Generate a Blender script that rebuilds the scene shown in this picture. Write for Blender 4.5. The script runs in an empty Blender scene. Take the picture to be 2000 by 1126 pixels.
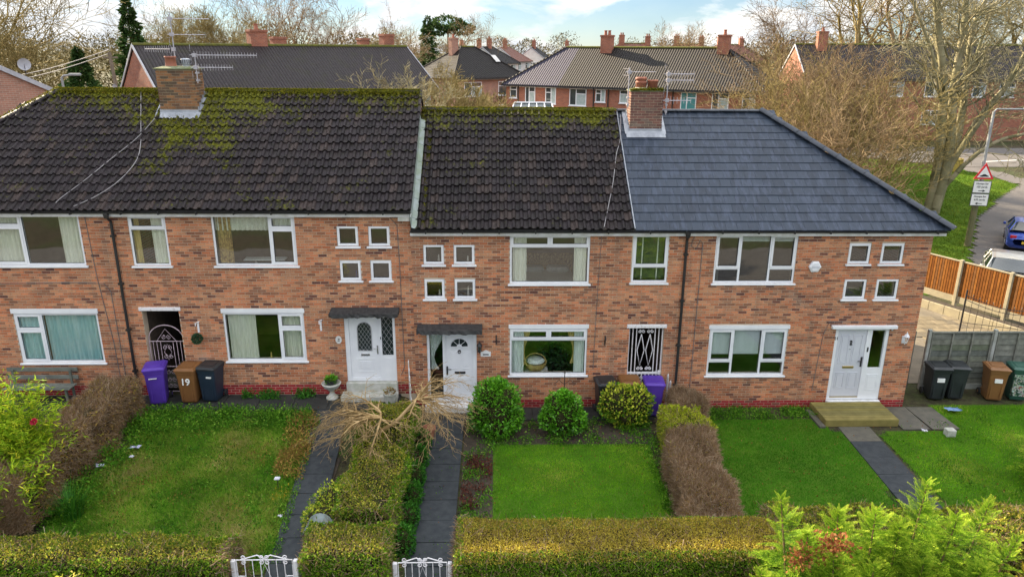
import bpy, math, random
import numpy as np
from mathutils import Vector, Matrix

random.seed(7); rng = np.random.default_rng(11)
sc = bpy.context.scene
COL = sc.collection
R = math.radians

# ---------------------------------------------------------------- camera
cam = bpy.data.cameras.new('camera'); camo = bpy.data.objects.new('camera', cam); COL.objects.link(camo)
cam.sensor_width = 36; cam.lens = 26.1; cam.clip_start = .1; cam.clip_end = 3000
P_, Y_, R_ = R(17.9), R(1.4), R(.35)
CAM = Vector((0, -19, 9.7))
_fw = Vector((math.sin(Y_)*math.cos(P_), math.cos(Y_)*math.cos(P_), -math.sin(P_)))
_rt = Vector((math.cos(Y_), -math.sin(Y_), 0)); _up = _rt.cross(_fw)
_r2 = _rt*math.cos(R_)+_up*math.sin(R_); _u2 = _up*math.cos(R_)-_rt*math.sin(R_)
mw = Matrix((_r2, _u2, -_fw)).transposed().to_4x4(); mw.translation = CAM
camo.matrix_world = mw
sc.camera = camo

# ---------------------------------------------------------------- sky and sun
CLOUD_Z, SKY_K = 11.5, .30
SUN_AZ, SUN_EL = R(-45), R(24.6)          # azimuth from +Y towards +X, elevation
w = bpy.data.worlds.new('World'); sc.world = w; w.use_nodes = True
nt = w.node_tree; nt.nodes.clear()
def wn(t, **k):
    n = nt.nodes.new(t)
    for a, b in k.items(): setattr(n, a, b)
    return n
def wl(a, b): nt.links.new(a, b)
sky = wn('ShaderNodeTexSky', sky_type='NISHITA', sun_disc=False)
sky.sun_elevation = SUN_EL; sky.sun_rotation = SUN_AZ; sky.altitude = 1500; sky.air_density = 1.0; sky.dust_density = .0; sky.ozone_density = 5.0
tc = wn('ShaderNodeTexCoord'); sep = wn('ShaderNodeSeparateXYZ'); wl(tc.outputs['Generated'], sep.inputs[0])
mx = wn('ShaderNodeMath', operation='MAXIMUM'); wl(sep.outputs[2], mx.inputs[0]); mx.inputs[1].default_value = 0
cmb = wn('ShaderNodeCombineXYZ')
zs = wn('ShaderNodeMath', operation='MULTIPLY'); wl(sep.outputs[2], zs.inputs[0]); zs.inputs[1].default_value = 2.6
wl(sep.outputs[0], cmb.inputs[0]); wl(sep.outputs[1], cmb.inputs[1]); wl(zs.outputs[0], cmb.inputs[2])
ns = wn('ShaderNodeTexNoise'); ns.inputs['Scale'].default_value = 5.5; ns.inputs['Detail'].default_value = 7; ns.inputs['Roughness'].default_value = .55
ns.inputs['Distortion'].default_value = .25
off = wn('ShaderNodeVectorMath', operation='ADD'); off.inputs[1].default_value = (3.1, 7.7, 0); wl(cmb.outputs[0], off.inputs[0]); wl(off.outputs[0], ns.inputs['Vector'])
ramp = wn('ShaderNodeValToRGB'); ramp.color_ramp.elements[0].position = .45; ramp.color_ramp.elements[1].position = .55
wl(ns.outputs['Fac'], ramp.inputs[0])
ns2 = wn('ShaderNodeTexNoise'); ns2.inputs['Scale'].default_value = 16; ns2.inputs['Detail'].default_value = 4; wl(off.outputs[0], ns2.inputs['Vector'])
cr2 = wn('ShaderNodeValToRGB'); cr2.color_ramp.elements[0].position = .3; cr2.color_ramp.elements[1].position = .7
cr2.color_ramp.elements[0].color = (.66, .73, .82, 1); cr2.color_ramp.elements[1].color = (1.08, 1.04, .97, 1); wl(ns2.outputs['Fac'], cr2.inputs[0])
# cloud luminance rises from horizon to zenith as under a broken overcast
ov = wn('ShaderNodeMath', operation='MULTIPLY_ADD'); wl(mx.outputs[0], ov.inputs[0]); ov.inputs[1].default_value = CLOUD_Z*3/4; ov.inputs[2].default_value = CLOUD_Z/4
cl_ = wn('ShaderNodeVectorMath', operation='SCALE'); wl(cr2.outputs[0], cl_.inputs[0]); wl(ov.outputs[0], cl_.inputs['Scale'])
sk_ = wn('ShaderNodeVectorMath', operation='SCALE'); wl(sky.outputs[0], sk_.inputs[0]); sk_.inputs['Scale'].default_value = SKY_K
veil = wn('ShaderNodeMapRange'); wl(ramp.outputs[0], veil.inputs[0]); veil.inputs[3].default_value = .12; veil.inputs[4].default_value = 1.
mix = wn('ShaderNodeMix', data_type='RGBA'); wl(veil.outputs[0], mix.inputs[0]); wl(sk_.outputs[0], mix.inputs[6]); wl(cl_.outputs[0], mix.inputs[7])
bg = wn('ShaderNodeBackground'); bg.inputs['Strength'].default_value = .1; wl(mix.outputs[2], bg.inputs['Color'])
wo = wn('ShaderNodeOutputWorld'); wl(bg.outputs[0], wo.inputs['Surface'])
sun = bpy.data.lights.new('sun', 'SUN'); suno = bpy.data.objects.new('sun', sun); COL.objects.link(suno)
sun.energy = 4.2; sun.angle = R(.6); sun.color = (1.0, .84, .60)
SD = Vector((math.sin(SUN_AZ)*math.cos(SUN_EL), math.cos(SUN_AZ)*math.cos(SUN_EL), math.sin(SUN_EL)))
suno.rotation_euler = SD.to_track_quat('Z', 'Y').to_euler(); suno.location = SD*100
sc.view_settings.view_transform = 'Standard'; sc.view_settings.look = 'None'
sc.view_settings.exposure = 2.05; sc.view_settings.gamma = 1; sc.view_settings.use_curve_mapping = False
sc.cycles.max_bounces = 8; sc.cycles.transparent_max_bounces = 12

# ---------------------------------------------------------------- materials
MATS = {}
def newmat(name):
    m = bpy.data.materials.new(name); m.use_nodes = True; m.node_tree.nodes.clear(); MATS[name] = m
    return m, m.node_tree
class N:
    """tiny node helper"""
    def __init__(s, nt): s.nt = nt
    def n(s, t, **k):
        o = s.nt.nodes.new(t)
        for a, b in k.items(): setattr(o, a, b)
        return o
    def put(s, sock, v):
        if isinstance(v, bpy.types.NodeSocket): s.nt.links.new(v, sock)
        elif isinstance(v, (tuple, list)) and len(v) == 3 and sock.type == 'RGBA': sock.default_value = (*v, 1)
        else: sock.default_value = v
    def pos(s): return s.n('ShaderNodeNewGeometry').outputs['Position']
    def noise(s, vec, scale, detail=3, rough=.55):
        o = s.n('ShaderNodeTexNoise'); s.put(o.inputs['Vector'], vec); o.inputs['Scale'].default_value = scale
        o.inputs['Detail'].default_value = detail; o.inputs['Roughness'].default_value = rough
        return o.outputs['Fac']
    def math(s, op, a, b=0., c=None, clamp=False):
        o = s.n('ShaderNodeMath', operation=op, use_clamp=clamp); s.put(o.inputs[0], a); s.put(o.inputs[1], b)
        if c is not None: s.put(o.inputs[2], c)
        return o.outputs[0]
    def mapr(s, v, a, b, c=0., d=1.):
        o = s.n('ShaderNodeMapRange'); s.put(o.inputs[0], v)
        for i, x in enumerate((a, b, c, d)): o.inputs[i+1].default_value = x
        return o.outputs[0]
    def mix(s, f, a, b, bt='MIX'):
        o = s.n('ShaderNodeMix', data_type='RGBA', blend_type=bt); s.put(o.inputs[0], f); s.put(o.inputs[6], a); s.put(o.inputs[7], b)
        return o.outputs[2]
    def ramp(s, f, els, interp='LINEAR'):
        o = s.n('ShaderNodeValToRGB'); s.put(o.inputs[0], f); c = o.color_ramp; c.interpolation = interp
        while len(c.elements) < len(els): c.elements.new(.5)
        for e, (p, col) in zip(c.elements, els): e.position = p; e.color = (*col, 1)
        return o.outputs[0]
    def attr(s, name='v'): 
        o = s.n('ShaderNodeAttribute'); o.attribute_name = name
        return o.outputs['Fac']
    def scalev(s, vec, sv):
        o = s.n('ShaderNodeVectorMath', operation='MULTIPLY'); s.put(o.inputs[0], vec); o.inputs[1].default_value = sv
        return o.outputs[0]
    def bump(s, h, strength=.3, dist=.02):
        o = s.n('ShaderNodeBump'); s.put(o.inputs['Height'], h); o.inputs['Strength'].default_value = strength; o.inputs['Distance'].default_value = dist
        return o.outputs[0]
    def out(s, col, rough=.7, metal=0., normal=None, spec=.5, trans=None, coat=0.):
        p = s.n('ShaderNodeBsdfPrincipled'); s.put(p.inputs['Base Color'], col); s.put(p.inputs['Roughness'], rough); s.put(p.inputs['Metallic'], metal)
        p.inputs['Specular IOR Level'].default_value = spec; p.inputs['Coat Weight'].default_value = coat; p.inputs['Coat Roughness'].default_value = .05
        if normal is not None: s.put(p.inputs['Normal'], normal)
        sh = p.outputs[0]
        if trans is not None:
            t = s.n('ShaderNodeBsdfTranslucent'); s.put(t.inputs['Color'], col); m = s.n('ShaderNodeMixShader'); m.inputs[0].default_value = trans
            s.nt.links.new(sh, m.inputs[1]); s.nt.links.new(t.outputs[0], m.inputs[2]); sh = m.outputs[0]
        o = s.n('ShaderNodeOutputMaterial'); s.nt.links.new(sh, o.inputs['Surface'])

def mat(name, col, col2=None, rough=.6, metal=0., nscale=5., bump=0., bscale=40., spec=.5, coat=0., lo=.35, hi=.65):
    m, t = newmat(name); s = N(t); p = s.pos()
    c = col
    if col2 is not None: c = s.mix(s.mapr(s.noise(p, nscale, 5), lo, hi), col, col2)
    nm = s.bump(s.noise(p, bscale, 4), bump, .02) if bump else None
    s.out(c, rough, metal, nm, spec, coat=coat)
    return m
def vmat(name, els, rough=.8, nscale=3., namt=.35, bump=0., bscale=60., trans=None, spec=.1, dark=(.5, .5, .5), light=(1.4, 1.4, 1.4)):
    """colour by the per-piece attribute v, modulated by a noise"""
    m, t = newmat(name); s = N(t); p = s.pos()
    c = s.ramp(s.attr(), els)
    k = s.mix(s.mapr(s.noise(p, nscale, 4), .3, .7), dark, light)
    c = s.mix(namt, c, s.mix(1., c, k, 'MULTIPLY'))
    nm = s.bump(s.noise(p, bscale, 4), bump, .01) if bump else None
    s.out(c, rough, 0, nm, spec, trans)
    return m

BRICK_ELS = [(0, (0.44, 0.155, 0.075)), (0.15, (0.58, 0.235, 0.12)), (0.3, (0.53, 0.26, 0.14)), (0.42, (0.38, 0.14, 0.072)), (0.55, (0.48, 0.245, 0.14)), (0.68, (0.31, 0.145, 0.085)), (0.8, (0.23, 0.105, 0.066)), (0.9, (.19, .08, .058)), (1, (.13, .058, .048))]
def brick_mat():
    m, t = newmat('brick'); s = N(t); p = s.pos(); c = s.ramp(s.attr(), BRICK_ELS)
    c = s.mix(.5, c, s.mix(1., c, s.mix(s.mapr(s.noise(p, 1.1, 5), .3, .7), (.6, .58, .58), (1.35, 1.35, 1.3)), 'MULTIPLY'))
    c = s.mix(.5, c, s.mix(1., c, s.mix(s.mapr(s.noise(p, 38, 3), .3, .7), (.6, .6, .62), (1.4, 1.4, 1.4)), 'MULTIPLY'))
    # rain streaks and pale efflorescence
    st = s.mapr(s.noise(s.scalev(p, (2.6, 1, .28)), 1., 4, .6), .54, .70); c = s.mix(s.math('MULTIPLY', st, .5), c, (.16, .105, .08))
    ef = s.mapr(s.noise(s.scalev(p, (.7, 1, 1.1)), 1., 5, .6), .60, .74); c = s.mix(s.math('MULTIPLY', ef, .35), c, (.50, .40, .31))
    s.out(c, .88, 0, s.bump(s.noise(p, 90, 4), .4, .01), .1)
brick_mat()
vmat('brick_chimney_left', [(0, (.24, .12, .06)), (.4, (.30, .15, .07)), (.7, (.17, .10, .065)), (1, (.11, .08, .055))], .85, 3, .6, .4, 90)
vmat('brick_chimney_right', [(0, (.22, .11, .085)), (.4, (.17, .085, .07)), (.7, (.13, .07, .06)), (1, (.20, .15, .12))], .85, 3, .5, .4, 90)
vmat('red_brick_paint', [(0, (.30, .025, .03)), (.5, (.36, .04, .045)), (.85, (.24, .03, .035)), (1, (.22, .10, .07))], .6, 4, .6, .3, 60)
mat('mortar', (.58, .47, .35), (.46, .36, .27), .95, nscale=2.5, bump=.3)
mat('mortar_chimney', (.42, .33, .20), (.36, .30, .24), .95, nscale=2.5, bump=.3)
mat('upvc', (.80, .81, .84), (.72, .73, .77), .3, nscale=2)
mat('upvc_grey', (.60, .61, .66), (.55, .56, .62), .35, nscale=2)
mat('white_paint', (.78, .78, .80), (.60, .59, .57), .5, nscale=5, bump=.1)
mat('worn_white_paint', (.76, .74, .76), (.40, .34, .30), .6, nscale=14, lo=.55, hi=.75)
mat('gutter_black', (.018, .018, .02), (.03, .03, .032), .35, nscale=3)
mat('black_metal', (.02, .02, .022), (.035, .03, .03), .45, nscale=6)
mat('canopy_felt', (.022, .022, .024), (.05, .05, .05), .8, nscale=9, bump=.6, bscale=50)
mat('lead', (.30, .32, .36), (.42, .44, .48), .5, .3, nscale=6, bump=.4, bscale=12)
mat('lead_green', (.32, .36, .36), (.22, .27, .20), .6, .2, nscale=4, bump=.4, bscale=12)
mat('interior', (.16, .16, .12), (.07, .07, .055), .9, nscale=.9)
mat('dark_interior', (.05, .045, .04), (.03, .03, .03), .9, nscale=1.2)
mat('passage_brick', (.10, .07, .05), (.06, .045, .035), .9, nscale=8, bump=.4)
mat('concrete', (.36, .34, .31), (.24, .23, .20), .9, nscale=5, bump=.4, bscale=50)
mat('step_stone', (.52, .51, .48), (.36, .37, .31), .85, nscale=6, bump=.3)
mat('terracotta', (.34, .12, .07), (.25, .09, .06), .75, nscale=8, bump=.2)
mat('cable', (.10, .10, .10), (.16, .16, .16), .6)
mat('pale_cable', (.34, .32, .32), (.26, .24, .25), .6)
mat('aerial_metal', (.52, .50, .54), (.38, .36, .40), .4, .6)
mat('gold', (.45, .33, .12), None, .35, .7)
mat('chrome', (.6, .6, .62), None, .25, .9)
mat('black_plastic', (.02, .02, .024), (.03, .03, .033), .45)
mat('white_print', (.78, .78, .76), None, .6)
mat('black_print', (.015, .015, .02), None, .6)
def curtain_mat(name, c1, c2, sc_=(9, 9, 1.2)):
    m, t = newmat(name); s = N(t)
    s.out(s.mix(s.mapr(s.noise(s.scalev(s.pos(), sc_), 1., 3), .35, .65), c1, c2), .9, spec=.1, trans=.12)
curtain_mat('curtain_cream', (.82, .82, .72), (.70, .70, .60))
curtain_mat('curtain_teal', (.30, .56, .60), (.46, .68, .70))
curtain_mat('curtain_gold', (.66, .50, .20), (.50, .36, .12))
curtain_mat('curtain_pattern', (.50, .36, .13), (.20, .12, .05), (22, 22, 14))
curtain_mat('curtain_white', (.80, .84, .82), (.68, .74, .72))
curtain_mat('lace', (.76, .78, .70), (.62, .64, .56), (30, 30, 30))
curtain_mat('blind_grey', (.70, .75, .77), (.62, .67, .69))
curtain_mat('blind_green', (.10, .13, .08), (.08, .105, .065))
def glass_mat():
    m, t = newmat('glass'); s = N(t)
    tr = s.n('ShaderNodeBsdfTransparent'); tr.inputs[0].default_value = (.96, .98, .97, 1)
    gl = s.n('ShaderNodeBsdfGlossy'); gl.inputs['Roughness'].default_value = .02; gl.inputs['Color'].default_value = (1, 1, 1, 1)
    ge = s.n('ShaderNodeNewGeometry'); dt = s.n('ShaderNodeVectorMath', operation='DOT_PRODUCT'); s.put(dt.inputs[0], ge.outputs['Normal']); s.put(dt.inputs[1], ge.outputs['Incoming'])
    c1 = s.math('SUBTRACT', 1., s.math('ABSOLUTE', dt.outputs['Value'])); f5 = s.math('MULTIPLY_ADD', s.math('POWER', c1, 5.), .9, .11)
    s.put(gl.inputs['Normal'], s.bump(s.noise(s.pos(), 1.4, 1), .05, .05))
    mixn = s.n('ShaderNodeMixShader'); t.links.new(f5, mixn.inputs[0]); t.links.new(tr.outputs[0], mixn.inputs[1]); t.links.new(gl.outputs[0], mixn.inputs[2])
    o = s.n('ShaderNodeOutputMaterial'); t.links.new(mixn.outputs[0], o.inputs['Surface'])
glass_mat()

def roof_tile_mat(name, base, zr, chim, moss=0.):
    """concrete pantile: grey-purple body, dark lichen, yellow-green moss that thickens near the ridge and the stack"""
    m, t = newmat(name); s = N(t); p = s.pos()
    c = s.ramp(s.attr(), base)
    c = s.mix(.5, c, s.mix(1., c, s.mix(s.mapr(s.noise(p, 5, 4), .3, .7), (.45, .45, .45), (1.55, 1.5, 1.5)), 'MULTIPLY'))
    lich = s.mapr(s.noise(p, 9, 6, .65), .52, .62)
    c = s.mix(s.math('MULTIPLY', lich, .8), c, (.014, .012, .008))
    sz = s.n('ShaderNodeSeparateXYZ'); s.put(sz.inputs[0], p)
    bz = s.mapr(sz.outputs[2], zr-.75, zr)
    dv = s.n('ShaderNodeVectorMath', operation='DISTANCE'); s.put(dv.inputs[0], p); dv.inputs[1].default_value = chim
    bc = s.mapr(dv.outputs['Value'], 2.3, .4)
    n = s.math('ADD', s.math('MULTIPLY', s.noise(p, .8, 3), .45), s.math('MULTIPLY', s.noise(p, 7, 5, .6), .55))
    n = s.math('ADD', n, s.math('MULTIPLY', bz, .13)); n = s.math('ADD', n, s.math('MULTIPLY', bc, .15)); n = s.math('ADD', n, moss)
    mk = s.mapr(n, .575, .66)
    mc = s.mix(s.mapr(s.noise(p, 22, 4), .35, .65), (.040, .044, .006), (.15, .15, .012))
    c = s.mix(mk, c, mc)
    s.out(c, s.mapr(mk, 0, 1, .55, .95), 0, s.bump(s.noise(p, 45, 4), .5, .015), .18)
PANT = [(0, (.017, .013, .015)), (.35, (.032, .025, .028)), (.7, (.023, .018, .019)), (.9, (.046, .034, .034)), (1, (.066, .046, .036))]
roof_tile_mat('roof_tile_left', PANT, 8.43, (-8.6, 2.6, 7.7), -.004)
roof_tile_mat('roof_tile_middle', [(a, tuple(x*.85 for x in b)) for a, b in PANT], 7.93, (30, 30, 30), -.012)
def slate_mat():
    m, t = newmat('roof_slate'); s = N(t); p = s.pos()
    c = s.ramp(s.attr(), [(0, (.026, .036, .055)), (.5, (.030, .042, .064)), (1, (.035, .048, .072))])
    st = s.mapr(s.noise(s.scalev(p, (9, 2.2, 2.2)), 1., 4, .6), .50, .62)
    c = s.mix(s.math('MULTIPLY', st, .55), c, (.085, .10, .14))
    dk = s.mapr(s.noise(s.scalev(p, (4, 1.3, 1.3)), 1.3, 3), .56, .64)
    c = s.mix(s.math('MULTIPLY', dk, .3), c, (.011, .014, .021))
    s.out(c, s.mapr(st, 0, 1, .5, .7), 0, s.bump(s.noise(p, 60, 3), .15, .01), .3)
slate_mat()
mat('slate_ridge', (.028, .034, .048), (.045, .052, .068), .6, nscale=4)
vmat('moss', [(0, (.050, .062, .006)), (.5, (.13, .135, .010)), (.85, (.27, .25, .02)), (1, (.28, .20, .03))], .95, 2.5, .4, trans=.2)
mat('underlay', (.02, .018, .016), None, .95)
mat('far_interior', (.02, .022, .025), None, .9)

# ---------------------------------------------------------------- mesh helpers
def np_mesh(name, V, F, m, v=None, smooth=False):
    V = np.asarray(V, np.float32); F = np.asarray(F, np.int32); k = F.shape[1]
    me = bpy.data.meshes.new(name); me.vertices.add(len(V)); me.vertices.foreach_set('co', V.ravel())
    me.loops.add(F.size); me.loops.foreach_set('vertex_index', F.ravel())
    me.polygons.add(len(F)); me.polygons.foreach_set('loop_start', np.arange(0, F.size, k, dtype=np.int32))
    if smooth: me.polygons.foreach_set('use_smooth', np.ones(len(F), bool))
    me.update(calc_edges=True)
    if v is not None:
        a = me.attributes.new('v', 'FLOAT', 'FACE'); a.data.foreach_set('value', np.asarray(v, np.float32))
    if m: me.materials.append(MATS[m])
    return me
def link(name, data, parent=None, loc=None, rot=None):
    o = bpy.data.objects.new(name, data); COL.objects.link(o)
    if parent is not None: o.parent = parent
    if loc is not None: o.location = loc
    if rot is not None: o.rotation_euler = rot
    return o
def tag(o, label=None, cat=None, group=None, kind=None):
    if label: o['label'] = label
    if cat: o['category'] = cat
    if group: o['group'] = group
    if kind: o['kind'] = kind
    return o
def thing(name, label, cat, loc=(0, 0, 0), rz=0., group=None):
    return tag(link(name, None, None, loc, (0, 0, rz)), label, cat, group)
def wchild(o, root):
    """a child whose mesh is written in world coordinates, under an unrotated thing"""
    o.parent = root; o.matrix_parent_inverse = Matrix.Translation(-Vector(root.location))
    return o
def copy_tree(o, parent=None):
    c = o.copy(); COL.objects.link(c); c.parent = parent
    for ch in list(o.children): copy_tree(ch, c)
    return c

class MB:
    def __init__(s): s.v = []; s.f = []; s.a = []
    def add(s, vs, fs, a=0.):
        b = len(s.v); s.v += [tuple(p) for p in vs]; s.f += [tuple(i+b for i in f) for f in fs]; s.a += [a]*len(fs); return s
    def box(s, x0, x1, y0, y1, z0, z1, a=0., back=True):
        vs = [(x0, y0, z0), (x1, y0, z0), (x1, y1, z0), (x0, y1, z0), (x0, y0, z1), (x1, y0, z1), (x1, y1, z1), (x0, y1, z1)]
        fs = [(0, 1, 5, 4), (1, 2, 6, 5), (3, 0, 4, 7), (0, 3, 2, 1), (4, 5, 6, 7)]
        if back: fs.append((2, 3, 7, 6))
        return s.add(vs, fs, a)
    def bbox(s, x0, x1, y0, y1, z0, z1, b=.01, a=0.):
        """box with chamfered edges"""
        vs = []; idx = {}
        X = (x0, x1); Y = (y0, y1); Z = (z0, z1)
        for i in (0, 1):
            for j in (0, 1):
                for k in (0, 1):
                    sx, sy, sz = (1-2*i)*b, (1-2*j)*b, (1-2*k)*b
                    for ax, d in enumerate(((0, sy, sz), (sx, 0, sz), (sx, sy, 0))):
                        idx[i, j, k, ax] = len(vs); vs.append((X[i]+d[0], Y[j]+d[1], Z[k]+d[2]))
        g = lambda i, j, k, ax: idx[i, j, k, ax]
        fs = []
        for i in (0, 1): q = [g(i, 0, 0, 0), g(i, 1, 0, 0), g(i, 1, 1, 0), g(i, 0, 1, 0)]; fs.append(q if i else q[::-1])
        for j in (0, 1): q = [g(0, j, 0, 1), g(0, j, 1, 1), g(1, j, 1, 1), g(1, j, 0, 1)]; fs.append(q if j else q[::-1])
        for k in (0, 1): q = [g(0, 0, k, 2), g(1, 0, k, 2), g(1, 1, k, 2), g(0, 1, k, 2)]; fs.append(q if k else q[::-1])
        for i in (0, 1):
            for j in (0, 1): q = [g(i, j, 0, 0), g(i, j, 1, 0), g(i, j, 1, 1), g(i, j, 0, 1)]; fs.append(q)
            for k in (0, 1): q = [g(i, 0, k, 0), g(i, 1, k, 0), g(i, 1, k, 2), g(i, 0, k, 2)]; fs.append(q)
        for j in (0, 1):
            for k in (0, 1): q = [g(0, j, k, 1), g(1, j, k, 1), g(1, j, k, 2), g(0, j, k, 2)]; fs.append(q)
        for i in (0, 1):
            for j in (0, 1):
                for k in (0, 1): fs.append([g(i, j, k, 0), g(i, j, k, 1), g(i, j, k, 2)])
        return s.add(vs, fs, a)
    def tube(s, pts, r, k=6, cap=True, a=0.):
        pts = [Vector(p) for p in pts]; n = len(pts); b = len(s.v)
        rs = r if isinstance(r, (list, tuple)) else [r]*n
        prev = None
        for i, p in enumerate(pts):
            d = (pts[min(i+1, n-1)]-pts[max(i-1, 0)])
            d = d.normalized() if d.length > 1e-9 else Vector((0, 0, 1))
            if prev is None: u = d.orthogonal().normalized()
            else:
                u = prev-d*prev.dot(d); u = u.normalized() if u.length > 1e-6 else d.orthogonal().normalized()
            prev = u; w_ = d.cross(u)
            for j in range(k):
                t = 2*math.pi*j/k; s.v.append(tuple(p+(u*math.cos(t)+w_*math.sin(t))*rs[i]))
        for i in range(n-1):
            for j in range(k):
                s.f.append((b+i*k+j, b+i*k+(j+1) % k, b+(i+1)*k+(j+1) % k, b+(i+1)*k+j)); s.a.append(a)
        if cap:
            s.f.append(tuple(b+j for j in range(k))[::-1]); s.f.append(tuple(b+(n-1)*k+j for j in range(k))); s.a += [a, a]
        return s
    def lathe(s, prof, k=16, c=(0, 0, 0), a=0.):
        b = len(s.v); n = len(prof)
        for (r, z) in prof:
            for j in range(k):
                t = 2*math.pi*j/k; s.v.append((c[0]+r*math.cos(t), c[1]+r*math.sin(t), c[2]+z))
        for i in range(n-1):
            for j in range(k):
                s.f.append((b+i*k+j, b+i*k+(j+1) % k, b+(i+1)*k+(j+1) % k, b+(i+1)*k+j)); s.a.append(a)
        s.f.append(tuple(b+j for j in range(k))[::-1]); s.f.append(tuple(b+(n-1)*k+j for j in range(k))); s.a += [a, a]
        return s
    def prism(s, poly, h0, h1, axis='y', a=0.):
        """polygon (p,q) extruded along an axis: y -> (x,z), x -> (y,z), z -> (x,y)"""
        def mk(p, h): return {'y': (p[0], h, p[1]), 'x': (h, p[0], p[1]), 'z': (p[0], p[1], h)}[axis]
        n = len(poly); vs = [mk(p, h0) for p in poly]+[mk(p, h1) for p in poly]
        fs = [tuple(range(n)), tuple(range(2*n-1, n-1, -1))]+[(i, i+n, (i+1) % n+n, (i+1) % n) for i in range(n)]
        return s.add(vs, fs, a)
    def mesh(s, name, m, smooth=False):
        me = bpy.data.meshes.new(name); me.from_pydata(s.v, [], s.f); me.update()
        if smooth:
            for p in me.polygons: p.use_smooth = True
        at = me.attributes.new('v', 'FLOAT', 'FACE'); at.data.foreach_set('value', np.asarray(s.a, np.float32))
        me.materials.append(MATS[m]); return me
    def build(s, name, m, parent=None, world=False, smooth=False):
        o = link(name, s.mesh(name, m, smooth))
        if parent is not None:
            if world: wchild(o, parent)
            else: o.parent = parent
        return o

def cells(x0, x1, z0, z1, holes):
    """rectangles that tile x0..x1, z0..z1 minus the holes"""
    xs = sorted({x0, x1} | {min(max(h[i], x0), x1) for h in holes for i in (0, 1)})
    out = []
    for a, b in zip(xs, xs[1:]):
        if b-a < 1e-6: continue
        m = (a+b)/2; z = z0
        for h in sorted([h for h in holes if h[0] < m < h[1]], key=lambda h: h[2]):
            if h[2] > z+1e-6: out.append((a, b, z, h[2]))
            z = max(z, h[3])
        if z < z1-1e-6: out.append((a, b, z, z1))
    return out

def text_mesh(body, size, m, bold=0.):
    cu = bpy.data.curves.new('lettering', 'FONT'); cu.body = body; cu.size = size; cu.align_x = 'CENTER'; cu.align_y = 'CENTER'; cu.extrude = .002; cu.offset = bold
    o = bpy.data.objects.new('lettering', cu); COL.objects.link(o); bpy.context.view_layer.update()
    me = bpy.data.meshes.new_from_object(o.evaluated_get(bpy.context.evaluated_depsgraph_get()))
    bpy.data.objects.remove(o); me.materials.clear(); me.materials.append(MATS[m]); return me
# ---------------------------------------------------------------- more materials for walls and far roofs
def brick_tex_mat(name, c1, c2, cm, obj=True):
    m, t = newmat(name); s = N(t)
    tcn = s.n('ShaderNodeTexCoord'); sp = s.n('ShaderNodeSeparateXYZ'); s.put(sp.inputs[0], tcn.outputs['Object'])
    u = s.math('ADD', sp.outputs[0], sp.outputs[1]); cb = s.n('ShaderNodeCombineXYZ'); s.put(cb.inputs[0], u); s.put(cb.inputs[1], sp.outputs[2])
    b = s.n('ShaderNodeTexBrick'); s.put(b.inputs['Vector'], cb.outputs[0])
    b.inputs['Scale'].default_value = 1; b.inputs['Brick Width'].default_value = .225; b.inputs['Row Height'].default_value = .075; b.inputs['Mortar Size'].default_value = .006
    b.inputs['Color1'].default_value = (*c1, 1); b.inputs['Color2'].default_value = (*c2, 1); b.inputs['Mortar'].default_value = (*cm, 1); b.inputs['Bias'].default_value = 0
    c = s.mix(.4, b.outputs['Color'], s.mix(1., b.outputs['Color'], s.mix(s.mapr(s.noise(tcn.outputs['Object'], .8, 4), .3, .7), (.6, .6, .6), (1.4, 1.4, 1.4)), 'MULTIPLY'))
    s.out(c, .9, 0, s.bump(b.outputs['Fac'], -.4, .01))
brick_tex_mat('brick_courses', (.40, .18, .11), (.26, .13, .09), (.42, .36, .3))
brick_tex_mat('brick_far', (.36, .115, .06), (.24, .075, .045), (.32, .24, .19))
brick_tex_mat('brick_far_pale', (.40, .19, .13), (.30, .15, .105), (.40, .32, .27))
def far_roof_mat(name, c1, c2, cm):
    m, t = newmat(name); s = N(t)
    tcn = s.n('ShaderNodeTexCoord'); sp = s.n('ShaderNodeSeparateXYZ'); s.put(sp.inputs[0], tcn.outputs['Object'])
    px = s.math('MULTIPLY', sp.outputs[0], 2*math.pi/.205); pz = s.math('DIVIDE', sp.outputs[2], .185)
    roll = s.math('POWER', s.math('ADD', s.math('MULTIPLY', s.math('SINE', px), .5), .5), 2.)
    row = s.math('FRACT', pz); edge = s.mapr(row, .0, .16, 1., 0.)
    n = s.noise(tcn.outputs['Object'], 1.3, 5); n2 = s.noise(tcn.outputs['Object'], 8., 4)
    c = s.mix(s.mapr(n2, .35, .65), c1, c2)
    c = s.mix(s.math('MULTIPLY', s.mapr(n, .52, .7), .6), c, cm)
    h = s.math('SUBTRACT', s.math('MULTIPLY', roll, .05), s.math('MULTIPLY', row, .03))
    s.out(c, .65, 0, s.bump(h, 1., 2.2), .3)
far_roof_mat('far_roof_dark', (.026, .020, .021), (.045, .034, .035), (.035, .032, .013))
far_roof_mat('far_roof_brown', (.008, .0055, .005), (.015, .010, .008), (.013, .011, .004))
far_roof_mat('far_roof_purple', (.036, .031, .055), (.052, .045, .074), (.04, .036, .05))
far_roof_mat('far_roof_red', (.20, .085, .06), (.26, .12, .09), (.16, .10, .07))

# ---------------------------------------------------------------- lettering (made once, early)
TXT = {k: text_mesh(*v) for k, v in {
    '19': ('19', .26, 'white_print', .006), '21': ('21', .13, 'black_print', .001),
    'h1': ('Humps for', .125, 'black_print', .002), 'h2': ('105 yards', .125, 'black_print', .002), 'h3': ('635 yards', .125, 'black_print', .002),
}.items()}

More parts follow.
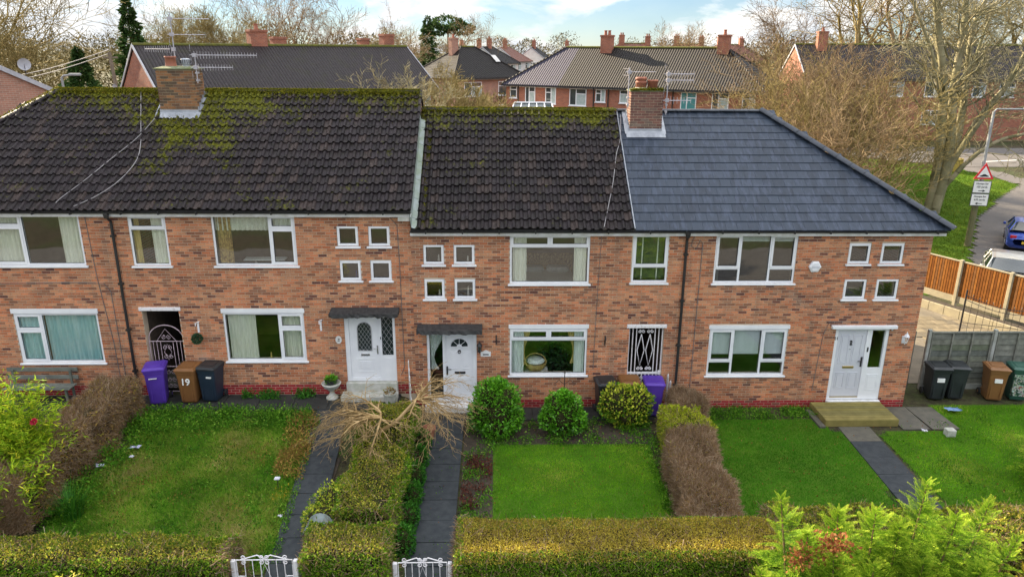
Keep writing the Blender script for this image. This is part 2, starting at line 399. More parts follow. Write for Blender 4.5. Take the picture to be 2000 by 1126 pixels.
# ---------------------------------------------------------------- bricks
def brick_list(x0, x1, z0, z1, ops, row=.075, L=.225, j=.015):
    out = []
    for r in range(int(round((z1-z0)/row))):
        a = z0+r*row; b = min(a+row-j, z1); off = L/2 if r % 2 else 0.
        segs = [(x0, x1)]
        for ox0, ox1, oz0, oz1 in ops:
            if b > oz0+.012 and a < oz1-.012:
                new = []
                for s, e in segs:
                    if ox1 <= s or ox0 >= e: new.append((s, e)); continue
                    if ox0 > s: new.append((s, ox0))
                    if ox1 < e: new.append((ox1, e))
                segs = new
        for s, e in segs:
            x = x0-off+math.floor((s-x0+off)/L)*L
            while x < e:
                p, q = max(x, s), min(x+L-j, e)
                if q-p > .03: out.append((p, q, a, b, r))
                x += L
    return out
def brick_v(x, z):
    h = math.sin(z*2.3+1.)*.5+.5*math.sin(x*1.1+z*3.7)
    pd = .03+.09*max(0, h)
    u = random.random()
    if u < pd: return random.uniform(.84, 1)
    if u < pd+.26: return random.uniform(.6, .8)
    return random.uniform(0, .6)
BV = [0, .1, .2, .3, .4, .5, .6, .68, .76, .86, .93, 1]
BMESH = {}
def brick_mesh(L, m, v):
    k = (round(L, 3), m, v)
    if k not in BMESH: BMESH[k] = MB().box(-L/2, L/2, 0, .014, 0, .060, v, back=False).mesh('brick', m)
    return BMESH[k]
def lay_bricks(wall, blist, m, vf, n_ind=300, yf=0.):
    """full bricks that show largest become objects of their own, the others one joined part"""
    full = [b for b in blist if abs(b[1]-b[0]-.210) < 1e-6 and b[3]-b[2] > .055]
    full.sort(key=lambda b: (b[0]-CAM.x)**2+(b[2]-CAM.z)**2)
    ind = set(full[:n_ind]); rest = MB()
    for b in blist:
        v = vf((b[0]+b[1])/2, b[2]); y = yf-random.uniform(0, .003)
        if b in ind:
            v = min(BV, key=lambda q: abs(q-v))
            link('brick', brick_mesh(.210, m, v), wall, ((b[0]+b[1])/2, y, b[2]))
        else: rest.box(b[0], b[1], y, y+.014, b[2], b[3], v, back=False)
    if rest.v: tag(link('brickwork', rest.mesh('brickwork', m), wall), kind='stuff')

EAVE_Y, RIDGE_Y, EAVE_H, RIDGE_H, DEPTH = -.2, 3.75, 5.2, 7.93, 7.5
SLOPE = math.atan2(RIDGE_H-EAVE_H, RIDGE_Y-EAVE_Y); SLEN = math.hypot(RIDGE_H-EAVE_H, RIDGE_Y-EAVE_Y)
def roof_z(y, dz): return EAVE_H+dz+(y-EAVE_Y)*math.tan(SLOPE)

# pantile: trough and roll, tail raised on the course below
def pantile_mesh(v, m):
    W, Lt = .208, .375
    prof = [(0, .016), (.018, .003), (.085, 0.), (.112, .014), (.134, .050), (.161, .066), (.188, .048), (.208, .010)]
    mb = MB(); k = len(prof)
    top0 = [(x, 0, n+.048) for x, n in prof]; top1 = [(x, Lt, n+.002) for x, n in prof]; bot = [(x, .008, n+.010) for x, n in prof]
    mb.add(top0+top1+bot, [(i, i+1, k+i+1, k+i) for i in range(k-1)]+[(2*k+i, 2*k+i+1, i+1, i) for i in range(k-1)], v)
    me = mb.mesh('tile', m)
    return me
def slate_mesh(v, m, wd=.296):
    return MB().bbox(.0008, wd-.0008, 0, .40, -.016, .024, .002, v).mesh('slate', m)
def lay_roof(roof, xl, xr, dz, gauge, wd, meshes, hipL=None, hipR=None, bond=False, avoid=(), n_ind=300, tilt=.0, name='tile'):
    rows = int(round(SLEN/gauge)); g = SLEN/rows
    rot = Matrix.Rotation(SLOPE, 4, 'X'); spots = []
    for r in range(rows):
        s = r*g; y = EAVE_Y+s*math.cos(SLOPE); z = EAVE_H+dz+s*math.sin(SLOPE)
        a = xl if hipL is None else hipL+(-1)*(RIDGE_Y-y)   # hips run at 45 degrees in plan
        b = xr if hipR is None else hipR+(RIDGE_Y-y)
        x = xl-(wd/2 if (bond and r % 2) else 0)
        if hipL is not None: x -= math.ceil((x-a)/wd)*wd
        while x < b-wd*.35:
            if x > a-wd*.55 and x+wd < b+wd*.4 and not any(p[0] < x+wd/2 < p[1] and p[2] < y+.1 < p[3] for p in avoid):
                spots.append((x, y, z, r))
            x += wd
    spots.sort(key=lambda q: (q[0]-CAM.x)**2+(q[1]-CAM.y)**2+(q[2]-CAM.z)**2)
    V, F, A = [], [], []; nv = 0; cache = {}
    for i, (x, y, z, r) in enumerate(spots):
        me = random.choice(meshes)
        jt = 0. if bond else 1.
        sag = 0. if bond else .014*math.sin(x*.8+1.3)+.012*math.sin(x*2.1+y*1.7)
        M4 = Matrix.Translation((x+jt*random.uniform(-.004, .004), y, z+sag+jt*random.uniform(0, .01))) @ rot @ Matrix.Rotation(jt*random.gauss(0, .006), 4, 'Z') @ Matrix.Rotation(jt*random.gauss(0, .008), 4, 'Y') @ Matrix.Rotation(-tilt, 4, 'X')
        if i < n_ind:
            o = link(name, me, roof); o.matrix_local = M4
        else:
            if me not in cache: cache[me] = (np.array([v.co[:] for v in me.vertices]), [tuple(p.vertices) for p in me.polygons], me.attributes['v'].data[0].value)
            vv, ff, av = cache[me]; mm = np.array(M4)
            V.append(vv @ mm[:3, :3].T+mm[:3, 3]); F += [tuple(k+nv for k in f) for f in ff]; A += [av]*len(ff); nv += len(vv)
    if V:
        me = bpy.data.meshes.new(name+'s'); me.from_pydata(np.concatenate(V).tolist(), [], F); me.update()
        at = me.attributes.new('v', 'FLOAT', 'FACE'); at.data.foreach_set('value', np.asarray(A, np.float32)); me.materials.append(meshes[0].materials[0])
        tag(link(name+'_courses', me, roof), kind='stuff')

def ridge_tiles(roof, p0, p1, m, L=.45, r=.13, smooth=True, h=.6):
    p0, p1 = Vector(p0), Vector(p1); d = p1-p0; n = max(1, int(round(d.length/L))); e = d.length/n
    mb = MB(); k = 8
    pr = [(math.cos(math.pi*i/k)*r, math.sin(math.pi*i/k)*r*h) for i in range(k+1)]
    inn = [(x*.86, z*.8-.012) for x, z in pr]
    K = k+1; vs = [(0, x, z) for x, z in pr]+[(e-.012, x, z) for x, z in pr]+[(0, x, z) for x, z in inn]+[(e-.012, x, z) for x, z in inn]
    fs = [(i, i+1, K+i+1, K+i) for i in range(k)]+[(2*K+i, 2*K+i+1, i+1, i) for i in range(k)]+[(K+i, K+i+1, 3*K+i+1, 3*K+i) for i in range(k)]
    me = mb.add(vs, fs, .5).mesh('ridge_tile', m)
    q = d.to_track_quat('X', 'Z')
    for i in range(n):
        o = link('ridge_tile', me, roof, p0+d*(i/n)); o.rotation_mode = 'QUATERNION'; o.rotation_quaternion = q @ Matrix.Rotation(random.gauss(0, .01), 3, 'Z').to_quaternion()
        o.location.z += random.uniform(-.004, .004)

def leaf_np(P, Nn, size, aspect=.5, jit=.6, rg=rng, up=None):
    """diamond leaves at points P around normals Nn -> verts, quads"""
    n = len(P); D = Nn+rg.normal(0, jit, (n, 3))
    if up is not None: D = D+np.array([0, 0, up])
    D /= np.linalg.norm(D, axis=1, keepdims=True)+1e-9
    T = np.cross(D, rg.normal(0, 1, (n, 3))); T /= np.linalg.norm(T, axis=1, keepdims=True)+1e-9
    B = np.cross(D, T)
    sz = (size*rg.uniform(.6, 1.35, n))[:, None] if np.isscalar(size) else size[:, None]
    # leaf lies along D (pointing out), width along T, slight fold along B
    V = np.stack([P, P+D*sz*.5+T*sz*aspect*.5+B*sz*.08, P+D*sz, P+D*sz*.5-T*sz*aspect*.5+B*sz*.08], 1).reshape(-1, 3)
    F = np.arange(4*n).reshape(n, 4)
    return V, F

def moss_clumps(roof, pts, size, m='moss'):
    P = np.array(pts); n = len(P)
    Nn = np.tile(np.array([0, -.25, 1.]), (n, 1)); V, F = leaf_np(P, Nn, size, 1.2, .9)
    tag(link('moss', np_mesh('moss', V, F, m, rng.random(n)), roof), kind='stuff')

def build_shell(name, label, x0, x1, zb, ops, roof_x0, roof_x1, dz, hip=None, end=None, passage=None, wall_top=5.12):
    h = thing(name, label, 'house', ((x0+x1)/2, 0, zb))
    wall = MB()
    for a, b, c, d in cells(x0, x1, zb-.3, wall_top+dz, ops): wall.box(a, b, .009, .26, c, d)
    wl_ = wall.build('wall', 'mortar', h, True)
    zp = zb+.27
    pb = brick_list(x0, x1, zb-.03, zp, ops); lay_bricks(wl_, pb, 'red_brick_paint', lambda x, z: random.random(), 0)
    lay_bricks(wl_, brick_list(x0, x1, zp, wall_top+dz, ops), 'brick', brick_v)
    ot = MB(); T = .26
    ot.box(x0, x0+.11, T, DEPTH-T, zb-.3, wall_top+dz).box(x1-.11, x1, T, DEPTH-T, zb-.3, wall_top+dz).box(x0, x1, DEPTH-T, DEPTH, zb-.3, wall_top+dz)
    if hip is None or True:
        pass
    ot.build('rear_wall', 'brick_courses', h, True)
    it = MB(); iy = DEPTH-T-.003; xa, xb = x0+.113, x1-.113
    for fz in (zb+.05, zb+2.62): it.box(xa, xb, T+.003, iy, fz, fz+.12)
    it.box(xa, xb, T+.003, iy, zb+5.06, zb+5.1)
    it.box(xa, xb, iy-.05, iy-.003, zb+.2, zb+5.05)
    mid = (x0+x1)/2
    it.box(xa, xb, 4.0, 4.1, zb+.18, zb+2.6).box(xa, xb, 4.0, 4.1, zb+2.75, zb+5.05)
    it.build('interior', 'interior', h, True)
    return h, wl_

def gable_prism(mb, x0, x1, dz):
    pass

def fascia(h, x0, x1, dz, jog=()):
    mb = MB().box(x0, x1, -.145, -.12, 5.045+dz, 5.185+dz).box(x0, x1, -.12, .0, 5.085+dz, 5.11+dz)
    mb.build('fascia', 'white_paint', h, True)
    g = MB(); k = 8; n = 2
    pr = [(-.2+.062*math.cos(math.pi+math.pi*i/k), 5.185+dz+.05*math.sin(math.pi+math.pi*i/k)) for i in range(k+1)]
    pr2 = [(-.2+.054*math.cos(math.pi+math.pi*i/k), 5.185+dz+.042*math.sin(math.pi+math.pi*i/k)) for i in range(k, -1, -1)]
    g.prism(pr+pr2, x0, x1, 'x')
    x = x0+.4
    go = g.build('gutter', 'gutter_black', h, True)
    br = MB()
    while x < x1:
        br.box(x, x+.03, -.262, -.146, 5.12+dz, 5.20+dz); x += .95
    tag(link('gutter_bracket', br.mesh('gutter_bracket', 'gutter_black'), go), kind='stuff')

def downpipe(h, x, dz, zb):
    mb = MB().tube([(x, -.2, 5.14+dz), (x, -.2, 5.05+dz), (x+.02, -.06, 4.9+dz), (x+.02, -.06, zb+.05)], .037, 8)
    for z in (4.5, 3.2, 1.9, .7): mb.box(x-.04, x+.08, -.105, -.0, z+zb, z+zb+.05)
    mb.lathe([(.06, 0), (.075, .1), (.075, .14)], 8, (x, -.2, 5.02+dz))
    mb.build('downpipe', 'gutter_black', h, True)

# ---------------------------------------------------------------- windows
def curtain(w, x0, x1, z0, z1, m, y=.115, folds=None, gather=0., name='curtain'):
    n = max(8, int((x1-x0)*60)); folds = folds or max(2, (x1-x0)*9); vs = []; fs = []
    K = 6
    for j in range(K+1):
        t = j/K; z = z1+(z0-z1)*t
        xa, xb = x0, x1
        if gather > 0: xb = x1-(x1-x0)*gather*math.sin(t*math.pi*.75)**2
        if gather < 0: xa = x0-(x1-x0)*gather*math.sin(t*math.pi*.75)**2
        for i in range(n+1):
            u = i/n; vs.append((xa+(xb-xa)*u, y+.028*math.sin(u*folds*2*math.pi+.6*math.sin(u*7))*(.5+.5*t), z))
    for j in range(K):
        for i in range(n): a = j*(n+1)+i; fs.append((a, a+1, a+n+2, a+n+1))
    mb = MB().add(vs, fs); return link(name, mb.mesh(name, m, True), w)
def blind(w, x0, x1, z0, z1, m, y=.10, pitch=.045):
    mb = MB(); z = z1
    while z > z0:
        mb.add([(x0, y, z-.020), (x1, y, z-.020), (x1, y+.022, z), (x0, y+.022, z)], [(0, 1, 2, 3)]); z -= pitch*.6
    mb.box(x0, x1, y-.005, y+.03, z0-.02, z0)
    return link('blind', mb.mesh('blind', m), w)
def window(h, x0, x1, z0, z1, panes, head=0., sill=.06, fr=.055, m='upvc', y0=.022, label=None):
    """panes: (u0,u1,w0,w1,opening) in fractions of the frame"""
    zt = z1-head
    mb = MB(); H = []
    W, Hh = x1-x0, zt-z0
    for (u0, u1, w0, w1, op) in panes:
        a = x0+u0*W+(fr if u0 == 0 else fr/2); b = x0+u1*W-(fr if u1 == 1 else fr/2)
        c = z0+w0*Hh+(fr if w0 == 0 else fr/2); d = z0+w1*Hh-(fr if w1 == 1 else fr/2)
        H.append((a, b, c, d, op))
    for a, b, c, d in cells(x0+.004, x1-.004, z0+.004, zt-.004, [q[:4] for q in H]): mb.box(a, b, y0, y0+.07, c, d)
    if head: mb.box(x0-.03, x1+.03, -.022, .02, zt+.004, z1)
    wo_ = mb.build('window', m, h, True)
    if label: wo_['label'] = label
    for (a, b, c, d, op) in H:
        if op:
            e = .042; cm = MB()
            for q in cells(a-.012, b+.012, c-.012, d+.012, [(a+e, b-e, c+e, d-e)]): cm.box(q[0], q[1], y0-.016, y0+.05, q[2], q[3])
            link('casement', cm.mesh('casement', m), wo_); a, b, c, d = a+e, b-e, c+e, d-e
        gk = MB()
        for q in cells(a, b, c, d, [(a+.008, b-.008, c+.008, d-.008)]): gk.box(q[0], q[1], y0+.012, y0+.03, q[2], q[3])
        link('gasket', gk.mesh('gasket', 'black_plastic'), wo_)
        link('pane', MB().box(a+.001, b-.001, y0+.034, y0+.042, c+.001, d-.001).mesh('pane', 'glass'), wo_)
    if sill: link('sill', MB().bbox(x0-.05, x1+.05, -.055, .08, z0-.052, z0-.001, .008).mesh('sill', m), wo_)
    return wo_, H
# ---------------------------------------------------------------- the terrace
vmat('door_glass_dark', [(0, (.02, .03, .03)), (1, (.03, .04, .04))], .12, spec=.6)
mat('ornament', (.62, .60, .56), (.5, .48, .45), .4)
ZL, ZR = .5, -.06
O0 = [(-13.15, -10.72, 4.21, 5.585), (-12.91, -10.67, 1.45, 3.01)]
SM1 = [(-4.13, -3.57, 4.73, 5.28), (-3.31, -2.75, 4.73, 5.28), (-4.11, -3.55, 3.79, 4.34), (-3.30, -2.74, 3.79, 4.34)]
O1 = [(-9.48, -8.5, .0, 2.95), (-9.49, -8.52, 4.2, 5.565), (-7.35, -5.2, 4.2, 5.565), (-7.34, -5.17, 1.48, 3.0), (-4.1, -2.72, .0, 2.79)]+SM1
SM2 = [(-1.89, -1.34, 4.23, 4.78), (-1.09, -.53, 4.23, 4.78), (-1.89, -1.34, 3.27, 3.82), (-1.08, -.52, 3.27, 3.82)]
O2 = [(.40, 2.53, 3.69, 5.06), (.41, 2.55, 1.02, 2.53), (-1.87, -.5, -.3, 2.28)]+SM2
SM3 = [(9.47, 10.07, 4.24, 4.81), (10.35, 10.97, 4.24, 4.81), (9.48, 10.1, 3.24, 3.82), (10.36, 10.98, 3.24, 3.82)]
O3 = [(3.665, 4.63, 3.72, 5.075), (5.88, 8.08, 3.7, 5.06), (5.93, 8.12, .985, 2.49), (3.70, 4.67, -.4, 2.42), (9.45, 10.96, -.4, 2.39)]+SM3
h0, w0 = build_shell('brick_house', 'brick terrace house with hipped mossy roof and teal curtains behind bench', -16.75, -9.93, ZL, O0, 0, 0, .5)
h1, w1 = build_shell('brick_house', 'brick terrace house with wide brick chimney and leaded arched white front door', -9.93, -2.2, ZL, O1, 0, 0, .5)
h2, w2 = build_shell('brick_house', 'brick terrace house with dark pantile roof between the mossy roof and the slate roof', -2.2, 3.64, 0., O2, 0, 0, 0)
h3, w3 = build_shell('brick_house', 'brick end terrace house with blue grey slate hipped roof numbered 21', 3.64, 11.7, ZR, O3, 0, 0, 0)

def passage(h, x0, x1, zb, zt):
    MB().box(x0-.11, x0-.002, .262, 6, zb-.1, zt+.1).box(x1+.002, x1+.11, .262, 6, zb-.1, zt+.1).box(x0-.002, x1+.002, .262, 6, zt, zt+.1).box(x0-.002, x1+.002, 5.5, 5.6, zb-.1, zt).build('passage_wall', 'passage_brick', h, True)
    MB().bbox(x0-.07, x1+.06, -.025, .10, zt-.005, zt+.10, .01).build('lintel', 'worn_white_paint', h, True)
passage(h1, -9.48, -8.5, .4, 2.95); passage(h3, 3.70, 4.67, 0, 2.42)
for h, a, b, dz in ((h0, -16.9, -9.932, .5), (h1, -9.93, -2.16, .5), (h2, -2.2, 3.642, 0), (h3, 3.645, 11.95, 0)): fascia(h, a, b, dz)
downpipe(h1, -9.9, .5, .5); downpipe(h3, 5.06, 0, 0)
MB().box(-2.5, -2.2, -.17, .0, 5.44, 5.55).build('eave_end', 'step_stone', h1, True)

# -------- roofs
def roof_part(h, xl, xr, dz, m_rear, hipL=None, hipR=None):
    mb = MB(); e = -.012; ze, zr = EAVE_H+dz+e, RIDGE_H+dz+e; yb = 2*RIDGE_Y-EAVE_Y; k = RIDGE_Y-EAVE_Y
    a0, a1 = (hipL-k, hipL) if hipL is not None else (xl, xl)
    b0, b1 = (hipR+k, hipR) if hipR is not None else (xr, xr)
    mb.add([(a0, EAVE_Y, ze), (b0, EAVE_Y, ze), (b1, RIDGE_Y, zr), (a1, RIDGE_Y, zr)], [(0, 1, 2, 3)])
    rf = mb.build('roof', 'underlay', h, True)
    rb = MB().add([(a0, yb, ze), (b0, yb, ze), (b1, RIDGE_Y+.002, zr), (a1, RIDGE_Y+.002, zr)], [(0, 1, 2, 3)])
    if hipL is not None: rb.add([(a0-.002, EAVE_Y, ze), (a0-.002, yb, ze), (a1-.002, RIDGE_Y, zr)], [(0, 1, 2)])
    if hipR is not None: rb.add([(b0+.002, EAVE_Y, ze), (b0+.002, yb, ze), (b1+.002, RIDGE_Y, zr)], [(0, 1, 2)])
    link('rear_slope', rb.mesh('rear_slope', m_rear), rf)
    return rf
r0 = roof_part(h0, 0, -9.93, .5, 'far_roof_dark', hipL=-12.75); r1 = roof_part(h1, -9.93, -2.16, .5, 'far_roof_dark')
r2 = roof_part(h2, -2.18, 3.66, 0, 'far_roof_dark'); r3 = roof_part(h3, 3.66, 0, 0, 'slate_ridge', hipR=8.07)
TL = [pantile_mesh(v, 'roof_tile_left') for v in (.05, .2, .35, .5, .65, .8, .93)]
TM = [pantile_mesh(v, 'roof_tile_middle') for v in (.05, .2, .35, .5, .65, .8, .93)]
SL = [slate_mesh(v, 'roof_slate') for v in (0, .2, .4, .6, .8, 1)]
CH1 = (-9.52, -8.46, 2.93, 3.6); CH3 = (3.93, 4.87, 2.95, 3.58)
lay_roof(r0, -9.93, -9.93, .5, .32, .205, TL, hipL=-12.75)
lay_roof(r1, -9.93, -2.19, .5, .32, .205, TL, avoid=[(CH1[0], CH1[1], CH1[2]-.15, 9)])
lay_roof(r2, -2.12, 3.66, 0, .32, .205, TM)
lay_roof(r3, 3.68, 0, 0, .325, .298, SL, hipR=8.07, bond=True, avoid=[(CH3[0]+.1, CH3[1]-.1, CH3[2]-.05, 9)], name='slate', tilt=.055)
zr1 = RIDGE_H+.5+.015
ridge_tiles(r0, (-12.75, RIDGE_Y, zr1), (-9.94, RIDGE_Y, zr1), 'roof_tile_left'); ridge_tiles(r1, (-9.93, RIDGE_Y, zr1), (-9.52, RIDGE_Y, zr1), 'roof_tile_left'); ridge_tiles(r1, (-8.46, RIDGE_Y, zr1), (-2.17, RIDGE_Y, zr1), 'roof_tile_left')
ridge_tiles(r2, (-2.17, RIDGE_Y, RIDGE_H+.015), (3.66, RIDGE_Y, RIDGE_H+.015), 'roof_tile_middle')
ridge_tiles(r3, (3.67, RIDGE_Y, RIDGE_H+.02), (8.07, RIDGE_Y, RIDGE_H+.02), 'slate_ridge', .45, .12, h=.45)
k_ = RIDGE_Y-EAVE_Y
ridge_tiles(r3, (8.02, RIDGE_Y, RIDGE_H+.055), (8.07+k_+.06, EAVE_Y-.06, EAVE_H+.055), 'slate_ridge', .45, .15, h=.5)
ridge_tiles(r0, (-12.73, RIDGE_Y-.02, RIDGE_H+.53), (-12.75-k_, EAVE_Y, EAVE_H+.53), 'roof_tile_left', .42, .12)
# moss cushions: thick on the ridges, down the courses below the left stack, along the step in the roof
def on_roof(x, y, dz): return (x, y, roof_z(y, dz)+random.uniform(.0, .05))
pts = []
for i in range(9000):
    x = random.uniform(-12.8, -9.94); t = random.gauss(0, .09); pts.append((x, RIDGE_Y-.02+t, RIDGE_H+.5+.10-abs(t)*.7))
for i in range(1800):
    u = random.random()**1.4; pts.append((-12.75-k_*u+random.gauss(0, .05), RIDGE_Y-k_*u+random.gauss(0, .05), RIDGE_H+.5-(RIDGE_H-EAVE_H)*u+.11))
for i in range(1500):
    x = random.uniform(-13.2, -9.94); y = RIDGE_Y-.1-abs(random.gauss(0, .3)); pts.append(on_roof(x, y, .5)) if x > -12.75-(RIDGE_Y-y) else None
moss_clumps(r0, pts, .028); pts = []
for i in range(24000):
    x = random.uniform(-9.93, -2.2)
    if -9.5 < x < -8.48: continue
    t = random.gauss(0, .09); pts.append((x, RIDGE_Y-.02+t, RIDGE_H+.5+.10-abs(t)*.7))
for i in range(11000):
    a = random.gauss(0, .75); b = abs(random.gauss(0, .75)); x = -8.75+a+b*.35; y = 3.45-b
    if -9.6 < x < -8.4 and y > 2.8: continue
    if y > -.1 and (math.sin(x*31.)+math.sin(x*9+y*5)) > -.35: pts.append(on_roof(x, y, .5))
for i in range(6000):
    x = random.uniform(-9.9, -2.2); y = RIDGE_Y-.1-abs(random.gauss(0, .32))
    if not (-9.55 < x < -8.4) and math.sin(x*6.1)+math.sin(x*2.3+1) > -.2: pts.append(on_roof(x, y, .5))
moss_clumps(r1, pts, .028); pts = []
for i in range(17000):
    x = random.uniform(-2.15, 3.2) if random.random() < .85 else random.uniform(-2.15, 3.6); t = random.gauss(0, .085); pts.append((x, RIDGE_Y-.02+t, RIDGE_H+.095-abs(t)*.7))
for i in range(2600):
    x = random.uniform(-2.1, 3.6); y = RIDGE_Y-.1-abs(random.gauss(0, .28))
    if math.sin(x*6.1)+math.sin(x*2.3+1) > 0: pts.append(on_roof(x, y, 0))
for i in range(5200):
    y = random.uniform(-.1, 3.7); x = -1.93+random.gauss(0, .06)+.1*math.sin(y*3); pts.append((x, y, roof_z(y, 0)+random.uniform(.0, .035)))
moss_clumps(r2, pts, .026)
# upstand gable where the left roof stands above the middle one, with its lead
g = MB(); g.add([(-2.3, -.0, 5.1), (-2.3, RIDGE_Y, RIDGE_H+.47), (-2.3, 7.5, 5.1), (-2.205, -.0, 5.1), (-2.205, RIDGE_Y, RIDGE_H+.47), (-2.205, 7.5, 5.1), (-2.205, 0, 5.63), (-2.3, 0, 5.63)], [(3, 4, 6), (3, 5, 4), (0, 2, 1), (0, 1, 7)])
g.build('gable_upstand', 'brick_courses', h1, True)
ld = MB(); y0, y1 = EAVE_Y-.02, RIDGE_Y-.45; n = 12
for i in range(n):
    ya, yb_ = y0+(y1-y0)*i/n, y0+(y1-y0)*(i+1)/n-.004; o_ = .004*(i % 2)
    za, zb_ = roof_z(ya, 0), roof_z(yb_, 0)
    ld.add([(-2.195, ya, za+.42+o_), (-2.15, ya, za+.10+o_), (-2.02, ya, za+.055+o_), (-2.195, yb_, zb_+.42+o_), (-2.15, yb_, zb_+.10+o_), (-2.02, yb_, zb_+.055+o_)], [(0, 1, 4, 3), (1, 2, 5, 4)])
ld.build('lead_flashing', 'lead_green', h1, True)
MB().tube([(3.655, EAVE_Y-.02, EAVE_H+.06), (3.655, RIDGE_Y, RIDGE_H+.06)], .016, 6).build('verge_strip', 'lead', h3, True)

# -------- chimneys
def chimney(h, box, z0, z1, mb_, mortar, wob=.0):
    x0, x1, y0, y1 = box
    core = MB().box(x0+.012, x1-.012, y0+.012, y1-.012, z0-.3, z1)
    ch = core.build('chimney', mortar, h, True)
    vf = lambda x, z: random.random()
    bl = brick_list(x0, x1, z0, z1, [])
    for b in bl:
        v = min(BV, key=lambda q: abs(q-random.random())); L = b[1]-b[0]
        link('brick', brick_mesh(L, mb_, v), ch, ((b[0]+b[1])/2, y0-random.uniform(0, .003), b[2]))
    for sx, rz in ((x1, math.pi/2), (x0, -math.pi/2)):
        for b in brick_list(y0+.014, y1, z0, z1, []):
            v = min(BV, key=lambda q: abs(q-random.random())); L = b[1]-b[0]
            link('brick', brick_mesh(L, mb_, v), ch, (sx, (b[0]+b[1])/2, b[2]), (0, 0, rz))
    return ch
c1 = chimney(h1, CH1, 7.86, 9.08, 'brick_chimney_left', 'mortar_chimney')
c3 = chimney(h3, CH3, 7.34, 8.54, 'brick_chimney_right', 'mortar')
def slab_cap(ch, x0, x1, y0, y1, z, m):
    n = 5; mb = MB(); mb.bbox(x0, x1, y0, y1, z, z+.035, .01); mb.add([(x0+.02, y0+.02, z+.034), (x1-.02, y0+.02, z+.034), (x1-.02, y1-.02, z+.034), (x0+.02, y1-.02, z+.034), (x0+.2, y0+.2, z+.085), (x1-.2, y0+.2, z+.085), (x1-.2, y1-.2, z+.085), (x0+.2, y1-.2, z+.085)], [(0, 1, 5, 4), (1, 2, 6, 5), (2, 3, 7, 6), (3, 0, 4, 7), (4, 5, 6, 7)])
    link('flaunching', mb.mesh('flaunching', m), ch)
mat('mossy_mortar', (.20, .21, .15), (.13, .15, .05), .95, nscale=6, bump=.5)
slab_cap(c1, CH1[0]-.05, CH1[1]+.05, CH1[2]-.05, CH1[3]+.05, 9.08, 'mossy_mortar'); slab_cap(c3, CH3[0]-.03, CH3[1]+.03, CH3[2]-.03, CH3[3]+.03, 8.54, 'mossy_mortar')
link('chimney_pot', MB().lathe([(.17, 0), (.155, .02), (.14, .24), (.16, .25), (.16, .29), (.135, .29), (.12, .05)], 18, (-9.2, 3.27, 9.14)).mesh('chimney_pot', 'terracotta', True), c1)
link('flue_terminal', MB().lathe([(.10, 0), (.10, .06), (.13, .07), (.13, .20), (.10, .22), (.02, .23)], 16, (-8.78, 3.27, 9.15)).mesh('flue_terminal', 'lead'), c1)
fm = MB()
for i in range(14): t = i*math.pi/7; fm.box(-8.78+.133*math.cos(t)-.008, -8.78+.133*math.cos(t)+.008, 3.27+.133*math.sin(t)-.008, 3.27+.133*math.sin(t)+.008, 9.23, 9.34)
link('flue_louvre', fm.mesh('flue_louvre', 'black_plastic'), c1)
link('chimney_pot', MB().lathe([(.16, 0), (.15, .16), (.165, .17), (.165, .20), (.14, .21), (.14, .25), (.17, .26), (.17, .31), (.14, .33), (.12, .33), (.11, .1)], 18, (4.26, 3.27, 8.6)).mesh('chimney_pot', 'terracotta', True), c3)
link('chimney_pot', MB().lathe([(.15, 0), (.145, .20), (.165, .21), (.165, .25), (.13, .25), (.12, .05)], 18, (4.60, 3.27, 8.6)).mesh('chimney_pot', 'terracotta', True), c3)
link('pot_bedding', MB().lathe([(.24, -.02), (.2, .03), (.15, .06)], 14, (4.26, 3.27, 8.59)).mesh('pot_bedding', 'step_stone', True), c3)
P = []
for i in range(2600):
    s_ = random.random(); x = CH3[0]+(CH3[1]-CH3[0])*s_; P.append((x+random.gauss(0, .02), CH3[2]-.03+abs(random.gauss(0, .05)), 8.56+abs(random.gauss(0, .03))))
moss_clumps(c3, P, .026)
def chimney_lead(ch, box, dz, zig):
    x0, x1, y0, y1 = box; mb = MB(); zf = roof_z(y0, dz)
    # apron on the slope in front, upstand on the brick, stepped sides
    yl = y0-.22; n = 14; top = []; bot = []
    for i in range(n+1):
        x = x0-.10+(x1-x0+.20)*i/n; top.append((x, y0-.01, zf+.055)); bot.append((x, yl+(.035*math.sin(i*2.1) if zig else .01*math.sin(i*3)), roof_z(yl, dz)+(.055+.02*math.cos(i*math.pi) if zig else .045)))
    mb.add(top+bot, [(i, i+1, n+2+i, n+1+i) for i in range(n)])
    mb.box(x0-.012, x1+.012, y0-.014, y0-.004, zf-.02, zf+.12)
    for sx in (x0-.012, x1+.004):
        for i in range(5):
            ya = y0+i*.14; mb.box(sx, sx+.008, ya, ya+.138, roof_z(ya, dz)-.05, roof_z(ya, dz)+.21)
    for sx, sg in ((x0, -1), (x1, 1)):
        yb_ = y1+.1
        mb.add([(sx, y0-.1, roof_z(y0-.1, dz)+.06), (sx+sg*.13, y0-.1, roof_z(y0-.1, dz)+.05), (sx+sg*.13, 3.7, roof_z(3.7, dz)+.055), (sx, 3.7, roof_z(3.7, dz)+.065)], [(0, 1, 2, 3)])
    link('lead_flashing', mb.mesh('lead_flashing', 'lead'), ch)
chimney_lead(c1, CH1, .5, True); chimney_lead(c3, CH3, 0, False)

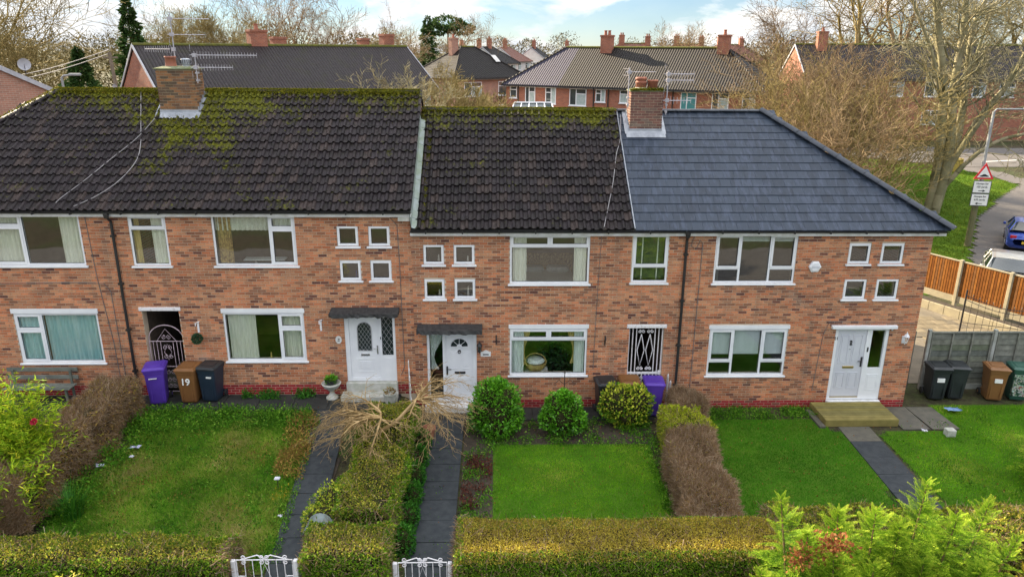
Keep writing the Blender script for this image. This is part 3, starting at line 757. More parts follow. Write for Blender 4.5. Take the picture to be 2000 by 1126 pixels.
# -------- tv aerials (own things, strapped to the stacks)
def yagi(mb, p, L, ang, n, el, vert=False):
    d = Vector((math.cos(ang), math.sin(ang), .0)); s = Vector((0, 0, 1)) if vert else Vector((-d.y, d.x, 0)); p = Vector(p)
    mb.tube([p-d*.12, p+d*L], .011, 5)
    for i in range(n):
        q = p+d*(L*i/(n-1)); e = el*(1-.35*i/n); mb.tube([q-s*e, q+s*e], .006, 4)
    for z in (-.09, .09):
        for t in (-.12, 0, .12): q = p-d*.1+Vector((0, 0, z))+s*t; mb.tube([q-s*.07, q+s*.07], .006, 4)
    mb.box(p.x-.05, p.x+.05, p.y-.04, p.y+.04, p.z-.05, p.z+.05)
def aerial(label, x, y, z0, z1, arms):
    t = thing('tv_aerial', label, 'aerial', (x, y, z0), 0, 'television aerials on the near chimneys')
    MB().tube([(0, 0, 0), (0, 0, z1-z0)], .017, 6).build('mast', 'aerial_metal', t)
    for (z, L, ang, n, el, v) in arms:
        mb = MB(); yagi(mb, (0, -.03, z-z0), L, ang, n, el, v); mb.build('antenna', 'aerial_metal', t)
    MB().box(-.03, .03, -.03, .12, .05, .1).box(-.03, .03, -.03, .12, .25, .3).build('bracket', 'aerial_metal', t)
aerial('tall thin aerial mast behind the terracotta pot of the wide brown chimney', -9.22, 3.66, 8.7, 10.62, [(10.45, 1.05, R(12), 9, .12, False), (10.02, .9, R(8), 9, .12, False), (9.62, -.95, R(-14), 14, .11, True)])
aerial('low aerial with two long white arms right of the wide brown chimney', -8.36, 2.9, 8.72, 9.52, [(9.47, 1.7, R(3), 22, .10, True), (9.14, 1.0, R(6), 14, .10, True)])
aerial('thin aerial with one arm left of the two terracotta pots on slate roof', 3.84, 2.92, 8.1, 9.2, [(9.08, .8, R(15), 10, .11, False)])
aerial('aerial with three stacked arms right of the chimney on slate roof', 4.96, 2.92, 7.9, 9.12, [(9.03, .75, R(4), 9, .11, True), (8.86, .75, R(4), 9, .11, True), (8.30, .7, R(2), 8, .11, True)])

# -------- windows of the terrace
A_ = True; B_ = False
w, H = window(h0, -13.15, -10.72, 4.21, 5.585, [(0, .38, 0, .76, A_), (0, .38, .76, 1, A_), (.38, 1, 0, 1, B_)])
curtain(w, -11.3, -10.8, 4.25, 5.55, 'curtain_cream'); curtain(w, -13.1, -12.3, 4.25, 5.5, 'curtain_cream', .16)
w, H = window(h0, -12.91, -10.67, 1.45, 3.01, [(0, .32, 0, .66, A_), (0, .32, .66, 1, A_), (.32, 1, 0, 1, B_)], head=.13)
curtain(w, -12.85, -12.2, 1.47, 2.85, 'curtain_teal'); curtain(w, -12.15, -10.72, 1.47, 2.85, 'curtain_teal', .14)
w, H = window(h1, -9.49, -8.52, 4.2, 5.565, [(0, 1, 0, .73, B_), (0, 1, .73, 1, A_)])
curtain(w, -8.95, -8.6, 4.22, 5.5, 'curtain_cream'); curtain(w, -9.45, -9.28, 4.22, 5.5, 'curtain_gold', .15)
w, H = window(h1, -7.35, -5.2, 4.2, 5.565, [(0, .69, 0, 1, B_), (.69, 1, 0, .73, A_), (.69, 1, .73, 1, A_)])
curtain(w, -7.25, -6.9, 4.22, 5.5, 'curtain_pattern'); lc = curtain(w, -7.3, -5.85, 5.13, 5.55, 'lace', .13, 12, name='valance'); curtain(w, -5.8, -5.3, 5.2, 5.52, 'lace', .13, 4, name='valance')
w, H = window(h1, -7.34, -5.17, 1.48, 3.0, [(0, .69, 0, 1, B_), (.69, 1, 0, .68, A_), (.69, 1, .68, 1, A_)], head=.12)
curtain(w, -7.25, -6.5, 1.5, 2.88, 'curtain_cream'); curtain(w, -5.8, -5.25, 1.5, 2.88, 'curtain_cream', .17)
for i, s_ in enumerate(SM1): window(h1, *s_, [(0, 1, 0, 1, A_)], fr=.03)
w, H = window(h2, .40, 2.53, 3.69, 5.06, [(0, 1, 0, .75, B_), (0, .5, .75, 1, A_), (.5, 1, .75, 1, A_)])
curtain(w, .48, .85, 3.72, 5.0, 'curtain_cream'); curtain(w, 2.12, 2.46, 3.72, 5.0, 'curtain_cream')
w, H = window(h2, .41, 2.55, 1.02, 2.53, [(0, 1, 0, .76, B_), (0, .5, .76, 1, A_), (.5, 1, .76, 1, A_)], head=.12)
curtain(w, .48, .8, 1.05, 2.38, 'curtain_white'); curtain(w, .75, 1.0, 1.25, 2.38, 'curtain_gold', .16, gather=.7); curtain(w, 2.2, 2.48, 1.05, 2.38, 'curtain_white'); curtain(w, 2.0, 2.25, 1.3, 2.38, 'curtain_gold', .16, gather=-.7)
for i, s_ in enumerate(SM2): window(h2, *s_, [(0, 1, 0, 1, A_)], fr=.03)
w, H = window(h3, 3.665, 4.63, 3.72, 5.075, [(0, 1, 0, .33, B_), (0, 1, .33, 1, A_)])
blind(w, 3.74, 4.56, 3.85, 5.02, 'blind_green'); link('blind_tape', MB().box(3.93, 3.96, .095, .099, 3.8, 5.02).box(4.34, 4.37, .095, .099, 3.8, 5.02).mesh('blind_tape', 'lace'), w)
C3 = [(0, .31, 0, .3, B_), (0, .31, .3, 1, A_), (.31, .68, 0, 1, B_), (.68, 1, 0, .3, B_), (.68, 1, .3, 1, A_)]
w, H = window(h3, 5.88, 8.08, 3.7, 5.06, C3)
blind(w, 6.6, 7.35, 4.86, 5.02, 'blind_grey'); blind(w, 7.42, 8.0, 4.86, 5.02, 'blind_grey')
w, H = window(h3, 5.93, 8.12, .985, 2.49, C3, head=.11)
for a, b in ((6.02, 6.55), (6.66, 7.38), (7.48, 8.04)): blind(w, a, b, 1.62, 2.33, 'blind_grey')
for i, s_ in enumerate(SM3): window(h3, *s_, [(0, 1, 0, 1, A_)], fr=.03)

# ornaments on the sills: small figures and pots standing inside
def figure(label, x, z, hgt, m='ornament', y=.24):
    prof = [(.03, 0), (.035, .01), (.028, hgt*.3), (.018, hgt*.55), (.024, hgt*.7), (.012, hgt*.78), (.02, hgt*.88), (.008, hgt)]
    tag(link('figurine', MB().lathe(prof, 10, (0, 0, 0)).mesh('figurine', m, True), None, (x, y, z)), label, 'figurine', 'ornaments on the small window sills')
mat('glass_blue', (.02, .03, .16), None, .2)
figure('white figurine in upper left square window above the white door with fanlight', -1.5, 4.262, .19)
figure('white figurine in lower left square window above the white door with fanlight', -1.5, 3.302, .16)
figure('tall white figurine in lower right square window above the white door with fanlight', -.72, 3.302, .26)
figure('pale vase in upper right square window above the white door with fanlight', -.72, 4.262, .15)
figure('dark ornament in upper left square window above the leaded door', -3.75, 4.762, .18, 'black_metal')
figure('dark ornament in upper right square window above the leaded door', -2.92, 4.762, .12, 'black_metal')
figure('blue bottle in lower left square window above the leaded door', -3.72, 3.822, .2, 'glass_blue')

# -------- doors
def ring(mb, x0, x1, z0, z1, t, y0, y1):
    for q in cells(x0, x1, z0, z1, [(x0+t, x1-t, z0+t, z1-t)]): mb.box(q[0], q[1], y0, y1, q[2], q[3])
def arch(x0, x1, z0, zs, n=12):
    c, r = (x0+x1)/2, (x1-x0)/2
    return [(x0, z0), (x1, z0)]+[(c+r*math.cos(math.pi*i/n), zs+r*math.sin(math.pi*i/n)) for i in range(n+1)]
# leaded door of the left house
d = MB()
for q in cells(-4.098, -2.722, .86, 2.786, [(-3.98, -3.16, .95, 2.73), (-3.1, -2.79, 1.62, 2.73)]): d.box(q[0], q[1], .02, .10, q[2], q[3])
d1 = d.build('door', 'upvc', h1, True)
lf = MB().box(-3.978, -3.162, .045, .09, .952, 2.728); link('leaf', lf.mesh('leaf', 'upvc'), d1)
pm = MB(); ring(pm, -3.82, -3.32, 1.12, 1.52, .03, .036, .046); ring(pm, -3.74, -3.40, 1.2, 1.44, .02, .036, .046); pm.box(-3.70, -3.44, .036, .046, 1.24, 1.40); ring(pm, -3.93, -3.21, 1.0, 2.68, .012, .04, .046)
pm.box(-3.05, -2.84, .012, .022, 1.02, 1.54)
link('panel', pm.mesh('panel', 'upvc'), d1)
link('pane', MB().prism(arch(-3.76, -3.38, 1.76, 2.4), .034, .044).mesh('pane', 'door_glass_dark'), d1)
link('pane', MB().box(-3.1, -2.79, .06, .066, 1.62, 2.73).mesh('pane', 'door_glass_dark'), d1)
mat('lead_came', (.42, .42, .44), None, .5, .3)
lc = MB(); ap = arch(-3.76, -3.38, 1.76, 2.4)
lc.tube([(a, .034, b) for a, b in ap]+[(ap[0][0], .034, ap[0][1])], .012, 5)
def lattice(mb, x0, x1, z0, z1, s, y, ins):
    for sg in (1, -1):
        k = -40
        while k < 40:
            prev = None; seg = []
            for i in range(61):
                x = x0+(x1-x0)*i/60; z = z0+k*s+sg*(x-x0)*1.55
                if ins(x, z): seg.append((x, y, z))
                elif seg: break
            if len(seg) > 1: mb.tube([seg[0], seg[-1]], .0045, 4)
            k += 1
insA = lambda x, z: 1.76 < z and ((z < 2.4 and -3.76 < x < -3.38) or (x+3.57)**2+(z-2.4)**2 < .19**2)
lattice(lc, -3.76, -3.38, 1.7, 2.6, .155, .031, insA); lattice(lc, -3.1, -2.79, 1.6, 2.75, .2, .056, lambda x, z: 1.63 < z < 2.72)
link('lead_came', lc.mesh('lead_came', 'lead_came'), d1)
link('letterbox', MB().bbox(-3.69, -3.45, .03, .05, 1.60, 1.67, .006).mesh('letterbox', 'chrome'), d1)
link('handle', MB().bbox(-3.25, -3.21, .018, .045, 1.66, 1.92, .006).tube([(-3.23, .0, 1.84), (-3.34, -.01, 1.84)], .01, 6).mesh('handle', 'chrome'), d1)
link('doorbell', MB().bbox(-3.14, -3.115, .005, .02, 2.1, 2.17, .004).mesh('doorbell', 'black_plastic'), d1)
MB().bbox(-4.12, -2.70, -.14, .02, .5, .86, .015).bbox(-4.22, -2.68, -.5, -.141, .36, .62, .02).build('door_step', 'step_stone', h1, True)
def canopy(h, x0, x1, zt, dp, m):
    n = 24; mb = MB(); vs = []
    for i in range(n+1):
        x = x0+(x1-x0)*i/n; j = lambda s: random.gauss(0, s)
        vs += [(x, 0, zt), (x, -dp+j(.012), zt-.045+j(.006)), (x, -dp-.01+j(.012), zt-.15+j(.012)), (x, -dp+.05, zt-.14), (x, 0, zt-.13)]
    fs = []
    for i in range(n):
        for k in range(5): a = i*5+k; b = i*5+(k+1) % 5; fs.append((a, b, b+5, a+5))
    fs += [tuple(range(5)), tuple(n*5+k for k in range(4, -1, -1))]
    mb.add(vs, fs); c = mb.build('canopy', m, h, True); return c
canopy(h1, -4.4, -2.58, 3.03, .42, 'canopy_felt'); canopy(h2, -2.1, -.34, 2.55, .42, 'canopy_felt')
# panelled door of the middle house with its tall sidelight
d = MB()
for q in cells(-1.868, -.502, .2, 2.276, [(-1.80, -1.44, .34, 2.22), (-1.36, -.60, .27, 2.22)]): d.box(q[0], q[1], .02, .10, q[2], q[3])
d2 = d.build('door', 'upvc', h2, True)
link('leaf', MB().box(-1.358, -.602, .045, .09, .272, 2.218).mesh('leaf', 'upvc'), d2)
pm = MB()
for a, b in ((-1.27, -1.02), (-.94, -.69)):
    for c, e in ((.42, .93), (1.2, 1.72)): ring(pm, a, b, c, e, .022, .034, .046); pm.box(a+.05, b-.05, .036, .046, c+.05, e-.05)
ring(pm, -1.33, -.63, .30, 2.19, .012, .038, .046)
fl = [(-.98+.26*math.cos(math.pi*i/14), 1.86+.26*math.sin(math.pi*i/14)) for i in range(15)]
pm.tube([(a, .036, b) for a, b in fl]+[(fl[0][0], .036, fl[0][1])], .018, 5)
link('panel', pm.mesh('panel', 'upvc'), d2)
link('fanlight', MB().prism([(-.98+.23*math.cos(math.pi*i/14), 1.875+.22*math.sin(math.pi*i/14)) for i in range(15)], .034, .044).mesh('fanlight', 'door_glass_dark'), d2)
rays = MB()
for t in (45, 90, 135): rays.tube([(-.98+.06*math.cos(R(t)), .031, 1.875+.06*math.sin(R(t))), (-.98+.23*math.cos(R(t)), .031, 1.875+.22*math.sin(R(t)))], .008, 4)
rays.prism([(-.98+.07*math.cos(math.pi*i/8), 1.875+.07*math.sin(math.pi*i/8)) for i in range(9)], .026, .034)
link('fanlight_bar', rays.mesh('fanlight_bar', 'upvc'), d2)
link('knocker', MB().tube([(-.98+.035*math.cos(i*.5), .026, 1.72+.05*math.sin(i*.5)) for i in range(14)], .012, 5).lathe([(.03, 0), (.02, .03)], 8, (-.98, .03, 1.74)).mesh('knocker', 'black_metal'), d2)
link('letterbox', MB().bbox(-1.12, -.82, .028, .05, 1.05, 1.12, .006).mesh('letterbox', 'black_metal'), d2)
link('handle', MB().bbox(-1.345, -1.305, .015, .045, 1.02, 1.28, .006).tube([(-1.325, .0, 1.2), (-1.21, -.01, 1.2)], .012, 6).mesh('handle', 'black_metal'), d2)
link('pane', MB().box(-1.80, -1.44, .06, .068, .34, 2.22).mesh('pane', 'glass'), d2)
curtain(d2, -1.78, -1.42, 1.15, 2.2, 'curtain_white', .14, gather=.75)
MB().bbox(-1.95, -.45, -.32, .02, -.05, .195, .015).build('door_step', 'white_paint', h2, True)
# grey door number 21 with glazed side panel
d = MB()
for q in cells(9.452, 10.958, .22, 2.386, [(9.54, 10.36, .27, 2.32), (10.50, 10.87, 1.18, 2.32)]): d.box(q[0], q[1], .02, .10, q[2], q[3])
d3 = d.build('door', 'upvc', h3, True)
link('leaf', MB().box(9.542, 10.358, .045, .09, .30, 2.318).mesh('leaf', 'upvc_grey'), d3)
pm = MB()
for a, b in ((9.64, 9.90), (9.99, 10.26)):
    for c, e in ((.55, 1.05), (1.32, 2.18)): ring(pm, a, b, c, e, .025, .034, .046); pm.box(a+.05, b-.05, .036, .046, c+.05, e-.05)
link('panel', pm.mesh('panel', 'upvc_grey'), d3)
pm = MB(); ring(pm, 10.52, 10.85, .5, 1.0, .03, .012, .022); pm.box(10.57, 10.80, .012, .022, .55, .95); link('panel', pm.mesh('panel', 'upvc'), d3)
link('pane', MB().box(10.50, 10.87, .06, .068, 1.18, 2.32).mesh('pane', 'glass'), d3)
link('knocker', MB().lathe([(.035, 0), (.02, .04)], 8, (9.94, .03, 1.98)).tube([(9.94, .02, 1.98), (9.92, .02, 1.88), (9.96, .02, 1.88), (9.94, .02, 1.98)], .012, 5).lathe([(.015, 0), (.01, .01)], 8, (9.94, .036, 1.75)).mesh('knocker', 'black_metal'), d3)
link('letterbox', MB().bbox(9.80, 10.12, .028, .05, 1.17, 1.24, .006).mesh('letterbox', 'gold'), d3)
link('handle', MB().bbox(10.29, 10.33, .015, .045, 1.22, 1.52, .006).tube([(10.31, .0, 1.4), (10.19, -.01, 1.4)], .012, 6).mesh('handle', 'black_metal'), d3)
link('threshold', MB().box(9.542, 10.358, .03, .09, .272, .298).mesh('threshold', 'gold'), d3)
link('doorbell', MB().bbox(10.41, 10.45, .0, .02, 1.68, 1.82, .006).mesh('doorbell', 'black_plastic'), d3)
o = link('house_number', TXT['21'], d3, (9.497, .016, 2.08), (R(90), 0, 0))
MB().bbox(9.3, 11.12, -.10, .02, 2.395, 2.49, .01).tube([(11.0, -.07, 2.39), (11.0, -.03, 2.34)], .02, 6).build('door_head', 'upvc', h3, True)
MB().bbox(9.44, 10.97, -.11, .02, -.05, .215, .01).build('door_step', 'white_paint', h3, True)

# -------- wall fittings
def wire(name, pts, m, parent, r=.012, world=True):
    return MB().tube(pts, r, 5).build(name, m, parent, world)
wire('cable', [(-10.55, -.01, 5.5), (-10.5, -.012, 3.9), (-10.35, -.012, 2.0), (-10.33, -.012, .8)], 'cable', h0, .009)
wire('cable', [(-13.2, -.012, 3.72), (-11.0, -.012, 3.74), (-10.35, -.012, 3.72), (-10.2, -.012, 3.5), (-10.18, -.012, .8)], 'cable', h0, .009)
wire('cable', [(-2.72, -.012, 5.5), (-2.55, -.012, 5.3), (-2.52, -.012, 4.2), (-2.5, -.012, 1.3), (-2.6, -.012, 1.05)], 'cable', h1, .009)
wire('cable', [(5.28, -.012, 5.0), (5.22, -.012, 4.75), (5.35, -.012, 4.65), (5.45, -.012, 4.9), (5.52, -.012, 4.8), (5.5, -.012, .4)], 'cable', h3, .009)
wire('cable', [(2.82, -.012, 5.0), (2.78, -.012, 3.6), (2.74, -.012, 1.2)], 'cable', h2, .007)
wire('cable', [(9.0, -.012, .5), (9.1, -.012, 2.2), (9.22, -.012, 2.58), (11.6, -.012, 2.55)], 'cable', h3, .008)
def bracket(h, x, z):
    MB().box(x-.015, x+.015, -.02, 0, z-.16, z+.12).tube([(x, -.01, z+.1), (x, -.16, z+.12), (x, -.2, z+.06)], .01, 5).tube([(x, -.01, z-.1), (x, -.14, z+.1)], .008, 5).build('hanging_bracket', 'black_metal', h, True)
bracket(h2, .04, 2.1); bracket(h2, 3.04, 2.08)
# alarm box, coach lamp, carriage lamp, plaques
a = thing('alarm_box', 'white hexagonal alarm box on brick wall beside the three pane window', 'alarm box', (8.6, 0, 4.17))
hexp = lambda r: [(r*math.cos(i*math.pi/3), r*math.sin(i*math.pi/3)) for i in range(6)]
MB().prism(hexp(.17), -.05, 0).add([(p[0], -.05, p[1]) for p in hexp(.17)]+[(p[0], -.075, p[1]) for p in hexp(.12)], [(i, (i+1) % 6, 6+(i+1) % 6, 6+i) for i in range(6)]+[tuple(range(6, 12))]).build('cover', 'upvc', a)
MB().box(-.1, .1, -.079, -.0755, -.03, .03).build('badge', 'upvc_grey', a)
def lantern(label, x, z, m):
    t = thing('wall_lantern', label, 'lantern', (x, 0, z))
    MB().bbox(-.05, .05, -.02, 0, -.2, .02, .005).tube([(0, -.02, -.08), (0, -.1, -.2), (0, -.14, -.13)], .012, 6).build('bracket', m, t)
    c = (0, -.14, -.12)
    MB().lathe([(.02, -.02), (.035, 0), (.06, .16)], 6, c).build('glass_shade', 'glass', t)
    mb = MB().lathe([(.085, .16), (.05, .22), (.015, .25), (.02, .28), (.0, .3)], 6, c).lathe([(.015, -.04), (.04, -.01), (.04, .0)], 6, c)
    for i in range(6):
        q = i*math.pi/3; mb.tube([(c[0]+.036*math.cos(q), c[1]+.036*math.sin(q), c[2]), (c[0]+.066*math.cos(q), c[1]+.066*math.sin(q), c[2]+.165)], .006, 4)
    mb.build('cage', m, t)
lantern('small black wall lantern beside white door with fanlight', -.42, 1.92, 'black_metal')
lantern('white wall lantern beside grey door number 21', 11.38, 2.15, 'upvc')
t = thing('house_plaque', 'small white shield house plaque under black wall lantern', 'plaque', (-.25, 0, 1.67))
MB().prism([(-.14, -.08), (.14, -.08), (.14, .06), (.08, .07), (0, .12), (-.08, .07), (-.14, .06)], -.02, 0).build('plate', 'white_paint', t); MB().box(-.08, .08, -.022, -.0205, -.035, .0).build('lettering', 'black_print', t)
t = thing('house_plaque', 'white oval house plaque beside leaded front door', 'plaque', (-4.27, 0, 2.1))
MB().prism([(.085*math.cos(i*math.pi/10), .115*math.sin(i*math.pi/10)) for i in range(20)], -.015, 0).build('plate', 'white_paint', t); MB().box(-.03, .03, -.017, -.0155, -.04, -.02).box(-.02, .03, -.017, -.0155, .0, .03).build('lettering', 'black_print', t)
def birdhook(label, x, z):
    t = thing('wall_hook', label, 'hook', (x, 0, z))
    MB().box(-.025, .025, -.03, 0, -.25, .05).tube([(0, -.02, .03), (0, -.18, .08), (0, -.2, .0)], .012, 5).tube([(-.05, -.03, .02), (.05, -.03, .07)], .015, 5).build('hook', 'worn_white_paint', t); return t
birdhook('white wall hook right of the low white window near leaded door', -4.72, 2.62); birdhook('white wall hook holding the hanging green ball', -8.02, 2.58)
t = thing('topiary_ball', 'small round artificial leaf ball hanging on brick wall', 'topiary ball', (-8.02, -.2, 2.22))
D = rng.normal(0, 1, (700, 3)); D /= np.linalg.norm(D, axis=1, keepdims=True)
V, F = leaf_np(D*.11, D, .05, .6, .5)
vmat('leaf_ball', [(0, (.02, .06, .03)), (1, (.05, .12, .06))], .7)
link('leaves', np_mesh('leaves', V, F, 'leaf_ball', rng.random(len(F))), t); MB().tube([(0, 0, .08), (0, 0, .37)], .004, 4).build('chain', 'black_metal', t)
# loose cables over the tiles
def roof_cable(label, pts, dz, r=.011):
    n = []
    for i in range(len(pts)-1):
        for k in range(6):
            t = k/6; p0 = pts[max(i-1, 0)]; p1 = pts[i]; p2 = pts[i+1]; p3 = pts[min(i+2, len(pts)-1)]
            c = [.5*((2*p1[j])+(-p0[j]+p2[j])*t+(2*p0[j]-5*p1[j]+4*p2[j]-p3[j])*t*t+(-p0[j]+3*p1[j]-3*p2[j]+p3[j])*t**3) for j in (0, 1)]
            n.append(c)
    n.append(pts[-1])
    P = [(x, y, roof_z(y, dz)+.085) for x, y in n]
    o = MB().tube(P, r, 5).build('roof_cable', 'pale_cable'); tag(o, label, 'cable')
roof_cable('pale cable falling from ridge and curving left over mossy tiles', [(-10.35, 3.72), (-10.0, 2.7), (-9.68, 1.75), (-9.62, 1.2), (-9.85, .6), (-10.25, .15), (-10.7, -.15)], .5)
roof_cable('pale cable running from wide chimney base down to the gutter', [(-9.55, 2.8), (-9.85, 2.0), (-10.3, 1.3), (-10.75, .6), (-11.15, .05), (-11.2, -.2)], .5)
roof_cable('pale cable hanging down beside the slate roof edge', [(3.75, 3.5), (3.62, 2.6), (3.45, 2.1), (3.25, 1.2), (3.05, .5), (2.85, -.18)], 0, .010)
# wrought iron gates in the two passages
def spiral(cx, cz, r0, turns, a0, sg=1, n=26):
    return [(cx+r0*(1-i/n*.75)*math.cos(a0+sg*turns*2*math.pi*i/n), 0, cz+r0*(1-i/n*.75)*math.sin(a0+sg*turns*2*math.pi*i/n)) for i in range(n+1)]
g = thing('passage_gate', 'pink white wrought iron gate with arched top in dark passage', 'gate', (-9.46, .12, .52))
W = .94; rb = .009
fr_ = MB().tube([(0, 0, 0), (0, 0, 1.55)]+[(W/2-W/2*math.cos(math.pi*i/14), 0, 1.55+.42*math.sin(math.pi*i/14)) for i in range(15)]+[(W, 0, 1.55), (W, 0, 0), (0, 0, 0)], .014, 6); fr_.tube([(0, 0, 1.5), (W, 0, 1.5)], .011, 5); fr_.tube([(0, 0, .75), (W, 0, .75)], .011, 5)
mat('gate_pink', (.62, .50, .56), (.34, .25, .27), .55, nscale=18)
fr_.build('frame', 'gate_pink', g)
bars = MB()
for x in (.1, .2, .3, .64, .74, .84): bars.tube([(x, 0, 0), (x, 0, 1.5)], rb, 5)
bars.build('bars', 'gate_pink', g)
scr = MB()
for z in (1.62, 1.32, 1.05, .58, .35, .16):
    for sg in (1, -1): scr.tube(spiral(W/2+sg*.075, z, .065, 1.3, math.pi/2, sg), .007, 4)
scr.tube([(.2, 0, 1.5), (W/2, 0, 1.86), (.74, 0, 1.5)], .007, 4).tube([(.37, 0, 1.18), (W/2, 0, 1.42), (.57, 0, 1.18), (W/2, 0, .95), (.37, 0, 1.18)], .007, 4)
scr.build('scrollwork', 'gate_pink', g)
g = thing('passage_gate', 'tall white wrought iron gate with diamond scrolls behind purple bin', 'gate', (3.72, .1, .0))
W = .93; fr_ = MB().tube([(0, 0, 0), (0, 0, 2.38), (W, 0, 2.38), (W, 0, 0), (0, 0, 0)], .02, 6).box(0, W, -.015, .015, 1.0, 1.06); fr_.bbox(.86, .95, -.04, .03, .98, 1.1, .01)
fr_.build('frame', 'worn_white_paint', g)
bars = MB()
for i in range(1, 9):
    x = W*i/9
    bars.tube([(x, 0, 0), (x, 0, 1.0)], .014, 5)
    if i in (1, 2, 7, 8): bars.tube([(x, 0, 1.06), (x, 0, 2.38)], .014, 5)
bars.build('bars', 'worn_white_paint', g); scr = MB()
for cx in (W/2-.12, W/2+.12):
    scr.tube([(cx, 0, 2.2), (cx-.1, 0, 1.72), (cx, 0, 1.25), (cx+.1, 0, 1.72), (cx, 0, 2.2)], .013, 4)
    for z in (2.28, 1.17):
        for sg in (1, -1): scr.tube(spiral(cx+sg*.055, z, .05, 1.2, math.pi/2, sg), .012, 4)
for sg in (1, -1): scr.tube(spiral(W/2+sg*.08, .86, .07, 1.2, math.pi/2, sg), .012, 4)
scr.build('scrollwork', 'worn_white_paint', g)

# -------- things seen in the rooms
t = thing('bed', 'pale quilted bed inside the wide upstairs window of the middle house', 'bed', (1.5, 1.6, 2.76)); MB().bbox(-.8, .8, -.9, .9, .25, .62, .06).build('mattress', 'lace', t); MB().bbox(-.85, .85, .9, .98, 0, 1.1, .02).build('headboard', 'curtain_pattern', t); MB().bbox(-.7, -.05, .45, .85, .62, .78, .06).bbox(.05, .7, .45, .85, .62, .78, .06).build('pillow', 'curtain_white', t)
t = thing('ironing_board', 'white ironing board inside the upstairs window with patterned curtain', 'ironing board', (-6.3, .9, 3.26)); MB().bbox(-.6, .55, -.16, .16, .86, .90, .02).build('board', 'curtain_white', t); MB().tube([(-.35, 0, 0), (.35, 0, .86)], .02, 6).tube([(.35, 0, 0), (-.35, 0, .86)], .02, 6).build('leg', 'white_paint', t)
t = thing('wardrobe', 'pale wardrobe inside the upstairs three pane window', 'wardrobe', (6.4, 3.4, 2.7)); MB().bbox(-.6, .6, -.3, .3, 0, 1.95, .02).build('carcass', 'curtain_cream', t); MB().box(-.58, -.01, -.32, -.301, .05, 1.9).box(.01, .58, -.32, -.301, .05, 1.9).build('door', 'lace', t)
t = thing('wicker_basket', 'wicker basket with cushion inside the low window with gold curtains', 'basket', (1.15, .42, .92)); MB().lathe([(.22, .12), (.30, .22), (.33, .34), (.31, .34), (.27, .24)], 16).build('basket', 'curtain_gold', t); MB().lathe([(.02, .28), (.22, .30), (.27, .36), (.2, .43), (.02, .45)], 14).build('cushion', 'curtain_white', t); MB().tube([(.3*math.cos(i*.35), 0, .33+.25*math.sin(i*.35)) for i in range(10)], .015, 5).build('handle', 'curtain_gold', t)
MB().box(.85, 1.5, .28, .6, .8, 1.02).build('window_shelf', 'white_paint', h2, True)
t = thing('houseplant', 'dark leafy houseplant inside the low window with gold curtains', 'plant', (1.75, 1.1, .17)); MB().lathe([(.14, 0), (.18, .3), (.15, .3)], 12).build('pot', 'terracotta', t); P, D = ball0(500, (0, 0, .85), .42) if 'ball0' in globals() else (rng.normal(0, .25, (500, 3))+np.array([0, 0, .85]), rng.normal(0, 1, (500, 3))); V, F = leaf_np(P, D, .12, .5, .4); link('leaves', np_mesh('leaves', V, F, 'leaf_ball', rng.random(len(F))), t)
figure('small tan ornament on the sill of the low window with cream curtains', -6.2, 1.5, .16, 'curtain_gold', .2)
for (xx, zz, hh, lab, ww) in ((-12.0, 3.26, h0, 'framed picture on wall inside the upstairs window over the bench', .9), (7.3, .2, h3, 'dark sideboard inside the low window with half drawn blinds', 1.4)):
    t = thing('sideboard' if 'side' in lab else 'picture', lab, 'sideboard' if 'side' in lab else 'picture', (xx, 3.7 if 'side' in lab else 3.98, zz if 'side' in lab else zz+1.2)); MB().bbox(-ww/2, ww/2, -.3 if 'side' in lab else -.03, .0, 0, .85, .015).build('carcass' if 'side' in lab else 'frame', 'curtain_pattern', t)
# ---------------------------------------------------------------- ground
def sstep(a, b, x):
    t = np.clip((x-a)/(b-a), 0, 1); return t*t*(3-2*t)
def gz(x, y):
    x = np.asarray(x, float); y = np.asarray(y, float)
    l = np.interp(y, [-9, -7, -1, 8, 25], [.0, .14, .44, .44, 0.])*sstep(-1.75, -2.75, x)
    b = np.interp(y, [8, 16, 30, 42, 70, 2000], [0, .5, 1., 1.7, 1.9, 1.9])
    return l+b
def gzf(x, y): return float(gz(x, y))
def sheet(name, m, xs, ys, dz=0., fn=None, kind='structure'):
    X, Y = np.meshgrid(xs, ys); Z = gz(X, Y)+dz
    if fn is not None: Z = Z+fn(X, Y)
    V = np.stack([X, Y, Z], -1).reshape(-1, 3); nx, ny = len(xs), len(ys)
    i = np.arange(nx-1)[None, :]+nx*np.arange(ny-1)[:, None]; F = np.stack([i, i+1, i+nx+1, i+nx], -1).reshape(-1, 4)
    return tag(link(name, np_mesh(name, V, F, m, smooth=True)), kind=kind)
def poly_sheet(name, m, poly, dz, step=.25, kind='structure'):
    """a patch of ground inside a polygon, laid on the terrain"""
    P = np.array(poly); x0, y0 = P.min(0); x1, y1 = P.max(0)
    xs = np.linspace(x0, x1, max(2, int((x1-x0)/step)+1)); ys = np.linspace(y0, y1, max(2, int((y1-y0)/step)+1))
    V = []; F = []
    cx = lambda x, y: inside(P, x, y)
    for a, b in zip(xs, xs[1:]):
        for c, d in zip(ys, ys[1:]):
            if inside(P, np.array([(a+b)/2]), np.array([(c+d)/2]))[0]:
                n = len(V); V += [(a, c), (b, c), (b, d), (a, d)]; F.append((n, n+1, n+2, n+3))
    V = np.array(V); Z = gz(V[:, 0], V[:, 1])+dz
    return tag(link(name, np_mesh(name, np.column_stack([V, Z]), F, m)), kind=kind)
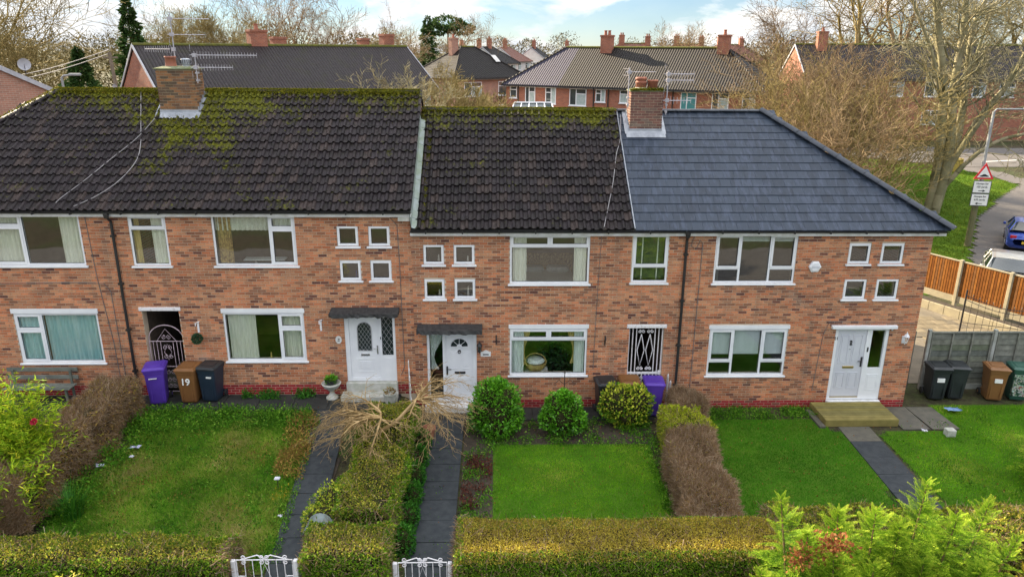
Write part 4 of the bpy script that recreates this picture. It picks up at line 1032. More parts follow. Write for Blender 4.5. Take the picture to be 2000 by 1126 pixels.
def inside(P, x, y):
    r = np.zeros(len(x), bool); n = len(P); j = n-1
    for i in range(n):
        xi, yi = P[i]; xj, yj = P[j]
        c = ((yi > y) != (yj > y)) & (x < (xj-xi)*(y-yi)/(yj-yi+1e-12)+xi); r ^= c; j = i
    return r
def ground_mat():
    m, t = newmat('garden_ground'); s = N(t); p = s.pos()
    c = s.mix(s.mapr(s.noise(p, .35, 4), .4, .6), (.055, .075, .022), (.075, .06, .035)); c = s.mix(s.mapr(s.noise(p, 5, 5), .4, .65), c, (.04, .032, .02))
    s.out(c, .95, 0, s.bump(s.noise(p, 14, 5), .8, .05), .2)
ground_mat()
mat('soil', (.035, .026, .018), (.06, .045, .03), .95, nscale=7, bump=.9, bscale=22)
mat('lawn_base', (.05, .12, .010), (.075, .15, .014), .95, nscale=3, bump=.5, bscale=40, spec=.05)
mat('rough_grass_base', (.075, .11, .02), (.11, .12, .03), .95, nscale=3, bump=.6, bscale=30, spec=.05)
mat('verge_grass', (.08, .14, .012), (.055, .10, .010), .95, nscale=1.2, bump=.8, bscale=12, spec=.05)
mat('slab_dark', (.022, .028, .034), (.040, .046, .051), .85, nscale=6, bump=.35, bscale=60)
mat('slab_warm', (.12, .11, .085), (.085, .08, .065), .85, nscale=5, bump=.35, bscale=60)
mat('apron', (.016, .018, .017), (.032, .032, .029), .8, nscale=3, bump=.4, bscale=40)
mat('asphalt', (.085, .076, .070), (.105, .095, .09), .9, nscale=4, bump=.3, bscale=120)
mat('asphalt_pale', (.13, .115, .105), (.10, .09, .085), .9, nscale=.6, bump=.3, bscale=90)
mat('kerb_stone', (.26, .25, .23), (.18, .175, .16), .9, nscale=4, bump=.3)
xs = np.unique(np.concatenate([np.linspace(-900, -60, 18), np.linspace(-60, 60, 121), np.linspace(60, 900, 18), np.linspace(-4, 0, 17)])); ys = np.unique(np.concatenate([np.linspace(-300, -30, 8), np.linspace(-30, 60, 91), np.linspace(60, 1200, 20)]))
sheet('ground', 'garden_ground', xs, ys, -.015)
sheet('road', 'asphalt', np.linspace(-300, 300, 60), np.linspace(-17.5, -10.6, 5), .004)
sheet('pavement', 'slab_dark', np.linspace(-300, 300, 60), np.linspace(-10.45, -8.6, 4), .11)
sheet('kerb', 'kerb_stone', np.linspace(-300, 300, 60), np.array([-10.6, -10.45]), .115)

# grass blades: mown and rough lawns, real blades on the sheets
def lawn(name, poly, n, h, m, base, wd=.012, lean=.5, keep=None):
    poly_sheet('lawn', base, poly, .004)
    P = np.array(poly); x0, y0 = P.min(0); x1, y1 = P.max(0)
    X = rng.uniform(x0, x1, n); Y = rng.uniform(y0, y1, n); k = inside(P, X, Y)
    if keep is not None: k &= keep(X, Y)
    X, Y = X[k], Y[k]; n = len(X); X = X+rng.normal(0, .05, n); Y = Y+rng.normal(0, .05, n); Z = gz(X, Y)+.002
    patch = .5+.28*np.sin(X*1.9+np.sin(Y*2.3)*1.3)*np.sin(Y*1.7+np.sin(X*1.3)*1.7)+.22*np.sin(X*5.3+np.sin(Y*6.1)*1.6)*np.sin(Y*4.9+np.sin(X*4.3)*1.4)
    hh = h*rng.uniform(.5, 1.3, n)*(.75+.5*patch); a = rng.uniform(0, 2*np.pi, n); ln = rng.normal(0, lean, (n, 2))*hh[:, None]
    dx, dy = np.cos(a)*wd/2, np.sin(a)*wd/2
    V = np.stack([np.stack([X-dx, Y-dy, Z], -1), np.stack([X+dx, Y+dy, Z], -1), np.stack([X+ln[:, 0], Y+ln[:, 1], Z+hh], -1)], 1).reshape(-1, 3)
    v = np.clip((.30 if 'rough' in name else .25)+.5*patch*rng.uniform(.6, 1.2, n)+rng.normal(0, .17, n)+.22*np.sin(X*.9+Y*1.4+2)*np.sin(X*1.6-Y*.7), 0, 1)
    o = tag(link(name, np_mesh(name, V, np.arange(3*n).reshape(n, 3), m, v)), kind='stuff'); return o
vmat('blade_lawn', [(0, (0.06, 0.2, 0.008)), (0.35, (0.12, 0.34, 0.01)), (0.65, (0.2, 0.44, 0.014)), (0.85, (0.33, 0.46, 0.03)), (1, (0.46, 0.44, 0.1))], .8, .9, .5, trans=.3)
vmat('blade_deep', [(0, (0.025, 0.11, 0.006)), (0.35, (0.05, 0.21, 0.009)), (0.65, (0.08, 0.29, 0.012)), (0.88, (0.15, 0.31, 0.02)), (1, (0.3, 0.33, 0.07))], .8, .9, .6, trans=.3)
vmat('blade_verge', [(0, (.05, .11, .010)), (.5, (.10, .17, .014)), (1, (.19, .21, .03))], .85, .5, .5, trans=.3)
vmat('blade_rough', [(0, (0.04, 0.14, 0.01)), (0.3, (0.09, 0.27, 0.014)), (0.55, (0.18, 0.33, 0.025)), (0.75, (0.3, 0.36, 0.05)), (0.93, (0.42, 0.36, 0.11)), (1, (0.46, 0.37, 0.16))], .85, 1.1, .55, trans=.3)
L2 = [(.05, -2.05), (2.0, -2.1), (3.95, -2.15), (3.85, -6.9), (-.05, -6.9)]
tag(lawn('lawn_grass', L2, 60000, .035, 'blade_lawn', 'lawn_base'), 'short bright green grass of the square lawn', 'grass')
L1 = [(-8.9, -1.9), (-7.5, -1.45), (-5.4, -1.6), (-4.6, -2.6), (-4.45, -7.0), (-9.2, -7.1), (-9.3, -4.5)]
tag(lawn('rough_grass', L1, 90000, .075, 'blade_rough', 'rough_grass_base', .014, .8), 'shaggy yellow green grass of the untidy lawn', 'grass')
L3 = [(5.3, -.75), (8.9, -.85), (9.0, -1.4), (9.25, -1.5), (9.0, -7.0), (5.0, -7.0)]
tag(lawn('lawn_grass', L3, 80000, .035, 'blade_deep', 'lawn_base'), 'deep green mown grass between brown hedge and straight path', 'grass')
L4 = [(10.25, -1.6), (12.5, -1.5), (12.5, -.05), (19, .05), (19, -7.0), (9.95, -7.0)]
tag(lawn('lawn_grass', L4, 130000, .045, 'blade_lawn', 'lawn_base'), 'green grass of the side lawn in front of the bins', 'grass')

# paths of single slabs
def path(name, label, pts, wdt, nsl, m, dz=.012, gap=.018):
    r = MB(); o = None
    x0, y0 = pts[0]; x1, y1 = pts[1]
    base = poly_sheet('path', 'soil', [(x0, y0), (x0+wdt, y0), (x1+wdt, y1), (x1, y1)], .002, .2); base.name = name
    for i in range(nsl):
        ta, tb = i/nsl, (i+1)/nsl; ya, yb = y0+(y1-y0)*ta-gap/2, y0+(y1-y0)*tb+gap/2; xa, xb = x0+(x1-x0)*ta, x0+(x1-x0)*tb
        j = [random.uniform(-.006, .006) for _ in range(4)]
        c = [(xa, ya), (xa+wdt, ya), (xb+wdt, yb), (xb, yb)]; top = [(p[0], p[1], gzf(*p)+dz+.02+q) for p, q in zip(c, j)]; bot = [(p[0], p[1], gzf(*p)-.03) for p in c]
        mm = m if isinstance(m, str) else m[min(i, len(m)-1)]
        link('slab', MB().add(top+bot, [(0, 1, 2, 3), (0, 4, 5, 1), (1, 5, 6, 2), (2, 6, 7, 3), (3, 7, 4, 0)]).mesh('slab', mm), base)
path('path', '', [(-4.75, -.95), (-4.3, -8.3)], .82, 10, 'slab_dark')
path('path', '', [(-1.72, -.75), (-1.74, -8.3)], .88, 10, 'slab_dark')
path('path', '', [(9.28, -1.25), (9.0, -8.3)], .84, 9, ['slab_warm', 'slab_dark'])
path('path', '', [(10.98, -.12), (10.98, -1.42)], .72, 1, 'slab_warm'); path('path', '', [(11.72, -.12), (11.78, -1.42)], .74, 1, 'slab_warm')
def apron(x0, x1, y0, y1):
    n = max(1, int((x1-x0)/.9)); b = poly_sheet('apron', 'soil', [(x0, y0), (x1, y0), (x1, y1), (x0, y1)], .001, .3)
    for i in range(n):
        a, c = x0+(x1-x0)*i/n, x0+(x1-x0)*(i+1)/n-.012; z = gzf((a+c)/2, (y0+y1)/2)
        link('slab', MB().bbox(a, c, y0, y1, z-.05, z+.022+random.uniform(-.004, .004), .008).mesh('slab', 'apron'), b)
apron(-16, -2.62, -.92, -.003); apron(-2.0, 5.1, -.74, -.003)

# ---------------------------------------------------------------- foliage helpers
def seg_arrays(S, k):
    S = np.asarray(S, float); A, B, ra, rb = S[:, :3], S[:, 3:6], S[:, 6], S[:, 7]
    D = B-A; D /= np.linalg.norm(D, axis=1, keepdims=True)+1e-9
    ref = np.where(np.abs(D[:, 2:3]) > .9, np.array([[1., 0, 0]]), np.array([[0, 0, 1.]])); U = np.cross(D, ref); U /= np.linalg.norm(U, axis=1, keepdims=True)+1e-9; W = np.cross(D, U)
    t = 2*np.pi*np.arange(k)/k; c, s = np.cos(t)[None, :, None], np.sin(t)[None, :, None]
    off = U[:, None]*c+W[:, None]*s
    V = np.concatenate([A[:, None]+off*ra[:, None, None], B[:, None]+off*rb[:, None, None]], 1)
    n = len(S); base = (np.arange(n)*2*k)[:, None]; j = np.arange(k); F = np.stack([base+j, base+(j+1) % k, base+k+(j+1) % k, base+k+j], -1).reshape(-1, 4)
    return V.reshape(-1, 3), F
def seg_mesh(name, S, m, k=4, v=None):
    V, F = seg_arrays(S, k); n = len(S); vv = rng.random(n) if v is None else v
    return np_mesh(name, V, F, m, np.repeat(vv, k), smooth=k > 4)
def hedge(name, label, x0, x1, y0, y1, z0, zt, mats, dens=2000, leaf=.042, skew=0., bulge=.05, group=None, top_m=None, twigs=0, twig_m=None, round_=.12, top_leaf=None, cat='hedge'):
    """clipped hedge: dark core, leaves standing out of every face, its top cut through the tips"""
    t = thing(name, label, cat, ((x0+x1)/2, (y0+y1)/2, z0), 0, group)
    wx, wy, hz = (x1-x0)/2, (y1-y0)/2, zt-z0
    ins = .15
    cz = lambda x, y: gzf((x0+x1)/2+x, (y0+y1)/2+y)-z0
    MB().bbox(-wx+ins, wx-ins, -wy+ins, wy-ins, -.1, hz-ins, .1).build('branches', 'hedge_core', t)
    def face(n, which):
        u = rng.uniform(-1, 1, n); v_ = rng.uniform(-1, 1, n)
        if which == 'top': P = np.stack([u*wx, v_*wy, np.full(n, hz)], -1); Nn = np.tile([0, 0, 1.], (n, 1))
        elif which in 'fb': s = -1 if which == 'f' else 1; P = np.stack([u*wx, np.full(n, s*wy), (v_*.5+.5)*hz], -1); Nn = np.tile([0, s*1., .3], (n, 1))
        else: s = -1 if which == 'l' else 1; P = np.stack([np.full(n, s*wx), u*wy, (v_*.5+.5)*hz], -1); Nn = np.tile([s*1., 0, .3], (n, 1))
        # round the shoulders
        r = round_; q = np.clip((P[:, 2]-(hz-r))/r, 0, 1); ex = np.clip((np.abs(P[:, 0])-(wx-r))/r, 0, 1); ey = np.clip((np.abs(P[:, 1])-(wy-r))/r, 0, 1)
        if which == 'top': P[:, 2] -= r*.6*np.maximum(ex, ey)**2
        else:
            sh = 1-r*.6*q**2/np.maximum(wx if which in 'lr' else wy, .01); P[:, 0] *= sh if which in 'lr' else 1; P[:, 1] *= sh if which in 'fb' else 1
        w_ = bulge*1.4*(np.sin(P[:, 0]*2.1+P[:, 2]*3+1)*np.sin(P[:, 1]*2.7+P[:, 0]*.9)+.5*np.sin(P[:, 0]*7.3+P[:, 1]*5.1))
        P += Nn*w_[:, None]; P -= Nn*np.abs(rng.normal(0, .035, n))[:, None]
        if skew: P[:, 0] += skew*(P[:, 1]/wy)
        return P, Nn
    side = {'f': 4*wx*hz, 'b': 4*wx*hz, 'l': 4*wy*hz, 'r': 4*wy*hz}
    Ps, Ns = zip(*[face(max(4, int(dens*a/2)), f) for f, a in side.items()])
    P, Nn = np.concatenate(Ps), np.concatenate(Ns); V, F = leaf_np(P, Nn, leaf*rng.choice([.7, 1., 1.25, 1.7], len(P), p=[.3, .4, .2, .1]), .6, 1.3)
    tag(link('leaves', np_mesh('leaves', V, F, mats, rng.random(len(F))), t), kind='stuff')
    n = int(dens*4*wx*wy*1.15); P, Nn = face(n, 'top'); V, F = leaf_np(P, Nn, top_leaf or leaf, .45, 1.5)
    tag(link('clipped_top', np_mesh('clipped_top', V, F, top_m or mats, rng.random(len(F))), t), kind='stuff')
    if twigs:
        fs = [face(twigs//3, f) for f in ('top', 'f', 'r', 'l')]; P = np.concatenate([f[0] for f in fs]); Nn = np.concatenate([f[1] for f in fs])
        D = Nn+rng.normal(0, .75, P.shape); D /= np.linalg.norm(D, axis=1, keepdims=True); ln = rng.uniform(.08, .34, len(P))[:, None]; A = P-D*ln*.5; B = P+D*ln*.55
        S = np.column_stack([A, B, np.full(len(P), .006), np.full(len(P), .0025)])
        tag(link('twigs', seg_mesh('twigs', S, twig_m, 3), t), kind='stuff')
    return t
vmat('hedge_core', [(0, (.030, .028, .012)), (1, (.03, .028, .012))], .95)
vmat('privet', [(0, (0.052, 0.135, 0.008)), (0.45, (0.104, 0.230, 0.012)), (0.8, (0.195, 0.324, 0.020)), (1, (0.390, 0.459, 0.040))], .55, 1.2, .55, trans=.25)
vmat('privet_clipped', [(0, (0.24, 0.18, 0.025)), (0.4, (0.4, 0.31, 0.04)), (0.75, (0.54, 0.43, 0.06)), (1, (0.64, 0.57, 0.11))], .7, 1.2, .4, trans=.25)
vmat('privet_mixed', [(0, (0.070, 0.119, 0.011)), (0.4, (0.168, 0.238, 0.022)), (0.65, (0.308, 0.266, 0.033)), (0.9, (0.476, 0.420, 0.055)), (1, (0.644, 0.644, 0.099))], .6, 1.2, .5, trans=.25)
vmat('brown_twig', [(0, (0.155, 0.100, 0.056)), (.5, (0.265, 0.165, 0.095)), (.85, (0.358, 0.243, 0.151)), (1, (0.435, 0.358, 0.252))], .85, 2, .4)
vmat('brown_leaf', [(0, (0.164, 0.093, 0.026)), (.5, (0.305, 0.178, 0.047)), (.8, (0.374, 0.251, 0.060)), (1, (0.281, 0.293, 0.040))], .8, 1.5, .5)
vmat('lime_leaf', [(0, (0.168, 0.235, 0.012)), (.5, (0.336, 0.403, 0.020)), (1, (0.571, 0.554, 0.050))], .5, 2, .4, trans=.3)
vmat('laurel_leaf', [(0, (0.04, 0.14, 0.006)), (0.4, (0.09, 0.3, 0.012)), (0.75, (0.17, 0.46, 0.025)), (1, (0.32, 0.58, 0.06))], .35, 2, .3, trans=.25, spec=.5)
vmat('variegated_leaf', [(0, (0.048, 0.135, 0.010)), (.35, (0.110, 0.225, 0.014)), (.55, (0.414, 0.465, 0.041)), (1, (0.635, 0.630, 0.081))], .45, 2, .3, trans=.25)
vmat('ground_cover', [(0, (0.033, 0.106, 0.009)), (.5, (0.073, 0.214, 0.013)), (.85, (0.146, 0.333, 0.022)), (1, (0.273, 0.405, 0.055))], .6, 1.5, .5, trans=.2)
vmat('ivy_leaf', [(0, (0.019, 0.096, 0.012)), (.6, (0.046, 0.176, 0.018)), (1, (0.091, 0.256, 0.025))], .4, 2, .3, trans=.2)
vmat('red_brown_leaf', [(0, (.05, .016, .012)), (.5, (.085, .025, .018)), (1, (.14, .05, .03))], .7, 2, .4)
vmat('bamboo_leaf', [(0, (0.127, 0.246, 0.012)), (.5, (0.291, 0.454, 0.020)), (.85, (0.510, 0.643, 0.035)), (1, (0.764, 0.680, 0.050))], .55, 2, .35, trans=.35)
vmat('gold_leaf', [(0, (0.202, 0.230, 0.025)), (.5, (0.461, 0.446, 0.070)), (1, (0.780, 0.691, 0.160))], .5, 2, .3, trans=.35)
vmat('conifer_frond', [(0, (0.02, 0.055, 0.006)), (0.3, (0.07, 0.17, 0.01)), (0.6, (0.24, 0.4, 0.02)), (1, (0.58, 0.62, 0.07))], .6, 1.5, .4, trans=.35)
vmat('dead_leaf', [(0, (.16, .05, .02)), (.6, (.30, .11, .04)), (1, (.45, .22, .09))], .7, 2, .3, trans=.3)
vmat('yellow_leaf', [(0, (.40, .28, .02)), (1, (.60, .45, .04))], .6, 2, .2, trans=.3)
vmat('bark_weeping', [(0, (0.24, 0.155, 0.065)), (0.5, (0.38, 0.26, 0.12)), (1, (0.5, 0.35, 0.18))], .8, 3, .4)
vmat('bark_moss', [(0, (.13, .12, .05)), (.5, (.20, .17, .09)), (1, (.25, .20, .12))], .9, 3, .5, .5, 30)

hedge('hedge', 'long front hedge with golden brown clipped top beside square lawn', -.72, 5.4, -8.02, -6.78, 0, 1.2, 'privet', 4600, .033, bulge=.015, group='front garden hedges', top_m='privet_clipped', twigs=3000, twig_m='brown_twig', round_=.2)
hedge('hedge', 'looser yellow green front hedge behind the feathery conifer', 5.38, 11.2, -7.7, -6.45, 0, 1.15, 'privet_mixed', 1900, .05, bulge=.09, group='front garden hedges', top_m='privet_mixed', twigs=5000, twig_m='brown_twig', round_=.2)
hedge('hedge', 'front hedge with brown top along the untidy lawn', -15, -4.75, -7.95, -7.12, .1, 1.12, 'privet', 2000, .045, bulge=.05, group='front garden hedges', top_m='privet_mixed', twigs=3000, twig_m='brown_twig')
hedge('hedge', 'square block of hedge between the two white garden gates', -3.5, -1.92, -7.95, -6.85, .05, 1.2, 'privet', 2600, .042, bulge=.05, group='front garden hedges', top_m='privet_mixed', twigs=900, twig_m='brown_twig', round_=.16)
hedge('hedge', 'narrow hedge under the weeping tree between the two dark paths', -3.25, -2.0, -6.3, -1.5, .12, 1.0, 'privet', 2000, .045, bulge=.08, top_m='privet_mixed', twigs=1200, twig_m='brown_twig', group='hedges between gardens')
hedge('hedge', 'brown bare twig hedge between square lawn and deep green lawn', 4.0, 5.05, -6.75, -2.9, 0, .95, 'brown_leaf', 900, .04, skew=.18, bulge=.07, top_m='brown_leaf', twigs=17000, twig_m='brown_twig', group='hedges between gardens')
hedge('hedge', 'bright yellow green end of the brown hedge', 4.25, 5.3, -2.95, -1.75, 0, 1.0, 'lime_leaf', 1800, .05, bulge=.06, top_m='lime_leaf', twigs=500, twig_m='brown_twig', group='hedges between gardens')
hedge('hedge', 'dark bare twiggy bush against the wall beside downpipe', 4.75, 5.5, -1.6, -.65, 0, .95, 'brown_leaf', 600, .035, bulge=.08, top_m='brown_leaf', twigs=5000, twig_m='brown_twig', cat='bush')
hedge('hedge', 'tall brown twiggy hedge beside the bench and purple bin', -10.35, -9.35, -6.0, -1.0, .35, 1.5, 'brown_leaf', 1000, .045, skew=.1, bulge=.1, top_m='brown_leaf', twigs=16000, twig_m='brown_twig', group='hedges between gardens')

def ball(n, c, r, sq=(1, 1, 1), lump=.12, seed=0, inner=.25):
    D = rng.normal(0, 1, (n, 3)); D /= np.linalg.norm(D, axis=1, keepdims=True)
    w_ = 1+lump*(np.sin(D[:, 0]*5+seed)*np.sin(D[:, 1]*6+seed*2)+.6*np.sin(D[:, 2]*9+D[:, 0]*7+seed))
    rad = r*w_*(1-inner*rng.random(n)**2)
    return np.array(c)+D*rad[:, None]*np.array(sq), D
def bush(name, label, lobes, n, leaf, m, asp=.55, stems=6, core=.8, group=None, cat='bush', jit=.55):
    c0 = lobes[0][0]; base = (c0[0], c0[1], gzf(c0[0], c0[1])); t = thing(name, label, cat, base, 0, group)
    Ps, Ns = [], []; cm = MB()
    for i, (c, r, sq) in enumerate(lobes):
        cl = np.array(c)-np.array(base); P, D = ball(n//len(lobes), cl, r, sq, .13, i*1.7+c[0]); k = P[:, 2] > .02; Ps.append(P[k]); Ns.append(D[k])
        prof = [(math.sin(math.pi*q/8)*r*core*sq[0]+.001, -math.cos(math.pi*q/8)*r*core*sq[2]) for q in range(9)]
        MB().lathe(prof, 10, tuple(cl)).build('branches', 'hedge_core', t)
    P, Nn = np.concatenate(Ps), np.concatenate(Ns); V, F = leaf_np(P, Nn, leaf*rng.uniform(.45, 1.35, len(P)), asp, jit, up=.15)
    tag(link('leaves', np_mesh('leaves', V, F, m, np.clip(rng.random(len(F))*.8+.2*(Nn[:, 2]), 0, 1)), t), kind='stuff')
    sm = MB()
    for i in range(stems): a = i*2.4; sm.tube([(.05*math.cos(a), .05*math.sin(a), -.03), (.25*math.cos(a), .25*math.sin(a), .5)], [.02, .01], 5)
    sm.build('stem', 'brown_twig', t)
    return t
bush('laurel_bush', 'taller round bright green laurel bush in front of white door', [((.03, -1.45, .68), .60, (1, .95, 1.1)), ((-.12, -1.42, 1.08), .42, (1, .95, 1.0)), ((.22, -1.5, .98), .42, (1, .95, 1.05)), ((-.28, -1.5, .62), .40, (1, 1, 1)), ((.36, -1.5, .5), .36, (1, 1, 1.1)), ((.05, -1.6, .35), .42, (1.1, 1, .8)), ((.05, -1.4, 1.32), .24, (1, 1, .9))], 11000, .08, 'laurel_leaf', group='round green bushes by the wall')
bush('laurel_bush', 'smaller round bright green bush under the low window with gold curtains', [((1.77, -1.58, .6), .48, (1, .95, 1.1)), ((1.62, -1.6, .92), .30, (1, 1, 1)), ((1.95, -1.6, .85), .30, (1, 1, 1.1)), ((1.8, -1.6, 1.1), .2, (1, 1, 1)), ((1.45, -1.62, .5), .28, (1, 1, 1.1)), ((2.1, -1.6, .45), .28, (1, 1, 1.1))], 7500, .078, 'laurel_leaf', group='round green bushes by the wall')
bush('spotted_laurel', 'yellow speckled shrub in front of black and purple bins', [((3.3, -1.0, .65), .46, (1, .9, 1.15)), ((3.8, -1.0, .62), .42, (1, .9, 1.2)), ((3.55, -1.05, .35), .4, (1.2, .9, .8))], 4600, .085, 'variegated_leaf', asp=.6)
bush('privet_bush', 'pale green loose bush beside the dark path and hedge block', [((-3.35, -5.55, .55), .5, (1, 1, 1)), ((-3.5, -6.0, .5), .42, (1, 1, 1)), ((-3.2, -5.2, .45), .42, (1, 1, 1))], 5500, .055, 'variegated_leaf')
bush('ground_ivy', 'dark ivy mound along the hedge foot beside dark path', [((-1.86, -y_, .18), .3, (.75, 1.5, .9)) for y_ in (2.2, 3.0, 3.8, 4.6, 5.4, 6.2)], 8000, .06, 'ivy_leaf', cat='ivy')

def scatter_cover(name, label, poly, n, h, leaf, m, cat='plants', clump=None, asp=.5):
    P = np.array(poly); x0, y0 = P.min(0); x1, y1 = P.max(0)
    if clump:
        cx = rng.uniform(x0, x1, clump); cy = rng.uniform(y0, y1, clump); i = rng.integers(0, clump, n); X = cx[i]+rng.normal(0, .13, n); Y = cy[i]+rng.normal(0, .13, n)
    else: X = rng.uniform(x0, x1, n); Y = rng.uniform(y0, y1, n)
    k = inside(P, X, Y); X, Y = X[k], Y[k]; n = len(X); Z = gz(X, Y)+rng.random(n)**2*h
    V, F = leaf_np(np.stack([X, Y, Z], -1), np.tile([0, 0, .6], (n, 1)), leaf, asp, .8)
    return tag(link(name, np_mesh(name, V, F, m, rng.random(n))), label, cat, kind='stuff')
B2 = [(-.75, -1.0), (4.2, -.8), (4.2, -2.2), (.0, -2.1), (.0, -6.8), (-.8, -6.8)]
poly_sheet('planting_bed', 'soil', B2, .003)
scatter_cover('ground_cover', 'dark low plants filling the bed round the square lawn', B2, 24000, .2, .055, 'ground_cover', clump=170)
B2b = [(3.75, -2.0), (4.35, -2.0), (4.1, -6.8), (3.7, -6.8)]
scatter_cover('ground_cover', 'low green plants between square lawn and brown hedge', B2b, 4500, .18, .05, 'ground_cover', clump=60)
scatter_cover('red_leaf_plants', 'dark red leaved low plants beside the dark path', [(-.78, -2.6), (-.05, -2.6), (-.05, -4.9), (-.78, -4.9)], 1700, .22, .055, 'red_brown_leaf', clump=14)
scatter_cover('ground_cover', 'green weeds along the paving beside the bins and urn', [(-9.3, -.95), (-4.9, -.95), (-4.7, -1.9), (-9.3, -2.2)], 16000, .25, .055, 'ground_cover', clump=120)
scatter_cover('ground_cover', 'overgrown weeds at the foot of the tall brown hedge', [(-9.4, -1.2), (-8.3, -1.6), (-8.7, -3.4), (-9.0, -5.6), (-9.5, -5.8)], 12000, .35, .06, 'ground_cover', clump=90)
scatter_cover('dry_stalks', 'brown dry stalks along the edge of untidy lawn', [(-5.4, -1.3), (-4.6, -1.3), (-4.35, -4.2), (-5.1, -4.0)], 6000, .2, .07, 'brown_leaf', clump=60, asp=.3)
scatter_cover('ground_cover', 'green weeds between rough lawn and dark path', [(-4.9, -1.4), (-4.55, -1.4), (-4.2, -6.9), (-4.6, -6.9)], 4500, .14, .05, 'ground_cover', clump=70)
scatter_cover('ground_cover', 'dark low plants along the wall below three pane window', [(5.3, -.1), (9.0, -.1), (9.0, -.8), (5.3, -.8)], 7000, .12, .05, 'ground_cover', clump=80)
scatter_cover('wall_weeds', 'small weeds growing at foot of the red plinth', [(-7.0, -.35), (-5.0, -.35), (-5.0, -.02), (-7.0, -.02)], 1600, .22, .07, 'ivy_leaf', clump=5)
scatter_cover('lawn_weeds', 'broad leaved weeds dotted over the untidy lawn', L1, 12000, .09, .055, 'ground_cover', clump=170)
scatter_cover('lawn_weeds', 'weed tufts dotted over the side lawn', [(10.3, -6.9), (12.4, -6.9), (16, -.2), (12.6, -.3), (10.3, -1.7)], 3500, .06, .05, 'ground_cover', clump=60)
scatter_cover('leaf_litter', 'brown leaf litter patches on the untidy lawn', [(-8.5, -2), (-4.7, -1.8), (-4.6, -6.5), (-8.7, -6.8)], 3000, .03, .05, 'brown_leaf', clump=24)
scatter_cover('joint_weeds', 'tufts of moss and weed in the joints of the dark paths', [(-4.8, -1), (-3.5, -1), (-3.4, -7.5), (-4.4, -7.5)], 500, .03, .04, 'ground_cover', clump=26)
scatter_cover('joint_weeds', 'small weeds along the path to fanlight door', [(-1.8, -1), (-.8, -1), (-.8, -7.5), (-1.8, -7.5)], 600, .03, .04, 'ground_cover', clump=30)
# long blades of an iris clump
def blades(name, label, c, n, L, m, sp=.25):
    t = thing(name, label, 'plant', (c[0], c[1], gzf(*c)))
    V = []; F = []
    for i in range(n):
        a = random.uniform(0, 6.28); r = random.random()*sp; l = L*random.uniform(.6, 1.1); lean = random.uniform(.2, .9); w_ = .012
        x, y = r*math.cos(a), r*math.sin(a); ca, sa = math.cos(a), math.sin(a); px, py = -sa*w_, ca*w_; b = len(V)
        for k in range(4):
            q = k/3; rr = lean*l*q*q; z = l*(q-.35*lean*q*q); ww = 1-q*.9
            V += [(x+ca*rr+px*ww, y+sa*rr+py*ww, z), (x+ca*rr-px*ww, y+sa*rr-py*ww, z)]
        F += [(b+2*k, b+2*k+1, b+2*k+3, b+2*k+2) for k in range(3)]
    link('blades', np_mesh('blades', V, F, m, rng.random(len(F))), t)
blades('iris_clump', 'clump of long dark green strap leaves below bamboo', (-8.95, -5.3), 150, .8, 'ivy_leaf')
blades('iris_clump', 'clump of pale dry strap leaves near brown hedge foot', (3.9, -5.9), 40, .5, 'brown_leaf', .15)

# feathery conifer sprays
def frond():
    P, D, S, T = [], [], [], []
    NS = 16
    for i in range(NS):
        t = i/NS
        P.append((t, 0, 0)); D.append((1, 0, .05)); S.append(.09); T.append(t)
        for sg in (1, -1):
            L = (.34*(1-t)+.05)*min(1, .5+t*3); d = np.array([.80, sg*.60, .0])
            n = max(2, int(L/.055))
            for k in range(n):
                q = np.array([t, 0, 0])+d*L*k/n; P.append(q); D.append(d+np.array([.1, 0, 0])); S.append(.07); T.append(min(1, t*.45+.55*k/n+.08))
                if k:
                    for s2 in (1, -1): P.append(q); D.append((d[0]-s2*d[1]*.75, d[1]+s2*d[0]*.75, 0)); S.append(.05); T.append(min(1, t*.45+.55*k/n+.12))
    return np.array(P, float), np.array(D, float), np.array(S), np.array(T)
FP, FD, FS, FT = frond(); FD /= np.linalg.norm(FD, axis=1, keepdims=True)
def fronds_mesh(name, O, X, L, m, droop=.25, vb=None):
    """O origins, X directions, L lengths"""
    n = len(O); X = X/np.linalg.norm(X, axis=1, keepdims=True); Z = np.cross(X, rng.normal(0, 1, (n, 3))*.35+np.cross(np.tile([0, 0, 1.], (n, 1)), X)); Z /= np.linalg.norm(Z, axis=1, keepdims=True)+1e-9; Yv = np.cross(Z, X)
    fp = FP.copy(); fp[:, 2] -= droop*fp[:, 0]**2
    P = O[:, None]+(fp[None, :, 0:1]*X[:, None]+fp[None, :, 1:2]*Yv[:, None]+fp[None, :, 2:3]*Z[:, None])*L[:, None, None]
    D = FD[None, :, 0:1]*X[:, None]+FD[None, :, 1:2]*Yv[:, None]; D += rng.normal(0, .18, D.shape)
    D /= np.linalg.norm(D, axis=2, keepdims=True); W = np.cross(Z[:, None]+rng.normal(0, .3, D.shape), D); W /= np.linalg.norm(W, axis=2, keepdims=True)
    s = FS[None, :, None]*L[:, None, None]*1.15
    V = np.stack([P, P+D*s*.5+W*s*.12, P+D*s*1.05, P+D*s*.5-W*s*.12], 2).reshape(-1, 3); F = np.arange(len(V)).reshape(-1, 4)
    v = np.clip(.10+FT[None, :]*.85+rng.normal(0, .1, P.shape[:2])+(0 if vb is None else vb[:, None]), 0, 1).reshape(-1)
    return np_mesh(name, V, F, m, v)
